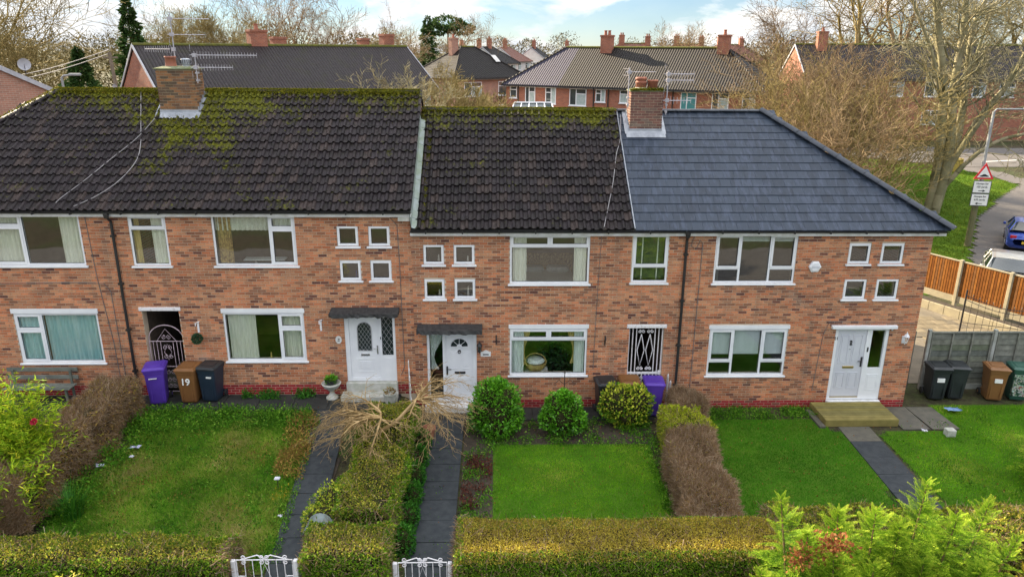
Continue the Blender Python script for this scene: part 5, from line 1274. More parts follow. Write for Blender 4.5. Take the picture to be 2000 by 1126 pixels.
def conifer(name, label, c, leaders, m, per=46, flen=.5, cat='conifer', fill=None):
    base = (c[0], c[1], gzf(*c)); t = thing(name, label, cat, base)
    O, X, L, VB = [], [], [], []; sm = MB()
    for (x, y, zt, rad) in leaders:
        lx, ly = x-c[0], y-c[1]; h = zt-base[2]
        sm.tube([(lx*.4, ly*.4, -.05), (lx*.8, ly*.8, h*.45), (lx, ly, h*.98)], [.045, .03, .006], 6)
        for i in range(per):
            q = (i/per)**1.25; z = h*(1.-q*.75); r = rad*(.22+.78*min(1, q*2.2)); a = i*2.4+random.uniform(-.3, .3)
            up_ = 1.6-1.55*min(1, q*3.)
            O.append((lx*(.4+.6*(z/h)), ly*(.4+.6*(z/h)), z-.08)); X.append((math.cos(a), math.sin(a), up_+random.uniform(-.1, .25))); L.append(max(.16, r*random.uniform(.75, 1.2))); VB.append(random.uniform(-.05, .12)-.22*min(1, q*1.3))  # sprays darken down each leader: shade in the gaps painted into their colour
    O, X, L = np.array(O), np.array(X), np.array(L)
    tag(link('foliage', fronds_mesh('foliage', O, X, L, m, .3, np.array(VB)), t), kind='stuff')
    sm.build('stem', 'brown_twig', t)
    return t
ldr = [(6.45, -9.5, 3.62, .75), (4.25, -9.55, 3.42, .6), (5.25, -9.35, 3.05, .8), (5.75, -9.5, 3.15, .75), (6.1, -9.6, 2.95, .8), (6.95, -9.6, 3.1, .8), (7.5, -9.45, 3.22, .75), (4.7, -9.6, 2.85, .75), (5.0, -9.9, 2.6, .8), (6.3, -10.0, 2.6, .8), (7.2, -10., 2.5, .8), (5.6, -9.95, 2.5, .8), (3.95, -9.9, 2.35, .6), (7.95, -9.6, 2.7, .6), (6.7, -9.3, 3.05, .6)]
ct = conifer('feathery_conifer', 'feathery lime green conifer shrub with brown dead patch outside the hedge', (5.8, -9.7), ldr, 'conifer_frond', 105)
P, D = ball(420, np.array([5.05, -9.75, 2.62])-np.array(ct.location), .26, (1.1, .5, 1.2), .3, 1, .9); V, F = leaf_np(P, D, .06, .6, .9); link('dead_leaves', np_mesh('dead_leaves', V, F, 'dead_leaf', rng.random(len(F))), ct)
P, D = ball(300, np.array([4.55, -9.8, 2.5])-np.array(ct.location), .2, (1, .5, 1.3), .3, 1, .9); V, F = leaf_np(P, D, .055, .6, .9); link('dead_leaves', np_mesh('dead_leaves', V, F, 'dead_leaf', rng.random(len(F))), ct)
conifer('golden_conifer', 'bright golden yellow conifer sprig beside the lime green conifer', (7.75, -10.3), [(7.65, -10.25, 2.65, .45), (7.95, -10.3, 2.5, .5)], 'yellow_leaf', 40)
conifer('green_conifer', 'dense green conifer at the edge of the side lawn', (12.9, -4.6), [(12.75, -4.3, 1.75, .7), (13.0, -4.9, 1.9, .8), (13.1, -4.0, 1.6, .8), (12.9, -5.5, 1.8, .8), (13.3, -4.6, 2.2, .9)], 'conifer_frond', 80)

# bamboo-like shrub and golden shrub at the left
def arching(name, label, c, n, hgt, spread, m, leaf, per, asp=.16, cat='shrub', stem='lime_leaf', xr=0.):
    base = (c[0], c[1], gzf(*c)); t = thing(name, label, cat, base); S = []; P = []; D = []
    for i in range(n):
        a = random.uniform(0, 6.28); h = hgt*random.uniform(.55, 1.05); out = spread*random.uniform(.15, 1); x0, y0 = random.uniform(-xr, xr)+.12*math.cos(a), .12*math.sin(a); prev = None
        for k in range(9):
            q = k/8; r = out*q**1.8; z = h*(q-.22*q**3)
            p = np.array([x0+math.cos(a)*r, y0+math.sin(a)*r, z])
            if prev is not None:
                S.append((*prev, *p, .009*(1.05-q), .008*(1-q)))
                if q > .2:
                    for j in range(per): f = random.random(); P.append(prev+(p-prev)*f+np.random.default_rng(i*100+k*10+j).normal(0, .07, 3)); D.append((p-prev)/np.linalg.norm(p-prev)*.6+np.array([random.gauss(0, .5), random.gauss(0, .5), -.35]))
            prev = p
    V, F = leaf_np(np.array(P), np.array(D), leaf, asp, .35); tag(link('leaves', np_mesh('leaves', V, F, m, rng.random(len(F))), t), kind='stuff')
    link('stems', seg_mesh('stems', S, stem, 4), t); return t
arching('bamboo_shrub', 'bright yellow green bamboo shrub growing in front of the bench', (-10.25, -4.75), 110, 3.5, .9, 'bamboo_leaf', .14, 15, xr=.4)
arching('bamboo_shrub', 'lower bright green bamboo clump beside the brown hedge', (-10.0, -5.7), 70, 2.1, .9, 'bamboo_leaf', .14, 13, xr=.35)
arching('golden_privet', 'golden variegated shrub leaning over the front hedge', (-6.75, -9.55), 46, 2.4, .75, 'gold_leaf', .075, 14, .5, stem='brown_twig', xr=.45)
t = thing('rose_bloom', 'single crimson bloom among the bamboo leaves', 'flower', (-9.55, -5.0, 2.3)); mat('crimson', (.55, .02, .07), None, .5)
D = rng.normal(0, 1, (60, 3)); D /= np.linalg.norm(D, axis=1, keepdims=True); V, F = leaf_np(D*.02, D, .06, .9, .3); link('petals', np_mesh('petals', V, F, 'crimson'), t); MB().tube([(0, 0, -2.0), (.05, 0, -1.), (0, 0, 0)], .006, 5).build('stalk', 'lime_leaf', t)

# weeping tree: leaning mossy trunk, twisted limbs, curtains of drooping twigs
def weeping():
    rd = random.Random(5); base = np.array([-3.0, -3.65, gzf(-3, -3.65)-.05]); t = thing('weeping_tree', 'bare twisted weeping tree leaning over the hedge between two paths', 'tree', tuple(base))
    T = [base, base+[.05, .05, .45], base+[.22, .2, .85], base+[.32, .35, 1.2]]
    trunk = MB().tube([tuple(p-base) for p in T], [.085, .075, .068, .06], 8)
    trunk.build('trunk', 'bark_moss', t, smooth=True)
    S = []
    def limb(p, d, L, r, lev, droop):
        L = L*(.88 if lev == 0 else 1)
        n = max(3, int(L/.11)); prev = np.array(p, float); d = np.array(d, float); d /= np.linalg.norm(d)
        for i in range(n):
            q = i/n; d = d+np.array([rd.gauss(0, .16), rd.gauss(0, .16), rd.gauss(0, .10)-droop*(.25+q)]); d /= np.linalg.norm(d); nx = prev+d*(L/n)
            if nx[2] < .25: nx[2] = .25+rd.random()*.1
            rr = r*(1-q*.62); S.append((*(prev-base), *(nx-base), rr, r*(1-(i+1)/n*.62)))
            if lev < 3:
                for _ in range((1 if lev < 2 else 0)+(rd.random() < (.3 if lev < 2 else .5))):
                    a = rd.choice((-1, 1))*rd.uniform(.4, 1.1); c, s_ = math.cos(a), math.sin(a)
                    nd = np.array([d[0]*c-d[1]*s_, d[0]*s_+d[1]*c, d[2]*.5+rd.uniform(-.25, .25)])
                    limb(nx, nd, L*rd.uniform(.3, .55) if lev else L*rd.uniform(.4, .65), max(.0045, rr*.55), lev+1, droop*1.45)
            prev = nx
    top = T[-1]
    for a, e, L, r in ((-2.9, .35, 1.5, .035), (2.7, .4, 1.3, .035), (-2.2, .3, 1.35, .03), (-1.3, .25, 1.3, .03), (1.6, .45, 1.1, .03), (-2.65, .2, 1.1, .028), (3.1, .55, 1.3, .03)): limb(top, (math.cos(a), math.sin(a), e), L, r, 0, .10)
    hub = top+np.array([.85, .1, .42]); S.append((*(T[-2]-base), *(T[-2]+[.45, .1, .25]-base), .05, .04)); S.append((*(T[-2]+[.45, .1, .25]-base), *(hub-base), .04, .034))
    for a, e, L, r in ((-.2, .25, 1.25, .028), (.4, .85, 1.05, .026), (-.9, .2, 1.4, .028), (1.2, .4, 1.0, .028), (-.5, .1, 1.25, .028), (.1, .35, 1.1, .026), (-1.7, .3, .9, .024)): limb(hub, (math.cos(a), math.sin(a), e), L, r, 0, .10)
    S = np.array(S); big = S[:, 6] > .012
    link('limbs', seg_mesh('limbs', S[big], 'bark_weeping', 6), t); tag(link('twigs', seg_mesh('twigs', S[~big], 'bark_weeping', 3), t), kind='stuff')
weeping()
# ---------------------------------------------------------------- garden things
mat('bin_purple', (.085, .035, .33), (.10, .045, .38), .45, nscale=3, bump=.05)
mat('bin_brown', (.19, .085, .028), (.22, .10, .035), .45, nscale=3, bump=.05)
mat('bin_black', (.016, .019, .022), (.026, .03, .034), .42, nscale=3, bump=.05)
mat('bin_navy', (.014, .026, .045), (.02, .034, .055), .42, nscale=3, bump=.05)
mat('bin_green', (.02, .075, .055), (.028, .09, .065), .45, nscale=3, bump=.05)
mat('tyre', (.02, .02, .02), None, .85)
vmat('mural', [(0, (.02, .05, .03)), (1, (.02, .05, .03))], .5)
def mural():
    m, t = newmat('mural_print'); s = N(t); p = s.n('ShaderNodeTexCoord').outputs['Object']
    v = s.n('ShaderNodeTexVoronoi'); s.put(v.inputs['Vector'], p); v.inputs['Scale'].default_value = 26
    c = s.ramp(s.noise(p, 9, 5, .7), [(.38, (.02, .03, .03)), (.46, (.03, .12, .05)), (.53, (.62, .62, .60)), (.6, (.04, .05, .05)), (.68, (.55, .12, .08))])
    s.out(s.mix(.4, c, v.outputs['Color'], 'MULTIPLY'), .4)
mural()
def wheelie_bin(m, lid_m, label, x, y, rz, group, lid_open=0., h=1.0, sticker=None, num=None, mur=False):
    t = thing('wheelie_bin', label, 'bin', (x, y, gzf(x, y)+.022), rz, group)
    # tapered body: front towards -y, wheels behind
    def ringp(z, w, f, b, r=.045):
        p = []
        for cx, cy, a0 in ((w-r, b-r, 0), (-w+r, b-r, 90), (-w+r, f+r, 180), (w-r, f+r, 270)):
            for i in range(4): a = R(a0+i*30); p.append((cx+r*math.cos(a), cy+r*math.sin(a), z))
        return p
    lv = [(.03, .195, -.20, .17), (.07, .205, -.22, .20), (.5, .225, -.25, .26), (h-.13, .245, -.27, .31), (h-.12, .262, -.285, .325), (h-.03, .266, -.29, .33)]
    mb = MB(); n = 16; vs = []
    for l in lv: vs += ringp(l[0], *l[1:])
    fs = [(i*n+j, i*n+(j+1) % n, (i+1)*n+(j+1) % n, (i+1)*n+j) for i in range(len(lv)-1) for j in range(n)]+[tuple(range(n))[::-1], tuple((len(lv)-1)*n+j for j in range(n))]
    mb.add(vs, fs)
    for xx in (-.16, .12): mb.box(xx, xx+.04, -.262, -.2, .12, .8)      # moulded ribs
    mb.box(-.2, .2, .25, .3, .12, .2)
    mb.build('body', m, t)
    ld = MB(); vs = ringp(0, .285, -.315, .33)+ringp(.035, .285, -.315, .33)+ringp(.075, .24, -.25, .27)
    ld.add(vs, [(i*n+j, i*n+(j+1) % n, (i+1)*n+(j+1) % n, (i+1)*n+j) for i in range(2) for j in range(n)]+[tuple(range(n))[::-1], tuple(2*n+j for j in range(n))])
    ld.box(-.17, .17, -.13, .15, .074, .086)
    o = ld.build('lid', lid_m, t); o.location = (0, 0, h-.03)
    hb = MB().tube([(-.22, .33, h-.09), (-.22, .40, h-.04), (.22, .40, h-.04), (.22, .33, h-.09)], .016, 6); hb.build('handle', lid_m, t)
    for sx in (-.26, .235): 
        ro = MB().tube([(sx, .26, .10), (sx+.045, .26, .10)], .10, 14).build('wheel', 'tyre', t)
        link('hub', MB().tube([(sx-.004, .26, .10), (sx+.049, .26, .10)], .045, 10).mesh('hub', m), ro)
    if sticker: MB().box(-.10, .10, -.291, -.255, .60, .72).build('sticker', sticker, t)
    if num: o = link('house_number', TXT[num], t, (0, -.282, .66), (R(86), 0, 0))
    if mur: MB().box(-.215, .215, -.283, -.2, .18, .84).build('printed_panel', 'mural_print', t)
    return t
G1, G2, G3 = 'bins by the arched passage gate', 'bins behind the speckled shrub', 'bins along the grey wooden fence'
b = wheelie_bin('bin_purple', 'bin_purple', 'purple wheelie bin in front of arched passage gate', -9.15, -.42, R(14), G1, h=1.06); MB().box(-.10, .06, -.292, -.27, .80, .82).box(-.14, -.11, -.292, -.27, .795, .825).build('logo', 'white_print', b)
wheelie_bin('bin_brown', 'bin_brown', 'brown wheelie bin marked 19', -8.30, -.33, R(-3), G1, num='19')
b = wheelie_bin('bin_navy', 'bin_black', 'dark navy wheelie bin beside brown bin marked 19', -7.76, -.25, R(-8), G1); MB().box(.02, .16, -.292, -.27, .74, .78).build('logo', 'white_print', b)
wheelie_bin('bin_black', 'bin_black', 'black wheelie bin left of the yellow speckled shrub', 3.05, -.42, R(6), G2)
wheelie_bin('bin_brown', 'bin_brown', 'brown wheelie bin mostly hidden behind speckled shrub', 3.72, -.36, R(-2), G2)
wheelie_bin('bin_purple', 'bin_purple', 'purple wheelie bin right of the yellow speckled shrub', 4.38, -.42, R(-4), G2)
wheelie_bin('bin_black', 'bin_black', 'black wheelie bin with white sticker beside side gate of grey fence', 12.88, .52, R(-6), G3, sticker='white_print')
wheelie_bin('bin_black', 'bin_black', 'plain black wheelie bin between stickered black bin and brown bin', 13.45, .55, R(-9), G3)
wheelie_bin('bin_brown', 'bin_brown', 'brown wheelie bin with white sticker by grey fence', 14.55, .45, R(-12), G3, sticker='white_print')
wheelie_bin('bin_green', 'bin_green', 'green wheelie bin with printed picture by grey fence', 15.25, .45, R(-14), G3, mur=True)

# wooden deck step at number 21
vmat('deck_wood', [(0, (.20, .17, .055)), (.5, (.26, .215, .075)), (1, (.17, .15, .06))], .75, 4, .4, .3, 40)
t = thing('wooden_deck', 'mossy wooden deck step in front of grey door', 'deck', (9.95, -.65, 0))
for i in range(8):
    y = -.52+i*.133; MB().bbox(-1.0, 1.0, y, y+.125, .17, .20, .004, random.random()).build('plank', 'deck_wood', t)
MB().bbox(-1.0, 1.0, -.55, -.523, .0, .198, .004, .3).build('fascia_board', 'deck_wood', t); MB().bbox(-1.0, -.97, -.52, .54, .0, .168, .004, .6).bbox(.97, 1.0, -.52, .54, .0, .168, .004, .6).build('side_board', 'deck_wood', t)
# low edging and shed slab left of the deck
MB().bbox(8.75, 8.92, -1.3, -.3, 0, .07, .01).build('edging_stone', 'slab_warm'); tag(bpy.data.objects['edging_stone'], 'low concrete edging beside the wooden deck', 'edging')

# stone urn with black bowl and plant
t = thing('stone_urn', 'white stone pedestal urn holding a black bowl by leaded door', 'urn', (-4.5, -.25, gzf(-4.5, -.25)+.022))
MB().lathe([(.17, 0), (.17, .04), (.13, .08), (.07, .14), (.06, .22), (.09, .26), (.20, .34), (.255, .43), (.27, .46), (.25, .48), (.22, .45)], 20).build('pedestal', 'step_stone', t, smooth=True)
MB().lathe([(.13, .42), (.16, .5), (.18, .58), (.17, .58), (.14, .54)], 16).build('bowl', 'black_plastic', t)
P, D = ball(260, (0, 0, .56), .12, (1, 1, .5)); V, F = leaf_np(P, D, .10, .35, .5, up=.3); link('plant', np_mesh('plant', V, F, 'laurel_leaf', rng.random(len(F))), t)
t = thing('stone_pot', 'pale stone pot on the step corner of leaded door', 'pot', (-2.85, -.62, gzf(-2.85, -.62)+.022))
MB().lathe([(.12, 0), (.17, .28), (.19, .3), (.19, .34), (.15, .34), (.13, .28)], 16).build('pot', 'step_stone', t); P, D = ball(200, (0, 0, .36), .14, (1, 1, .6)); V, F = leaf_np(P, D, .06, .4, .5); link('plant', np_mesh('plant', V, F, 'brown_leaf', rng.random(len(F))), t)
t = thing('terracotta_pot', 'round terracotta pot beside dark path near weeping tree', 'pot', (-1.72, -1.75, gzf(-1.72, -1.75)+.03))
MB().lathe([(.12, 0), (.17, .25), (.19, .26), (.19, .32), (.16, .32), (.14, .25)], 16).build('pot', 'terracotta', t)
# bench by the left house
vmat('old_wood', [(0, (.13, .14, .12)), (.5, (.18, .19, .17)), (1, (.10, .11, .085))], .85, 5, .5, .3, 40)
t = thing('garden_bench', 'weathered grey wooden bench under the teal curtained window', 'bench', (-12.35, -.35, gzf(-12.35, -.35)+.022))
for z, y in ((.78, .22), (.56, .20)): MB().bbox(-.95, .95, y, y+.03, z, z+.12, .006, random.random()).build('back_slat', 'old_wood', t)
for y in (-.22, -.08, .06): MB().bbox(-.9, .9, y, y+.12, .42, .45, .006, random.random()).build('seat_slat', 'old_wood', t)
for sx in (-.8, .74): MB().box(sx, sx+.06, -.18, -.12, 0, .42).build('leg', 'old_wood', t); MB().box(sx, sx+.06, .16, .2, 0, .85).build('leg', 'old_wood', t)
# iron plant support
t = thing('plant_stake', 'black iron scrolled plant stake behind the smaller round bush', 'stake', (1.9, -.55, gzf(1.9, -.55)))
mb = MB().tube([(0, 0, 0), (0, 0, 1.32)], .012, 6).lathe([(.0, 1.3), (.03, 1.34), (.0, 1.42)], 8)
for sg in (1, -1): mb.tube([(sg*.02, 0, 1.0), (sg*.15, 0, 1.12), (sg*.25, 0, 1.03)], .009, 5).tube([(p[0], 0, p[2]) for p in spiral(sg*.25, .99, .045, 1.1, math.pi/2, -sg)], .007, 4)
mb.build('stake', 'black_metal', t)
# small white picket panels leaning by the doors
def picket(label, x, y, rz, hgt):
    t = thing('picket_panel', label, 'panel', (x, y, gzf(x, y)+.022), rz)
    for i in range(4): hh = hgt*(1-.16*i); MB().prism([(-.03, 0), (.03, 0), (.03, hh), (0, hh+.05), (-.03, hh)], -.01, .01).build('picket', 'white_paint', t).location = (i*.11, 0, 0)
    MB().box(-.03, .37, .01, .025, .15, .2).box(-.03, .37, .01, .025, .45, .5).build('rail', 'white_paint', t)
picket('white pointed picket panel between the two front doors', -2.38, -.1, R(-78), 1.15); picket('white pointed picket panel beside downpipe behind purple bin', 4.85, -.06, R(-60), 1.0)

# front garden gates
def garden_gate(label, x0, x1, y, group):
    W = x1-x0; z0 = gzf((x0+x1)/2, y)+.03; t = thing('garden_gate', label, 'gate', (x0, y, z0), 0, group); H = .80
    fr_ = MB().tube([(0, 0, .06), (0, 0, H), (W, 0, H), (W, 0, .06), (0, 0, .06)], .012, 6).tube([(0, 0, .45), (W*.12, 0, .45)], .01, 5).tube([(W*.88, 0, .45), (W, 0, .45)], .01, 5)
    fr_.tube([(W*.06, 0, H), (W*.38, 0, H+.10), (W*.5, 0, H+.03), (W*.62, 0, H+.10), (W*.94, 0, H)], .011, 5); fr_.build('frame', 'worn_white_paint', t)
    b_ = MB()
    for i in (1, 2, 3, 4, 5, 6): b_.tube([(W*i/7, 0, .06), (W*i/7, 0, H)], .008, 5)
    b_.tube([(W*2/7, 0, .06), (W*.5, 0, H-.1), (W*5/7, 0, .06)], .007, 4).tube([(W*1/7, 0, .5), (W*.02, 0, .1)], .007, 4).tube([(W*6/7, 0, .5), (W*.98, 0, .1)], .007, 4); b_.build('bars', 'worn_white_paint', t)
    s_ = MB()
    for cx in (.12, .5-.055/W, .5+.055/W, .88):
        for dz_, sg in ((.055, 1), (-.055, -1)): s_.tube([(p[0], 0, p[2]) for p in spiral(W*cx, H+dz_, .048, 1.2, R(-90)*sg, sg if cx < .5 else -sg)], .0085, 5)
    s_.build('scrollwork', 'worn_white_paint', t)
    for px in (-.10, W+.02):
        MB().bbox(px, px+.08, -.04, .04, -.05, H+.0, .012).build('post', 'worn_white_paint', t)
garden_gate('white scrolled iron garden gate on path to the leaded door', -4.66, -3.66, -7.68, 'white iron garden gates'); garden_gate('white scrolled iron garden gate on path to the fanlight door', -1.76, -.88, -7.68, 'white iron garden gates')
# curved translucent cover by the hedge block
mat('old_plastic', (.17, .21, .21), (.11, .14, .13), .45, nscale=5)
t = thing('curved_cover', 'grey curved plastic cover half buried in hedge block', 'cover', (-3.42, -6.75, gzf(-3.42, -6.75)))
vs = []; fs = []
for i in range(9):
    a = math.pi*i/8
    for y in (-.22, .0, .02, .28): vs.append((.27*math.cos(a)*(1 if y < .01 else .95), y, .62+.30*math.sin(a)*(1 if y < .01 else .95)))
for i in range(8):
    for j in range(3): a = i*4+j; fs.append((a, a+1, a+5, a+4))
MB().add(vs, fs).build('hood', 'old_plastic', t); MB().box(-.25, .25, -.2, .26, 0, .62).build('body', 'old_plastic', t)
# litter and little things lying about
mat('paper', (.62, .62, .66), (.48, .48, .55), .8); mat('blue_plastic', (.15, .26, .45), None, .4); mat('blue_litter', (.28, .28, .50), (.55, .55, .65), .5, nscale=20)
def scrap(label, x, y, m, s=.1, cat='litter', h=.02):
    z = gzf(x, y)+.10
    n = 5; vs = [(x+(i/n-.5)*s*2+random.gauss(0, s*.15), y+(j/n-.5)*s*1.2+random.gauss(0, s*.15), z+random.uniform(0, h*2)) for j in range(n+1) for i in range(n+1)]
    fs = [(j*(n+1)+i, j*(n+1)+i+1, (j+1)*(n+1)+i+1, (j+1)*(n+1)+i) for j in range(n) for i in range(n)]
    tag(MB().add(vs, fs).build('scrap', m), label, cat)
scrap('crumpled blue and white wrapper on weeds at edge of rough lawn', -8.73, -2.85, 'blue_litter', .12); scrap('small white scrap below the larger wrapper on rough lawn', -8.63, -3.25, 'paper', .06); scrap('crushed pale packet near foot of brown hedge', -9.2, -3.6, 'blue_litter', .11)
scrap('tiny white scrap at edge of rough lawn by the path', -4.52, -5.5, 'paper', .05); scrap('small white scrap on the grass below grey slabs', 11.42, -1.62, 'paper', .07); scrap('flattened blue bag on grass beside grey slabs', 12.9, -.42, 'blue_plastic', .2, 'bag')
t = thing('solar_light', 'small solar garden light at the edge of rough lawn', 'garden light', (-4.85, -4.45, gzf(-4.85, -4.45))); MB().tube([(0, 0, 0), (0, 0, .28)], .008, 5).build('stake', 'black_metal', t); MB().bbox(-.06, .06, -.05, .05, .28, .32, .01).build('head', 'paper', t)
t = thing('drain_box', 'small white box lying on grass beside grey slabs', 'box', (12.05, -1.72, 0.0)); MB().bbox(-.12, .12, -.1, .1, 0, .2, .015).build('body', 'step_stone', t)
scatter_cover('orange_flowers', 'small orange flowers near the solar light', [(-4.9, -4.9), (-4.55, -4.9), (-4.55, -4.4), (-4.9, -4.4)], 160, .12, .04, 'yellow_leaf')
scatter_cover('fallen_leaves', 'scattered fallen brown leaves over lawns and beds', [(-9.2, -7), (12, -7), (12, -.8), (-9.2, -.8)], 2600, .02, .045, 'dead_leaf', 'leaves')

# ---------------------------------------------------------------- side yard: grey lap fence, drive, orange fence, iron gate
vmat('grey_boards', [(0, (.115, .125, .11)), (.35, (.16, .165, .145)), (.7, (.20, .20, .17)), (1, (.11, .13, .085))], .85, 6, .6, .4, 50)
mat('concrete_post', (.36, .37, .35), (.26, .27, .24), .9, nscale=5, bump=.3)
def lap_fence():
    t = thing('lap_fence', 'weathered grey overlapping board fence behind the four bins', 'fence', (12.3, 1.15, 0))
    W = 1.83
    for pnl in range(3):
        x = .6+pnl*(W+.14)
        MB().bbox(x-.12, x-.02, -.05, .05, -.1, 1.9, .01).build('post', 'concrete_post', t)
        for i in range(9): 
            z = .16+i*.18; MB().add([(x, -.012, z), (x+W, -.012, z), (x+W, .012, z+.2), (x, .012, z+.2), (x, .004, z), (x+W, .004, z), (x+W, .024, z+.2), (x, .024, z+.2)], [(0, 1, 2, 3), (4, 7, 6, 5), (0, 4, 5, 1), (3, 2, 6, 7), (0, 3, 7, 4), (1, 5, 6, 2)], random.random()).build('board', 'grey_boards', t)
        for bx in (0, W/3, 2*W/3-.02, W-.045): MB().box(x+bx, x+bx+.045, -.045, -.013, .14, 1.8, .6).build('batten', 'grey_boards', t)
        MB().box(x, x+W, -.05, .04, 1.8, 1.83, .5).build('capping', 'grey_boards', t); MB().box(x, x+W, -.02, .02, -.02, .15).build('gravel_board', 'concrete_post', t)
    return t
lap_fence()
t = thing('side_gate', 'dark weathered wooden side gate between house corner and grey fence', 'gate', (11.78, 1.15, 0))
for i in range(6): MB().bbox(i*.11, i*.11+.105, -.012, .012, .04, 1.85, .004, random.random()*.4).build('board', 'grey_boards', t)
MB().box(0, .66, .013, .05, .3, .4).box(0, .66, .013, .05, 1.4, 1.5).build('brace', 'grey_boards', t)
def paver_mat():
    m, t = newmat('block_paving'); s = N(t); p = s.pos(); b_ = s.n('ShaderNodeTexBrick'); s.put(b_.inputs['Vector'], p); b_.inputs['Scale'].default_value = 1; b_.inputs['Brick Width'].default_value = .42; b_.inputs['Row Height'].default_value = .2; b_.inputs['Mortar Size'].default_value = .01
    b_.inputs['Color1'].default_value = (.18, .15, .10, 1); b_.inputs['Color2'].default_value = (.13, .11, .08, 1); b_.inputs['Mortar'].default_value = (.10, .085, .06, 1)
    s.out(s.mix(.5, b_.outputs['Color'], s.mix(s.mapr(s.noise(p, 1.5, 4), .3, .7), (.10, .085, .065), (.22, .18, .13))), .9)
paver_mat()
dr = poly_sheet('driveway', 'block_paving', [(11.9, 1.5), (19.5, 1.5), (18.9, 5.4), (17.2, 9.2), (15.2, 14), (11.9, 14)], .012, .4)
pv = []
for r_ in range(9):
    for c_ in range(10):
        x = 15.0+c_*.42+(.21 if r_ % 2 else 0); y = 3.6+r_*.42
        if inside(np.array([(14.5, 3), (18.7, 3), (18.0, 6.6), (16.6, 9), (14.5, 9)]), np.array([x+.2]), np.array([y+.2]))[0]: pv.append((x, y))
vmat('paver', [(0, (.17, .14, .095)), (.5, (.22, .18, .12)), (1, (.14, .12, .09))], .9, 3, .4, .3, 60)
PM = [MB().bbox(0, .41, 0, .41, -.02, .02, .008, v).mesh('paver', 'paver') for v in (0, .3, .6, 1)]
for x, y in pv: link('paver', random.choice(PM), dr, (x, y, gzf(x, y)+.014+random.uniform(0, .004)))
vmat('orange_boards', [(0, (.13, .045, .010)), (.4, (.18, .065, .013)), (.75, (.22, .085, .018)), (1, (.15, .065, .022))], .7, 7, .5, .3, 60)
mat('cream_post', (.36, .31, .20), (.29, .25, .17), .85, nscale=5, bump=.2)
def close_board():
    p0 = Vector((17.05, 9.6, 0)); p1 = Vector((19.55, 4.6, 0)); d = (p1-p0); L = d.length; ang = math.atan2(d.y, d.x)
    t = thing('close_board_fence', 'orange brown close board fence with cream posts behind iron gate', 'fence', tuple(p0), ang); n = 4; W = L/3
    bm = [MB().add([(0, -.012, 0), (.11, -.022, 0), (.11, -.002, 0), (0, -.004, 0), (0, -.012, 1.35), (.11, -.022, 1.35), (.11, -.002, 1.35), (0, -.004, 1.35)], [(0, 1, 5, 4), (1, 2, 6, 5), (4, 5, 6, 7), (3, 0, 4, 7)], v).mesh('board', 'orange_boards') for v in (0, .25, .5, .75, 1)]
    for i in range(4): MB().bbox(i*W-.06, i*W+.06, -.07, .06, -.1, 2.12, .012).build('post', 'cream_post', t)
    for i in range(3):
        x0 = i*W+.08; k = int((W-.16)/.098)
        for j in range(k): link('board', random.choice(bm), t, (x0+j*(W-.16)/k, 0, .68))
        MB().box(i*W+.07, (i+1)*W-.07, -.04, .03, 2.035, 2.075).build('capping', 'cream_post', t); MB().box(i*W+.07, (i+1)*W-.07, -.02, .02, .42, .68).build('gravel_board', 'cream_post', t)
    # planting kerb of concrete slabs in front
    for i in range(9): MB().bbox(i*.62+.02, i*.62+.63, -.62, -.55, -.05, .36, .01).build('kerb_slab', 'cream_post', t)
    MB().box(0, 5.6, -.55, -.03, .0, .30).build('planting_soil', 'soil', t)
close_board()
t = thing('iron_gate', 'tall black iron driveway gate standing before orange fence', 'gate', (16.55, 5.35, 0), R(-24)); W = 3.0
MB().tube([(0, 0, 0), (0, 0, 1.75)], .03, 6).tube([(W, 0, 0), (W, 0, 1.6)], .025, 6).tube([(0, 0, .1), (W, 0, .1)], .014, 5).tube([(0, 0, .55), (W, 0, .55)], .012, 5).tube([(W*i/12, 0, 1.55-.35*math.sin(math.pi*i/12)) for i in range(13)], .014, 5).tube([(W*i/12, 0, 1.4-.35*math.sin(math.pi*i/12)) for i in range(13)], .012, 5).build('frame', 'black_metal', t)
b_ = MB()
for i in range(1, 14): x = W*i/14; zz = 1.62-.35*math.sin(math.pi*i/14); b_.tube([(x, 0, .1), (x, 0, zz)], .008, 4).lathe([(.0, zz-.01), (.02, zz+.02), (0, zz+.07)], 6, (x, 0, 0))
b_.build('bars', 'black_metal', t); MB().box(-.15, .1, -.08, .08, 0, .1).build('brick_stop', 'terracotta', t)
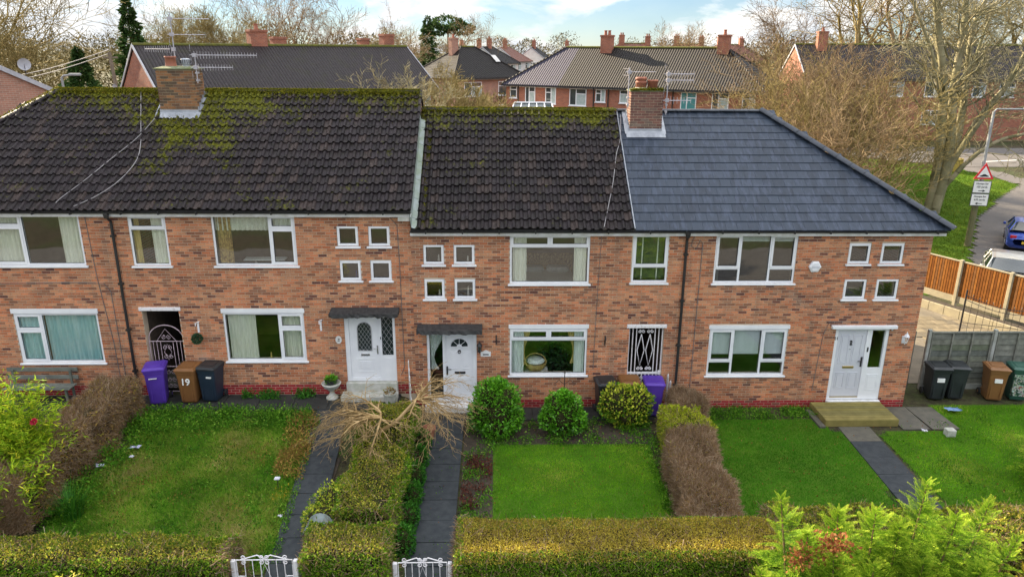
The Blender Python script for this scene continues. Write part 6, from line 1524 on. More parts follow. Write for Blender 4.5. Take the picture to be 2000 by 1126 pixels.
# ---------------------------------------------------------------- houses behind
mat('render_white', (.66, .64, .62), (.56, .54, .52), .85, nscale=1.5)
mat('far_window_glass', (.035, .05, .055), (.07, .09, .09), .08, nscale=1.5, spec=.8)
mat('far_curtain', (.45, .50, .48), (.30, .38, .38), .6, nscale=6)
mat('teal_panel', (.05, .22, .23), (.07, .26, .27), .4, nscale=3)
mat('barge_grey', (.46, .46, .50), (.36, .36, .40), .7)
mat('far_moss', (.13, .13, .015), (.08, .08, .02), .95, nscale=4)
def far_house(label, p, th, L, wins, wall_m='brick_far', roof_m='far_roof_dark', ends=('gable', 'gable'), split=None, chim=(), dep=7.5, wh=5.1, rise=2.95, pipes=(), end_wins=(), group='houses behind the terrace', oh=.3, base=None):
    """local frame: front wall along x at y = 0 facing -y"""
    z0 = gzf(*p) if base is None else base
    h = thing('brick_house' if 'brick' in wall_m else 'white_house', label, 'house', (p[0], p[1], z0), th, group)
    wl = MB().box(0, L, 0, dep, -1, wh); rd = dep/2; ry = rd
    zt = wh+rise*(rd/(rd+oh))
    for x, e in ((0, ends[0]), (L, ends[1])):
        if e == 'gable': wl.add([(x, 0, wh-.001), (x, dep, wh-.001), (x, rd, zt)], [(0, 1, 2)])
    wl_o = wl.build('wall', wall_m, h)
    a1 = rd if ends[0] == 'hip' else -.08; b1 = L-rd if ends[1] == 'hip' else L+.08
    a0 = -oh if ends[0] == 'hip' else -.08; b0 = L+oh if ends[1] == 'hip' else L+.08
    ze = wh-.02; zr = wh+rise; T = .1
    def slope(xa0, xa1, xb0, xb1, m, name):
        mb = MB(); vs = [(xa0, -oh, ze), (xb0, -oh, ze), (xb1, rd, zr), (xa1, rd, zr)]
        mb.add(vs+[(x, y, z-T) for x, y, z in vs], [(0, 1, 2, 3), (7, 6, 5, 4), (0, 4, 5, 1), (1, 5, 6, 2), (3, 7, 4, 0)])
        return mb.mesh(name, m)
    rf = link('roof', slope(a0, a1, b0, b1, roof_m, 'roof') if split is None else slope(split[0], split[0]+split[2], b0, b1, roof_m, 'roof'), h)
    if split is not None: link('roof_slope', slope(a0, a1, split[0]-.004, split[0]+split[2]-.004, split[1], 'roof_slope'), rf)
    bk = MB().add([(a0, dep+oh, ze), (b0, dep+oh, ze), (b1, rd+.003, zr), (a1, rd+.003, zr)], [(0, 1, 2, 3)])
    if ends[0] == 'hip': bk.add([(a0-.003, -oh, ze), (a0-.003, dep+oh, ze), (a1-.003, rd, zr)], [(0, 1, 2)])
    if ends[1] == 'hip': bk.add([(b0+.003, -oh, ze), (b0+.003, dep+oh, ze), (b1+.003, rd, zr)], [(0, 1, 2)])
    link('rear_slope', bk.mesh('rear_slope', roof_m), rf)
    rg = MB().tube([(a1, rd, zr-.01), (b1, rd, zr-.01)], .10, 7)
    link('ridge', rg.mesh('ridge', 'far_moss' if wall_m != 'render_white' else roof_m), rf)
    for e, xr, xe in ((ends[0], a1, a0), (ends[1], b1, b0)):
        if e == 'hip': link('hip_tiles', MB().tube([(xr, rd, zr), (xe, -oh, ze)], .09, 6).tube([(xr, rd, zr), (xe, dep+oh, ze)], .09, 6).mesh('hip_tiles', roof_m), rf)
        else:
            bg_ = MB()
            for y0_, y1_ in ((-oh, rd), (dep+oh, rd)): bg_.add([(xe-.03, y0_, ze-.16), (xe+.03, y0_, ze-.16), (xe+.03, y1_, zr-.16), (xe-.03, y1_, zr-.16), (xe-.03, y0_, ze+.03), (xe+.03, y0_, ze+.03), (xe+.03, y1_, zr+.03), (xe-.03, y1_, zr+.03)], [(0, 1, 2, 3), (4, 7, 6, 5), (0, 3, 7, 4), (1, 5, 6, 2), (0, 4, 5, 1)])
            link('barge_board', bg_.mesh('barge_board', 'barge_grey'), rf)
    MB().box(a0, b0, -oh-.10, -oh+.01, ze-.16, ze-.045).build('gutter', 'gutter_black', h); MB().box(a0+.2, b0-.2, -.06, -.004, ze-.22, ze-.08).build('fascia', 'white_paint', h)
    for x in pipes: MB().tube([(x, -.07, 0), (x, -.07, wh-.1)], .05, 6).build('downpipe', 'gutter_black', h)
    def win(x0, x1, z0_, z1_, kind, end=None):
        mb = MB(); nx = 2 if x1-x0 > .8 else 1; fr = .07; hs = []
        sp = x0+(x1-x0)*(.4 if kind % 2 else .55)
        cols = [(x0+fr, sp-fr/2), (sp+fr/2, x1-fr)] if nx == 2 else [(x0+fr, x1-fr)]
        for i, (a, b) in enumerate(cols):
            if i == kind % 2: zz = z0_+(z1_-z0_)*.68; hs += [(a, b, z0_+fr, zz-fr/2), (a, b, zz+fr/2, z1_-fr)]
            else: hs.append((a, b, z0_+fr, z1_-fr))
        def bx(mb, a, b, y0_, y1_, c, d): 
            if end is None: mb.box(a, b, y0_, y1_, c, d)
            elif end == 0: mb.box(y0_, y1_, a, b, c, d)
            else: mb.box(L-y1_, L-y0_, a, b, c, d)
        for q in cells(x0, x1, z0_, z1_, hs): bx(mb, q[0], q[1], -.03, -.002, q[2], q[3])
        bx(mb, x0-.06, x1+.06, -.09, -.031, z0_-.06, z0_)
        o = mb.build('window', 'upvc', h)
        for i, q in enumerate(hs):
            g_ = MB(); bx(g_, q[0], q[1], -.02, -.003, q[2], q[3]); link('pane', g_.mesh('pane', 'teal_panel' if kind == 9 else ('far_curtain' if (kind+i) % 3 == 2 else 'far_window_glass')), o)
    for w_ in wins: win(*w_)
    for w_ in end_wins: win(*w_[:5], end=w_[5])
    for (x, y, w_, d_, zt_, pots) in chim:
        zb = wh+rise*.6; ch = MB().box(x-w_/2, x+w_/2, y-d_/2, y+d_/2, zb, zt_).box(x-w_/2-.05, x+w_/2+.05, y-d_/2-.05, y+d_/2+.05, zt_-.14, zt_-.02).build('chimney', wall_m if 'brick' in wall_m else 'brick_far', h)
        for i in range(pots): link('chimney_pot', MB().lathe([(.14, 0), (.11, .3), (.14, .32), (.14, .38), (.1, .38)], 10, (x+(i-(pots-1)/2)*.34, y, zt_-.02)).mesh('chimney_pot', 'terracotta'), ch)
    return h
thB = math.atan2(-11, 18)
WB = [(.38, 1.05, 3.95, 4.95, 0), (1.85, 2.8, 3.6, 4.92, 1), (3.75, 4.72, 3.6, 4.92, 0), (5.95, 7.45, 3.55, 4.9, 1), (8.25, 9.1, 3.9, 4.88, 0), (10.3, 11.1, 3.9, 4.9, 2), (12.6, 13.8, 3.6, 4.9, 1), (15.2, 16.4, 3.6, 4.9, 9), (17.55, 18.8, 3.7, 4.9, 1), (19.75, 20.7, 3.8, 4.9, 0), (1.6, 3.2, 1.0, 2.3, 1), (6, 7.6, 1, 2.3, 1), (11.6, 13.4, 1, 2.3, 0), (17, 18.6, 1, 2.3, 1)]
hB = far_house('brick terrace with part purple part dark roof behind the slate roofed house', (1, 46), thB, 21.1, WB, ends=('hip', 'hip'), split=(5.0, 'far_roof_purple', .0), roof_m='far_roof_brown', pipes=(1.2, 8.1, 9.35, 14.6), chim=[(7.6, 3.4, .95, .6, 9.0, 2), (17.2, 3.4, .85, .6, 9.0, 1)], base=1.78)
thA = math.atan2(12.3, 14.3); pA = (-20.9+3.75*math.sin(thA), 26.7-3.75*math.cos(thA))
hA = far_house('brick terrace with long dark roof and brick gable behind the mossy roof', pA, thA, 18.9, [(17.3, 18.3, 3.7, 4.9, 0), (12, 13.6, 3.6, 4.9, 1), (6, 7.6, 3.6, 4.9, 0), (1.2, 2.6, 3.6, 4.9, 1)], pipes=(18.6,), chim=[(7.6, 4.0, 1.1, .7, 9.0, 1), (9.6, 5.2, .9, .6, 8.6, 0), (17.8, 4.6, .85, .7, 8.9, 0), (16.4, 5.6, .7, .6, 8.6, 0)], base=1.75)
hC = far_house('brick house with hipped brown roof and white bay windows between the two far terraces', (-3.9, 56), R(40), 9.2, [(1.2, 3.4, 3.3, 4.7, 1), (1.2, 3.4, 1, 2.4, 1), (5.6, 7.8, 3.3, 4.7, 0), (5.6, 7.8, 1, 2.4, 0)], wall_m='brick_far_pale', roof_m='far_roof_brown', ends=('hip', 'hip'), chim=[(2.9, 3.9, .8, .6, 8.9, 1)], end_wins=[(1.5, 2.3, .8, 1.7, 0, 0), (5.6, 6.5, 3.9, 4.8, 0, 0)])
sk = MB().box(6.4, 7.2, .9, 1.9, 6.2, 6.25)
link('skylight', MB().add([(6.6, 1.5, 6.58), (7.2, 1.5, 6.58), (7.2, 2.4, 7.23), (6.6, 2.4, 7.23)], [(0, 1, 2, 3)]).mesh('skylight', 'render_white'), hC)
hD = far_house('brick terrace behind the big bare tree and brown thicket', (28.5, 51), R(-3), 22., [(4.6, 5.9, 3.5, 4.8, 1), (7.6, 9.0, 3.5, 4.8, 0), (10.9, 13.1, 3.5, 4.8, 1), (15.2, 16.4, 3.5, 4.8, 0), (17.6, 19, 3.5, 4.8, 1), (5, 6.2, 1, 2.3, 0), (11, 13, 1, 2.3, 1)], wall_m='brick_far', chim=[(2.2, 3.2, .9, .6, 9.2, 1)], roof_m='far_roof_dark', base=2.2)
hD2 = far_house('brick house with white barred window beside the parked dark car', (52.0, 51), R(-22), 14, [(1.2, 2.2, 2.2, 3.9, 1), (1.0, 2.2, 3.9, 5.0, 0), (5, 6.5, 3.7, 4.9, 1), (5, 6.5, 1, 2.3, 0)], roof_m='far_roof_dark', chim=[(8, 3.5, .9, .6, 9, 2)], base=2.0)
# house whose plain brick gable shows at the far left
hE = far_house('plain brick gable house with satellite dish beyond the mossy hip', (-31.8, 14.4), R(-40), 12, [], wall_m='brick_far_pale', ends=('gable', 'gable'), dep=8.2, wh=6.7, rise=2.2, base=.9, oh=.12)
far_white = [((4.5, 148), 65, 9, 'far_roof_red'), ((-3, 150), 40, 9, 'far_roof_red'), ((12, 158), 75, 9, 'far_roof_brown'), ((-9, 165), 20, 10, 'far_roof_brown'), ((20, 172), 60, 9, 'far_roof_red'), ((1, 128), 62, 8, 'far_roof_brown')]
for i, ((x, y), a, L_, rm) in enumerate(far_white):
    far_house(['white semi with pinkish red roof and tall chimney far away', 'white semi facing sideways beside the pinkish roof far away', 'white gabled house with brown roof beyond the bushy tree', 'long far white house with brown roof behind the hipped roof', 'far white house with red roof just above purple roof hip', 'larger far white house with gabled brown roof behind bushy tree'][i], (x, y), R(a), L_, [(1.2, 3.2, 3.3, 4.8, 1), (1.2, 3.2, .9, 2.4, 1), (L_-3.4, L_-1.2, 3.3, 4.8, 0), (L_-3.4, L_-1.2, .9, 2.4, 0)], wall_m='render_white', roof_m=rm, ends=('gable', 'hip'), chim=[(2.5, 3.6, .9, .7, 9.6, 2)], end_wins=[(2.4, 4.8, 3.2, 4.8, 1, 0), (2.4, 4.8, .8, 2.3, 0, 0)], group='white houses in the distance')
for i, (x, y, a) in enumerate(((28, 120, -20), (40, 126, 10), (17, 112, -15))):
    far_house(['far brick house whose twin chimneys rise over the brown far ridge', 'far brick house roof near the thicket skyline', 'far brick house roof behind the purple roof ridge'][i], (x, y), R(a), 12, [(1, 3, 3.3, 4.8, 1), (8, 10, 3.3, 4.8, 0)], roof_m='far_roof_red', ends=('hip', 'hip'), chim=[(4, 3.6, .9, .7, 9.4, 2), (8.4, 3.6, .9, .7, 9.2, 2)], group='far brick houses on the skyline', base=2.6)
# lean-to glass roof behind the ridge, a white porch
t = thing('conservatory', 'small lean-to conservatory with white ribs just over the dark ridge', 'conservatory', (1.2, 40.2, 1.6))
MB().box(0, 3.6, 0, 2.4, 0, 2.9).build('wall', 'upvc', t); MB().add([(-.1, -.2, 2.9), (3.7, -.2, 2.9), (3.4, 2.4, 3.9), (.4, 2.4, 3.9)], [(0, 1, 2, 3)]).build('glass_roof', 'far_window_glass', t)
rb_ = MB()
for i in range(6): rb_.tube([(-.1+3.8*i/5, -.2, 2.94), (.4+3.0*i/5, 2.4, 3.94)], .05, 5)
rb_.tube([(-.1, -.2, 2.92), (3.7, -.2, 2.92)], .07, 5).tube([(.4, 2.4, 3.96), (3.4, 2.4, 3.96)], .07, 5); rb_.build('glazing_bar', 'upvc', t)
def dish(label, x, y, z, rz):
    t = thing('satellite_dish', label, 'dish', (x, y, z), rz); mb = MB(); pr = [(.0, .0), (.09, .01), (.17, .035), (.23, .065)]
    vs = []; k = 14
    for r_, d_ in pr[1:]: vs += [(r_*math.cos(2*math.pi*j/k), -d_, r_*math.sin(2*math.pi*j/k)) for j in range(k)]
    vs.append((0, 0, 0)); fs = [(2*0+j, (j+1) % k, len(vs)-1) for j in range(k)]+[(i*k+j, i*k+(j+1) % k, (i+1)*k+(j+1) % k, (i+1)*k+j) for i in range(2) for j in range(k)]
    mb.add(vs, fs).build('reflector', 'barge_grey', t); MB().tube([(0, 0, 0), (0, .15, -.1), (0, .18, -.4)], .02, 5).tube([(0, -.02, -.2), (0, -.27, -.03)], .012, 5).build('arm', 'black_metal', t)
dish('grey satellite dish on plain brick gable beyond the mossy hip', -18.3, 11.6, 9.0, R(30)); dish('grey satellite dish beside brick gable of long dark roof', -20.75, 23.6, 7.5, R(-30))

# ---------------------------------------------------------------- street side
VG = [(14.8, 14.2), (17.6, 10.0), (19.5, 9.0), (22.6, 14.4), (26.9, 21.0), (31.0, 25.6), (35.9, 30.6), (34.6, 36.2), (31.2, 38.6), (27, 41), (14, 41)]
tag(lawn('verge_grass', VG, 80000, .10, 'blade_verge', 'verge_grass', .035, .6), 'sunlit green grass verge round the big bare tree', 'grass')
bpy.data.objects['lawn.004'].name = 'verge' if 'lawn.004' in bpy.data.objects else 'verge'
poly_sheet('footpath', 'asphalt_pale', [(19.6, 8.0), (19.5, 9.0), (22.6, 14.4), (26.9, 21.0), (31.0, 25.6), (35.9, 30.6), (34.6, 36.2), (36.6, 36.2), (38.0, 30.0), (33.0, 24.2), (28.9, 19.6), (24.6, 13.2), (21.6, 8)], .03, .4)
poly_sheet('side_road', 'asphalt', [(21.7, 8), (24.7, 13.1), (29.0, 19.5), (33.1, 24.1), (38.1, 29.9), (36.7, 36.2), (70, 36.2), (70, -8.5), (21.7, -8.5)], -.06, .8)
poly_sheet('far_road', 'asphalt_pale', [(10, 46.5), (10, 40.0), (27, 41.2), (31.4, 38.9), (36, 36.4), (70, 36.4), (70, 44), (40, 44.5), (34, 46.5)], .02, .8)
def kerb_line(pts, nm='kerb'):
    mb = MB()
    for (a, b), (c, d) in zip(pts, pts[1:]):
        v = Vector((c-a, d-b, 0)); n = Vector((-v.y, v.x, 0)).normalized()*.07; za, zc = gzf(a, b), gzf(c, d)
        mb.add([(a-n.x, b-n.y, za-.1), (a+n.x, b+n.y, za-.1), (c+n.x, d+n.y, zc-.1), (c-n.x, d-n.y, zc-.1), (a-n.x, b-n.y, za+.06), (a+n.x, b+n.y, za+.06), (c+n.x, d+n.y, zc+.06), (c-n.x, d-n.y, zc+.06)], [(0, 3, 2, 1), (4, 5, 6, 7), (0, 1, 5, 4), (1, 2, 6, 5), (2, 3, 7, 6), (3, 0, 4, 7)])
    tag(mb.build(nm, 'kerb_stone'), kind='structure')
kerb_line([(21.6, 8), (24.6, 13.2), (28.9, 19.6), (33, 24.2), (38, 30)]); kerb_line([(10, 46.6), (34, 46.6), (40, 44.6), (70, 44.1)])
tag(MB().add([(38, 38.2, gzf(38, 38.2)+.028), (43, 39.3, gzf(43, 39.3)+.028), (43, 39.45, gzf(43, 39.45)+.028), (38, 38.35, gzf(38, 38.35)+.028)], [(0, 1, 2, 3)]).build('road_marking', 'white_print'), kind='structure')
mat('column_grey', (.36, .37, .38), (.28, .29, .30), .6, .3, nscale=4); mat('column_mossy', (.14, .12, .06), (.10, .11, .045), .9, nscale=5, bump=.5)
t = thing('street_lamp', 'tall grey lamp column with mossy lower shaft and sideways arm on verge', 'street lamp', (23.45, 16.2, gzf(23.45, 16.2)))
MB().tube([(0, 0, -.1), (0, 0, 2.6)], [.155, .14], 10).build('lower_shaft', 'column_mossy', t); MB().tube([(0, 0, 2.6), (0, 0, 6.5)], [.085, .06], 10).build('column', 'column_grey', t)
MB().tube([(0, 0, 6.5), (.12, 0, 6.62), (1.5, 0, 6.62)], .035, 8).build('arm', 'column_grey', t); MB().bbox(1.45, 2.05, -.13, .13, 6.55, 6.70, .03).build('lantern', 'column_grey', t)
mat('sign_red', (.60, .02, .03), None, .4); mat('sign_white', (.72, .72, .70), None, .4); mat('sign_back', (.05, .05, .055), None, .5)
t = thing('road_sign', 'triangular red hump warning sign with two white plates on lamp column', 'sign', (23.45, 16.0, gzf(23.45, 16.2)), R(-10))
tri = lambda s, z: [(-s*.866, z-s*.5), (s*.866, z-s*.5), (0, z+s)]
zc_ = 3.62
MB().prism(tri(.52, zc_), -.03, .0).build('triangle_plate', 'sign_red', t); MB().prism(tri(.36, zc_), -.036, -.031).build('triangle_face', 'sign_white', t)
MB().prism([(-.2, zc_-.14), (.2, zc_-.14), (.2, zc_-.11), (.1, zc_-.06), (.05, zc_-.02), (-.05, zc_-.02), (-.1, zc_-.06), (-.2, zc_-.11)], -.041, -.037).build('hump_symbol', 'black_print', t)
for zz, l2, arrow in ((2.98, 'h2', 1), (2.36, 'h3', -1)):
    MB().box(-.40, .40, -.02, .0, zz-.30, zz+.30).build('plate', 'sign_back', t); MB().box(-.37, .37, -.026, -.021, zz-.27, zz+.27).build('plate_face', 'sign_white', t)
    link('lettering', TXT['h1'], t, (0, -.03, zz+.16), (R(90), 0, 0)); link('lettering', TXT[l2], t, (0, -.03, zz+.0), (R(90), 0, 0))
    a_ = arrow; MB().prism([(-.14*a_, zz-.165), (.06*a_, zz-.165), (.06*a_, zz-.12), (.18*a_, zz-.18), (.06*a_, zz-.24), (.06*a_, zz-.195), (-.14*a_, zz-.195)], -.031, -.027).build('arrow', 'black_print', t)
MB().box(-.03, .03, .0, .1, 2.1, 3.6).build('bracket', 'column_grey', t)
mat('grit_yellow', (.45, .32, .05), (.38, .25, .05), .6)
t = thing('grit_bin', 'yellow grit bin beyond the big bare tree', 'grit bin', (33.6, 35.0, gzf(33.6, 35)+.0), R(15)); MB().add([(-.5, -.35, 0), (.5, -.35, 0), (.5, .35, 0), (-.5, .35, 0), (-.62, -.42, .75), (.62, -.42, .75), (.62, .42, .75), (-.62, .42, .75)], [(0, 3, 2, 1), (0, 1, 5, 4), (1, 2, 6, 5), (2, 3, 7, 6), (3, 0, 4, 7), (4, 5, 6, 7)]).build('body', 'grit_yellow', t); MB().bbox(-.66, .66, -.46, .46, .75, .95, .08).build('lid', 'grit_yellow', t)

# cars
def car(label, p, rz, paint, kind='hatch', base=None):
    z0 = gzf(*p)-.06 if base is None else base; t = thing('parked_car', label, 'car', (p[0], p[1], z0), rz, 'cars parked along the side road')
    W = .88
    # stations along x (nose at +x): x, bottom z, belt z, half width, roof z, roof half width
    st = {'hatch': [(-2.0, .45, .72, .62, None), (-1.95, .30, .92, .80, None), (-1.75, .25, .98, .87, 1.12), (-1.35, .24, .98, .89, 1.46), (-.5, .24, .96, .90, 1.52), (.25, .24, .94, .90, 1.44), (.95, .24, .92, .89, 1.02), (1.15, .24, .90, .88, None), (1.7, .26, .80, .84, None), (2.0, .34, .68, .70, None), (2.08, .42, .60, .55, None)],
          'saloon': [(-2.3, .45, .80, .60, None), (-2.22, .30, .94, .80, None), (-1.9, .25, .98, .87, 1.04), (-1.2, .24, .96, .89, 1.36), (-.3, .24, .94, .90, 1.43), (.35, .24, .92, .90, 1.34), (1.05, .24, .90, .89, .98), (1.3, .24, .88, .88, None), (1.9, .26, .78, .84, None), (2.2, .34, .66, .68, None), (2.27, .42, .58, .52, None)]}[kind]
    mb = MB(); K = 9; vs = []
    def sect(s):
        x, zb, zbelt, hw, zr = s; 
        return [(x, -hw*.82, zb), (x, -hw, zb+.14), (x, -hw, zb+(zbelt-zb)*.62), (x, -hw*.95, zbelt), (x, 0, zbelt+.03), (x, hw*.95, zbelt), (x, hw, zb+(zbelt-zb)*.62), (x, hw, zb+.14), (x, hw*.82, zb)]
    for s in st: vs += sect(s)
    n = len(st); fs = [(i*K+j, i*K+(j+1) % K, (i+1)*K+(j+1) % K, (i+1)*K+j) for i in range(n-1) for j in range(K)]+[tuple(range(K)), tuple((n-1)*K+j for j in range(K-1, -1, -1))]
    body = mb.add(vs, fs).build('body', paint, t, smooth=True)
    cab = [s for s in st if s[4]]; gl = MB(); vs = []
    for x, zb, zbelt, hw, zr in cab: rw = hw*(.93 if zr < 1.2 else .70); vs += [(x, -hw*.94, zbelt-.01), (x, -rw, zr-.03), (x, -rw*.8, zr), (x, rw*.8, zr), (x, rw, zr-.03), (x, hw*.94, zbelt-.01)]
    n = len(cab); gf = [(i*6+j, i*6+j+1, (i+1)*6+j+1, (i+1)*6+j) for i in range(n-1) for j in (0, 4)]
    ff = [(i*6+j, i*6+j+1, (i+1)*6+j+1, (i+1)*6+j) for i in (0, n-2) for j in (1, 2, 3)]
    gl.add(vs, gf+ff).build('glasshouse', 'car_glass', t)
    roof = MB().add([(x, y, z+.006) for x, y, z in vs], [(i*6+j, i*6+j+1, (i+1)*6+j+1, (i+1)*6+j) for i in range(1, n-2) for j in (1, 2, 3)])
    for i in range(n-1):      # pillars
        for j in (0, 4):
            if i in (1, 2): a = Vector(vs[i*6+j+(0 if j == 0 else 1)]); b_ = Vector(vs[i*6+j+(1 if j == 0 else 0)]); roof.tube([a, b_], .035, 5)
    for j in (1, 4): roof.tube([vs[i*6+j] for i in range(n)], .03, 5)
    link('roof', roof.mesh('roof', paint), body)
    for sx in (st[0][0]+.78, st[-1][0]-.85):
        for sy in (-1, 1):
            wo = MB().tube([(sx, sy*.70, .31), (sx, sy*.905, .31)], .31, 18).build('wheel', 'tyre', t); link('rim', MB().tube([(sx, sy*.86, .31), (sx, sy*.912, .31)], .20, 12).mesh('rim', 'chrome'), wo)
    xr, xf = st[1][0]-.02, st[-2][0]+.02
    for sy in (-1, 1):
        MB().bbox(xr-.02, xr+.16, sy*.62-.14, sy*.62+.14, .74, .90, .03).build('tail_light', 'tail_red', t); MB().bbox(xf-.3, xf+.0, sy*.56-.15, sy*.56+.15, .56, .68, .03).build('headlight', 'lamp_clear', t)
        MB().bbox(.55, .72, sy*.98-.06, sy*.98+.06, .92, 1.04, .02).build('wing_mirror', paint, t)
    MB().bbox(xr-.06, xr-.01, -.26, .26, .52, .63, .01).build('number_plate', 'plate_yellow', t); MB().bbox(xf+.05, xf+.1, -.26, .26, .40, .5, .01).build('number_plate', 'white_print', t)
    return t
mat('car_glass', (.015, .02, .022), None, .06, spec=.8); mat('tail_red', (.40, .01, .015), None, .2); mat('lamp_clear', (.6, .62, .65), None, .1); mat('plate_yellow', (.6, .45, .03), None, .5)
mat('paint_silver', (.62, .60, .55), None, .28, .6, coat=.6); mat('paint_blue', (.03, .07, .36), None, .28, .3, coat=.6); mat('paint_dark', (.03, .035, .04), None, .28, .3, coat=.6); mat('paint_pale', (.45, .47, .50), None, .28, .5, coat=.6)
car('silver saloon car parked behind the orange fence', (21.75, 10.75), R(-122), 'paint_silver', 'saloon'); car('blue hatchback parked behind the silver car', (26.4, 16.3), R(57), 'paint_blue', 'hatch')
car('dark car parked by the far brick house', (51.5, 49.0), R(-100), 'paint_dark', 'hatch'); car('pale car beside the dark car at far brick house', (54.5, 49.5), R(-100), 'paint_pale', 'hatch')
far_wall = MB().box(0, 6, 0, .25, -.2, 1.3); t = thing('garden_wall', 'low red brick garden wall before the far parked car', 'wall', (48.6, 45.2, gzf(48.6, 45.2)), R(-8)); far_wall.build('wall', 'brick_far', t)

# poles and wires at the left
vmat('pole_wood', [(0, (.20, .16, .12)), (1, (.2, .16, .12))], .9, 4, .4)
t = thing('utility_pole', 'leaning wooden pole beside the long dark roof gable', 'pole', (-21.2, 25.2, gzf(-21.2, 25.2))); MB().tube([(0, 0, -.2), (-.5, .2, 8.55)], [.14, .10], 8).build('pole', 'pole_wood', t); MB().box(-.9, -.1, .15, .25, 8.2, 8.3).build('crossbar', 'pole_wood', t)
for k_i, (zz, lab) in enumerate(((9.5, 'upper slack telephone wire left of the utility pole'), (9.3, 'lower slack telephone wire left of the utility pole'))):
    a = Vector((-21.7, 25.4, zz)); b = Vector((-26.2, 15.0, 8.0-k_i*.2)); pts = [a.lerp(b, i/12)-Vector((0, 0, .5*math.sin(math.pi*i/12))) for i in range(13)]
    tag(MB().tube(pts, .02, 4).build('overhead_wire', 'pale_cable'), lab, 'wire')
t = thing('street_lamp', 'pale street lamp head just over the mossy ridge', 'street lamp', (-21.6, 20, gzf(-21.6, 20))); MB().tube([(0, 0, 0), (0, 0, 7.4)], [.09, .06], 8).build('column', 'column_grey', t); MB().tube([(0, 0, 7.4), (.1, 0, 7.5), (.6, 0, 7.55)], .05, 6).bbox(.4, .95, -.1, .1, 7.5, 7.62, .02).build('lantern', 'column_grey', t)
# ---------------------------------------------------------------- trees
vmat('bark_brown', [(0, (.13, .09, .055)), (.5, (.19, .135, .08)), (1, (.26, .19, .12))], .9, 1.5, .4)
vmat('bark_gold', [(0, (0.15, 0.12, 0.045)), (0.5, (0.24, 0.19, 0.075)), (1, (0.32, 0.25, 0.11))], .9, 1.5, .4)
vmat('bark_pink', [(0, (0.18, 0.12, 0.07)), (0.5, (0.27, 0.19, 0.105)), (1, (0.34, 0.25, 0.15))], .9, 1.5, .4)
vmat('bark_pale', [(0, (.17, .16, .085)), (.5, (.26, .235, .14)), (1, (.33, .29, .19))], .9, 1.2, .5, .5, 12)
vmat('evergreen', [(0, (.018, .045, .012)), (.5, (.04, .085, .02)), (1, (.09, .14, .03))], .7, .8, .5, trans=.15)
vmat('scrub_leaf', [(0, (.06, .055, .02)), (.5, (.13, .11, .035)), (1, (.20, .15, .06))], .85, .3, .5)
def grow(S, rd, p, d, L, r, lev, maxlev, up, nb, wob, shrink, rmin):
    n = 4 if lev < 2 else 3; prev = np.array(p, float); d = np.array(d, float); d /= np.linalg.norm(d)
    for i in range(n):
        d = d+np.array([rd.gauss(0, wob), rd.gauss(0, wob), rd.gauss(0, wob*.6)+up]); d /= np.linalg.norm(d); nx = prev+d*L/n
        r0, r1 = r*(1-.55*i/n), r*(1-.55*(i+1)/n); S.append((*prev, *nx, max(r0, rmin), max(r1, rmin))); prev = nx
        if lev < maxlev and (i or lev):
            for _ in range(nb if i else max(1, nb-1)):
                a = rd.uniform(0, 2*math.pi); u = np.cross(d, [rd.gauss(0, 1), rd.gauss(0, 1), rd.gauss(0, 1)]); u /= np.linalg.norm(u)+1e-9; ang = rd.uniform(.45, 1.05)
                grow(S, rd, nx, d*math.cos(ang)+u*math.sin(ang), L*shrink*rd.uniform(.7, 1.15), r1*.6, lev+1, maxlev, up, nb, wob, shrink, rmin)
def tree_obj(name, label, c, S, m, thick, group=None, cat='tree', z=None, tm=None):
    z = gzf(*c) if z is None else z; t = thing(name, label, cat, (c[0], c[1], z), 0, group); S = np.array(S); big = S[:, 6] > thick
    if big.any(): link('trunk', seg_mesh('trunk', S[big], tm or m, 6), t)
    tag(link('crown', seg_mesh('crown', S[~big], m, 3), t), kind='stuff'); return t
def bare_tree(label, c, H, seed, m='bark_brown', maxlev=4, nb=2, up=.06, wob=.14, r=.22, trunk=.28, shrink=.62, group='bare trees behind the houses', stems=1, rmin=.012, spread=.5, name='bare_tree'):
    rd = random.Random(seed); S = []
    for s in range(stems):
        a = rd.uniform(0, 6.28); d = np.array([math.cos(a)*spread*(stems > 1), math.sin(a)*spread*(stems > 1), 1.])
        d /= np.linalg.norm(d); p = np.array([0, 0, -.1]); tl = H*trunk; q = p+d*tl; S.append((*p, *q, r, r*.8))
        for k in range(3 if stems == 1 else 2):
            b = a+k*2.1+rd.uniform(-.4, .4); e = rd.uniform(.25, .6)
            grow(S, rd, q, d+np.array([math.cos(b)*e, math.sin(b)*e, 0]), H*.36, r*.65, 1, maxlev, up, nb, wob, shrink, rmin)
        grow(S, rd, q, d, H*.45, r*.75, 0, maxlev, up, nb, wob, shrink, rmin)
    return tree_obj(name, label, c, S, m, r*.3, group)
def px(x, y, d):   # not used for placement in the picture: distances along the lot
    return x
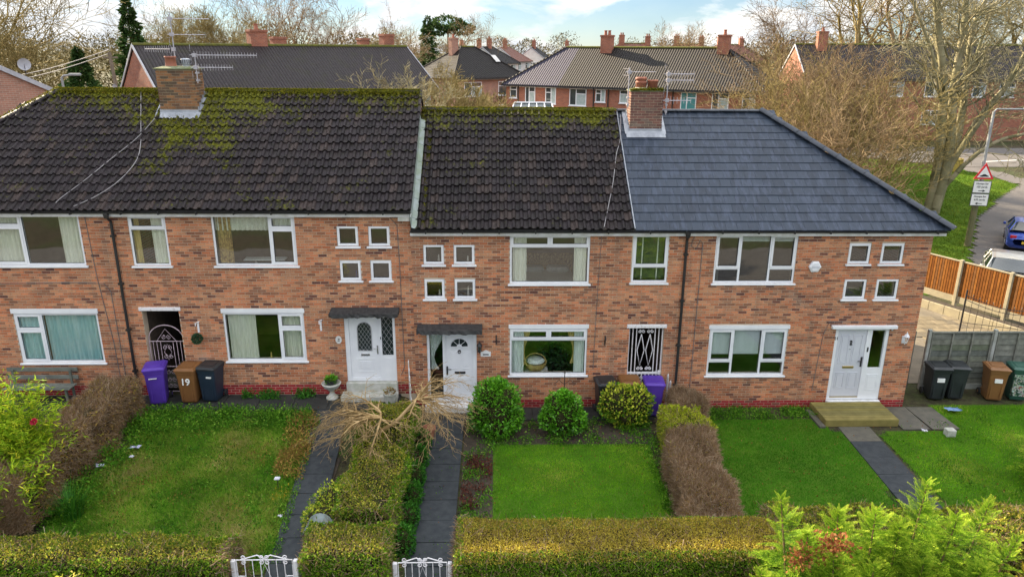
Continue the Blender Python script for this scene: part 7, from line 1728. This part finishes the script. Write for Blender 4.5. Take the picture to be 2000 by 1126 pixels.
# big many-stemmed tree on the verge
def big_tree():
    rd = random.Random(3); S = []; c = (25.4, 23.); z = gzf(*c); o = np.array([c[0], c[1], z])
    paths = [[(25.25, 23, .5), (25.33, 23, 3.27), (24.88, 22.8, 6.98), (24.2, 22.6, 9.43), (23.25, 22.4, 12.3), (22.4, 22.2, 15.5), (21.8, 22, 18)],
             [(25.5, 22.8, .5), (25.71, 22.8, 4.44), (25.47, 23, 7.53), (25.64, 23.4, 10.76), (25.75, 23.8, 12.31), (25.6, 24.5, 16), (25.8, 25, 18.5)],
             [(25.77, 23.2, .6), (26.42, 23.4, 5.3), (26.54, 23.8, 8.36), (26.62, 24.2, 10.76), (27.28, 24.6, 12.32), (28.3, 25, 16)],
             [(25.74, 22.8, 2.2), (26.7, 22.4, 3.86), (27.95, 22, 5.02), (29.85, 21.4, 5.74), (32, 20.8, 7.2)],
             [(25.78, 23, 2.8), (26.95, 22.8, 5.58), (28.18, 22.6, 8.1), (28.85, 22.4, 10.25), (29.6, 22.2, 13)],
             [(25.5, 23, 1), (26.1, 24, 5), (27.4, 25, 8.5), (28.6, 25.8, 12)], [(25.9, 23, 3), (27.6, 23.6, 6.2), (30, 24.4, 8.6), (32.4, 25, 11)], [(25.2, 23, 6), (23.6, 22.2, 9.2), (21.6, 21.4, 12), (19.8, 21, 14.5)]]
    rads = [.30, .28, .24, .16, .18, .18, .15, .13]
    for P, r in zip(paths, rads):
        P = [np.array(p)-o for p in P]; n = len(P); Q = []
        for i in range(n-1):
            for k in range(5):
                t = k/5; p0, p1, p2, p3 = P[max(i-1, 0)], P[i], P[i+1], P[min(i+2, n-1)]
                Q.append(.5*(2*p1+(-p0+p2)*t+(2*p0-5*p1+4*p2-p3)*t*t+(-p0+3*p1-3*p2+p3)*t**3)+np.array([rd.gauss(0, .02), rd.gauss(0, .02), 0]))
        Q.append(P[-1]); m = len(Q)
        for i in range(m-1):
            r0 = r*(1-.75*i/m); r1 = r*(1-.75*(i+1)/m); S.append((*Q[i], *Q[i+1], r0, r1)); d = Q[i+1]-Q[i]; d /= np.linalg.norm(d)
            if i > m*.22:
                for _ in range(2 if rd.random() < .75 else 1):
                    u = np.cross(d, [rd.gauss(0, 1), rd.gauss(0, 1), rd.gauss(0, 1)]); u /= np.linalg.norm(u); ang = rd.uniform(.6, 1.2); grow(S, rd, Q[i+1], d*math.cos(ang)+u*math.sin(ang), rd.uniform(1.3, 2.9), max(.022, r1*.35), 2, 4, .03, 2, .2, .62, .011)
    t = tree_obj('verge_tree', 'big pale many stemmed bare tree on the grass verge', c, S, 'bark_pale', .05)
big_tree()
# brown thicket of bare shrubs behind the slate roof
def thicket(label, c, H, seed, m, n=11, spread=.5):
    rd = random.Random(seed); S = []
    for i in range(n):
        a = rd.uniform(0, 6.28); e = rd.uniform(.05, spread); d = (math.cos(a)*e, math.sin(a)*e, 1); grow(S, rd, (math.cos(a)*.4*rd.random(), math.sin(a)*.4*rd.random(), -.1), d, H*rd.uniform(.55, .85), .05*rd.uniform(.6, 1.2), 0, 3, .035, 2, .10, .5, .010)
    tree_obj('bare_shrub', label, c, S, m, .03, 'brown thicket of bare shrubs beyond the slate roof', 'shrub')
TH = [((16.6, 21), 7.4, 'tall brown bare shrub over the slate hip on its chimney side'), ((17.2, 17.5), 6.4, 'brown bare shrub behind the upper slate hip'), ((18.9, 23.5), 7.8, 'tallest brown bare shrub of the thicket'), ((20.2, 19.8), 6.8, 'brown bare shrub in middle of the thicket'), ((20.3, 25), 7.2, 'brown bare shrub before the far terrace windows'), ((22.4, 29), 7.0, 'brown bare shrub left of the big verge tree'), ((21.2, 28), 7.6, 'brown bare shrub behind the middle of thicket'), ((19.0, 30.5), 7.6, 'brown bare shrub beside the far terrace hip'), ((23.6, 34), 6.0, 'brown bare shrub near the road end of thicket')]
for i, (c, H, lab) in enumerate(TH): thicket(lab, c, H, 40+i, ('bark_gold', 'bark_pink', 'bark_brown')[i % 3])
hedge('beech_hedge', 'brown beech hedge along the far road beyond the verge', 25.5, 33.0, 47.0, 48.2, 1.75, 4.4, 'brown_leaf', 500, .14, bulge=.2, top_m='brown_leaf', twigs=4000, twig_m='brown_twig', round_=.4)
hedge('low_scrub', 'green brown scrub under the bare thicket', 13.5, 21.0, 20, 27, .6, 2.2, 'scrub_leaf', 260, .12, bulge=.4, top_m='scrub_leaf', twigs=5000, twig_m='brown_twig', round_=.6, cat='scrub')
# trees behind
bare_tree('large spreading bare tree beyond the plain brick gable', (-37, 36), 14, 1, 'bark_gold', 4, 2, .02, .18, .42, .22, .68, rmin=.016)
bare_tree('second large bare tree left of the dark conifer', (-31.5, 34), 10.5, 21, 'bark_gold', 4, 2, .03, .18, .32, .2, .66, rmin=.016)
bare_tree('slim upright bare tree behind the tall aerial mast', (-26, 52), 11.5, 2, 'bark_gold', 4, 2, .10, .1, .2, .22, .6, stems=3, spread=.25)
bare_tree('broad pale bare tree behind long dark roof near the dark conifer', (-33, 60), 12, 3, 'bark_gold', 4, 2, .08, .12, .24, .2, .62, stems=3, spread=.35)
bare_tree('bare tree with dark nest behind long dark roof', (-23, 68), 13.5, 4, 'bark_pink', 4, 2, .10, .1, .24, .25, .62, stems=2, spread=.2)
bare_tree('bare tree behind the far chimney of long dark roof', (-18, 64), 11.5, 5, 'bark_pink', 4, 2, .08, .12, .24, .25, .6)
bare_tree('dense twiggy tree behind right part of long dark roof', (-14.5, 72), 11.5, 6, 'bark_gold', 4, 2, .06, .14, .24, .22, .58)
bare_tree('low bare tree at right end of long dark roof', (-11, 70), 10.5, 7, 'bark_pink', 4, 2, .04, .14, .22, .22, .6)
bare_tree('sapling standing before the right end of long dark roof', (-4.4, 14), 7.6, 8, 'bark_pale', 4, 2, .05, .12, .07, .35, .55, rmin=.009)
bare_tree('second thin sapling near the step between the two near roofs', (-3.3, 15), 7.1, 9, 'bark_pale', 4, 2, .05, .12, .06, .35, .55, rmin=.009)
bare_tree('bushy yellowish bare tree before hipped brick house', (-1.9, 31), 7.6, 10, 'bark_gold', 4, 2, .03, .15, .12, .25, .6, stems=2, spread=.35, rmin=.011)
bare_tree('rounded bushy bare tree left of the purple roof', (-.4, 36), 6.6, 11, 'bark_gold', 4, 2, .03, .15, .1, .25, .58, stems=2, spread=.4)
bare_tree('spreading pink bare tree beyond the hipped brick house', (-4.5, 96), 12.5, 12, 'bark_pink', 4, 2, .05, .14, .26, .25, .6)
bare_tree('upright bare twiggy tree behind the brown far ridge', (25, 82), 11.5, 13, 'bark_pink', 4, 2, .10, .08, .2, .15, .55, stems=4, spread=.3)
for i, (x, y, H, lab) in enumerate(((40, 66, 20, 'wide crowned bare tree left of the big verge tree top'), (47, 70, 21, 'tall bare tree behind the terrace screened by brown thicket'), (54, 66, 20, 'bare tree behind the big verge tree stems'), (37, 80, 12, 'smaller bare tree at the edge of the large bare trees'), (61, 70, 21, 'bare tree behind barred window house'))):
    bare_tree(lab, (x, y), H, 60+i, ('bark_gold', 'bark_brown')[i % 2], 4, 2, .01, .2, .36, .26, .68, group='large bare trees behind the screened terrace', rmin=.016)
# evergreens
def spruce(label, c, H, rad, n, seed=0, group='evergreens behind the houses', taper=1., name='evergreen_tree', leaf=.32):
    z = gzf(*c); t = thing(name, label, 'tree', (c[0], c[1], z), 0, group)
    q = rng.random(n)**.7; zz = H*(1-q*.92); lay = .75+.25*np.sin(zz*5.5+rng.normal(0, .4, n)); rr = rad*(q**taper)*lay*rng.uniform(.55, 1.05, n); a = rng.uniform(0, 2*np.pi, n); rr *= 1+.18*np.sin(a*3+zz*1.3+seed)
    P = np.stack([np.cos(a)*rr, np.sin(a)*rr, zz], -1); D = np.stack([np.cos(a), np.sin(a), np.full(n, -.15)], -1); V, F = leaf_np(P, D, leaf, .4, .5)
    tag(link('crown', np_mesh('crown', V, F, 'evergreen', np.clip(rng.random(n)*.7+.3*rr/rad, 0, 1)), t), kind='stuff'); MB().tube([(0, 0, -.1), (0, 0, H*.95)], [H*.018, .03], 7).build('trunk', 'bark_brown', t)
spruce('tall dark conifer left of the brick gable', (-28.0, 42), 12.2, 2.6, 9000, 1); spruce('broad dark green conifer below the tall conifer', (-27.5, 33), 8.4, 3.4, 9000, 2); spruce('second broad green conifer beside the utility pole', (-24.2, 34), 7.6, 2.4, 6000, 3)
spruce('tall narrow evergreen behind hipped brick house', (-10.5, 105), 12.5, 2.2, 4000, 4, taper=.6, leaf=.5)
t = thing('pine_tree', 'flat topped pine right of the tall narrow evergreen', 'tree', (-7.5, 108, gzf(-7.5, 108)), 0, 'evergreens behind the houses'); Ps = [ball(700, c_, r_, (1, 1, .4)) for c_, r_ in (((0, 0, 11.6), 2.4), ((2, .5, 10.8), 2.0), ((-1.8, 0, 10.6), 1.8))]
V, F = leaf_np(np.concatenate([p[0] for p in Ps]), np.concatenate([p[1] for p in Ps]), .5, .5, .6); tag(link('crown', np_mesh('crown', V, F, 'evergreen', rng.random(len(F))), t), kind='stuff'); MB().tube([(0, 0, 0), (0, 0, 11)], [.3, .12], 7).tube([(0, 0, 8), (2, .5, 10.6)], .09, 5).build('trunk', 'bark_brown', t)
bush('holly_tree', 'green evergreen shrub top showing over dark ridge', [((-1.6, 15.5, 4.6), 1.5, (1, 1, 1.3)), ((-.5, 16, 4.3), 1.2, (1, 1, 1.3))], 7000, .16, 'laurel_leaf', core=.7)
# far woods on the skyline and green between the houses
def woods(name, label, n, x0, x1, y0, y1, zmin, zmax, m, leaf):
    X = rng.uniform(x0, x1, n); Y = rng.uniform(y0, y1, n); crown = .55+.45*np.sin(X*.21)*np.sin(X*.083+2)+.25*np.sin(X*.53+1); H = zmin+(zmax-zmin)*np.clip(crown, .1, 1.1)
    Z = gz(X, Y)+H*np.sqrt(rng.random(n)); V, F = leaf_np(np.stack([X, Y, Z], -1), np.tile([0, -.5, .5], (n, 1)), leaf, .35, .9); tag(link(name, np_mesh(name, V, F, m, rng.random(n))), label, 'woodland', kind='stuff')
vmat('wood_far', [(0, (0.08, 0.07, 0.03)), (0.5, (0.15, 0.12, 0.055)), (1, (0.21, 0.17, 0.07))], .9, .05, .4)
woods('far_wood', 'hazy brown woodland along the skyline', 60000, -220, 260, 230, 300, 5, 12.5, 'wood_far', .8)
woods('far_wood', 'brown bare woodland beyond the left houses', 30000, -130, -14, 92, 130, 4, 11, 'wood_far', .6)
woods('far_wood', 'brown bare woodland beyond the right houses', 22000, 30, 130, 95, 130, 4, 11, 'wood_far', .6)
woods('garden_scrub', 'mixed green scrub of the back gardens', 16000, -40, 24, 48, 62, .5, 4.2, 'scrub_leaf', .35)
woods('garden_scrub', 'green brown scrub behind the left brick gable', 12000, -60, -26, 26, 60, 1., 5.5, 'scrub_leaf', .35)
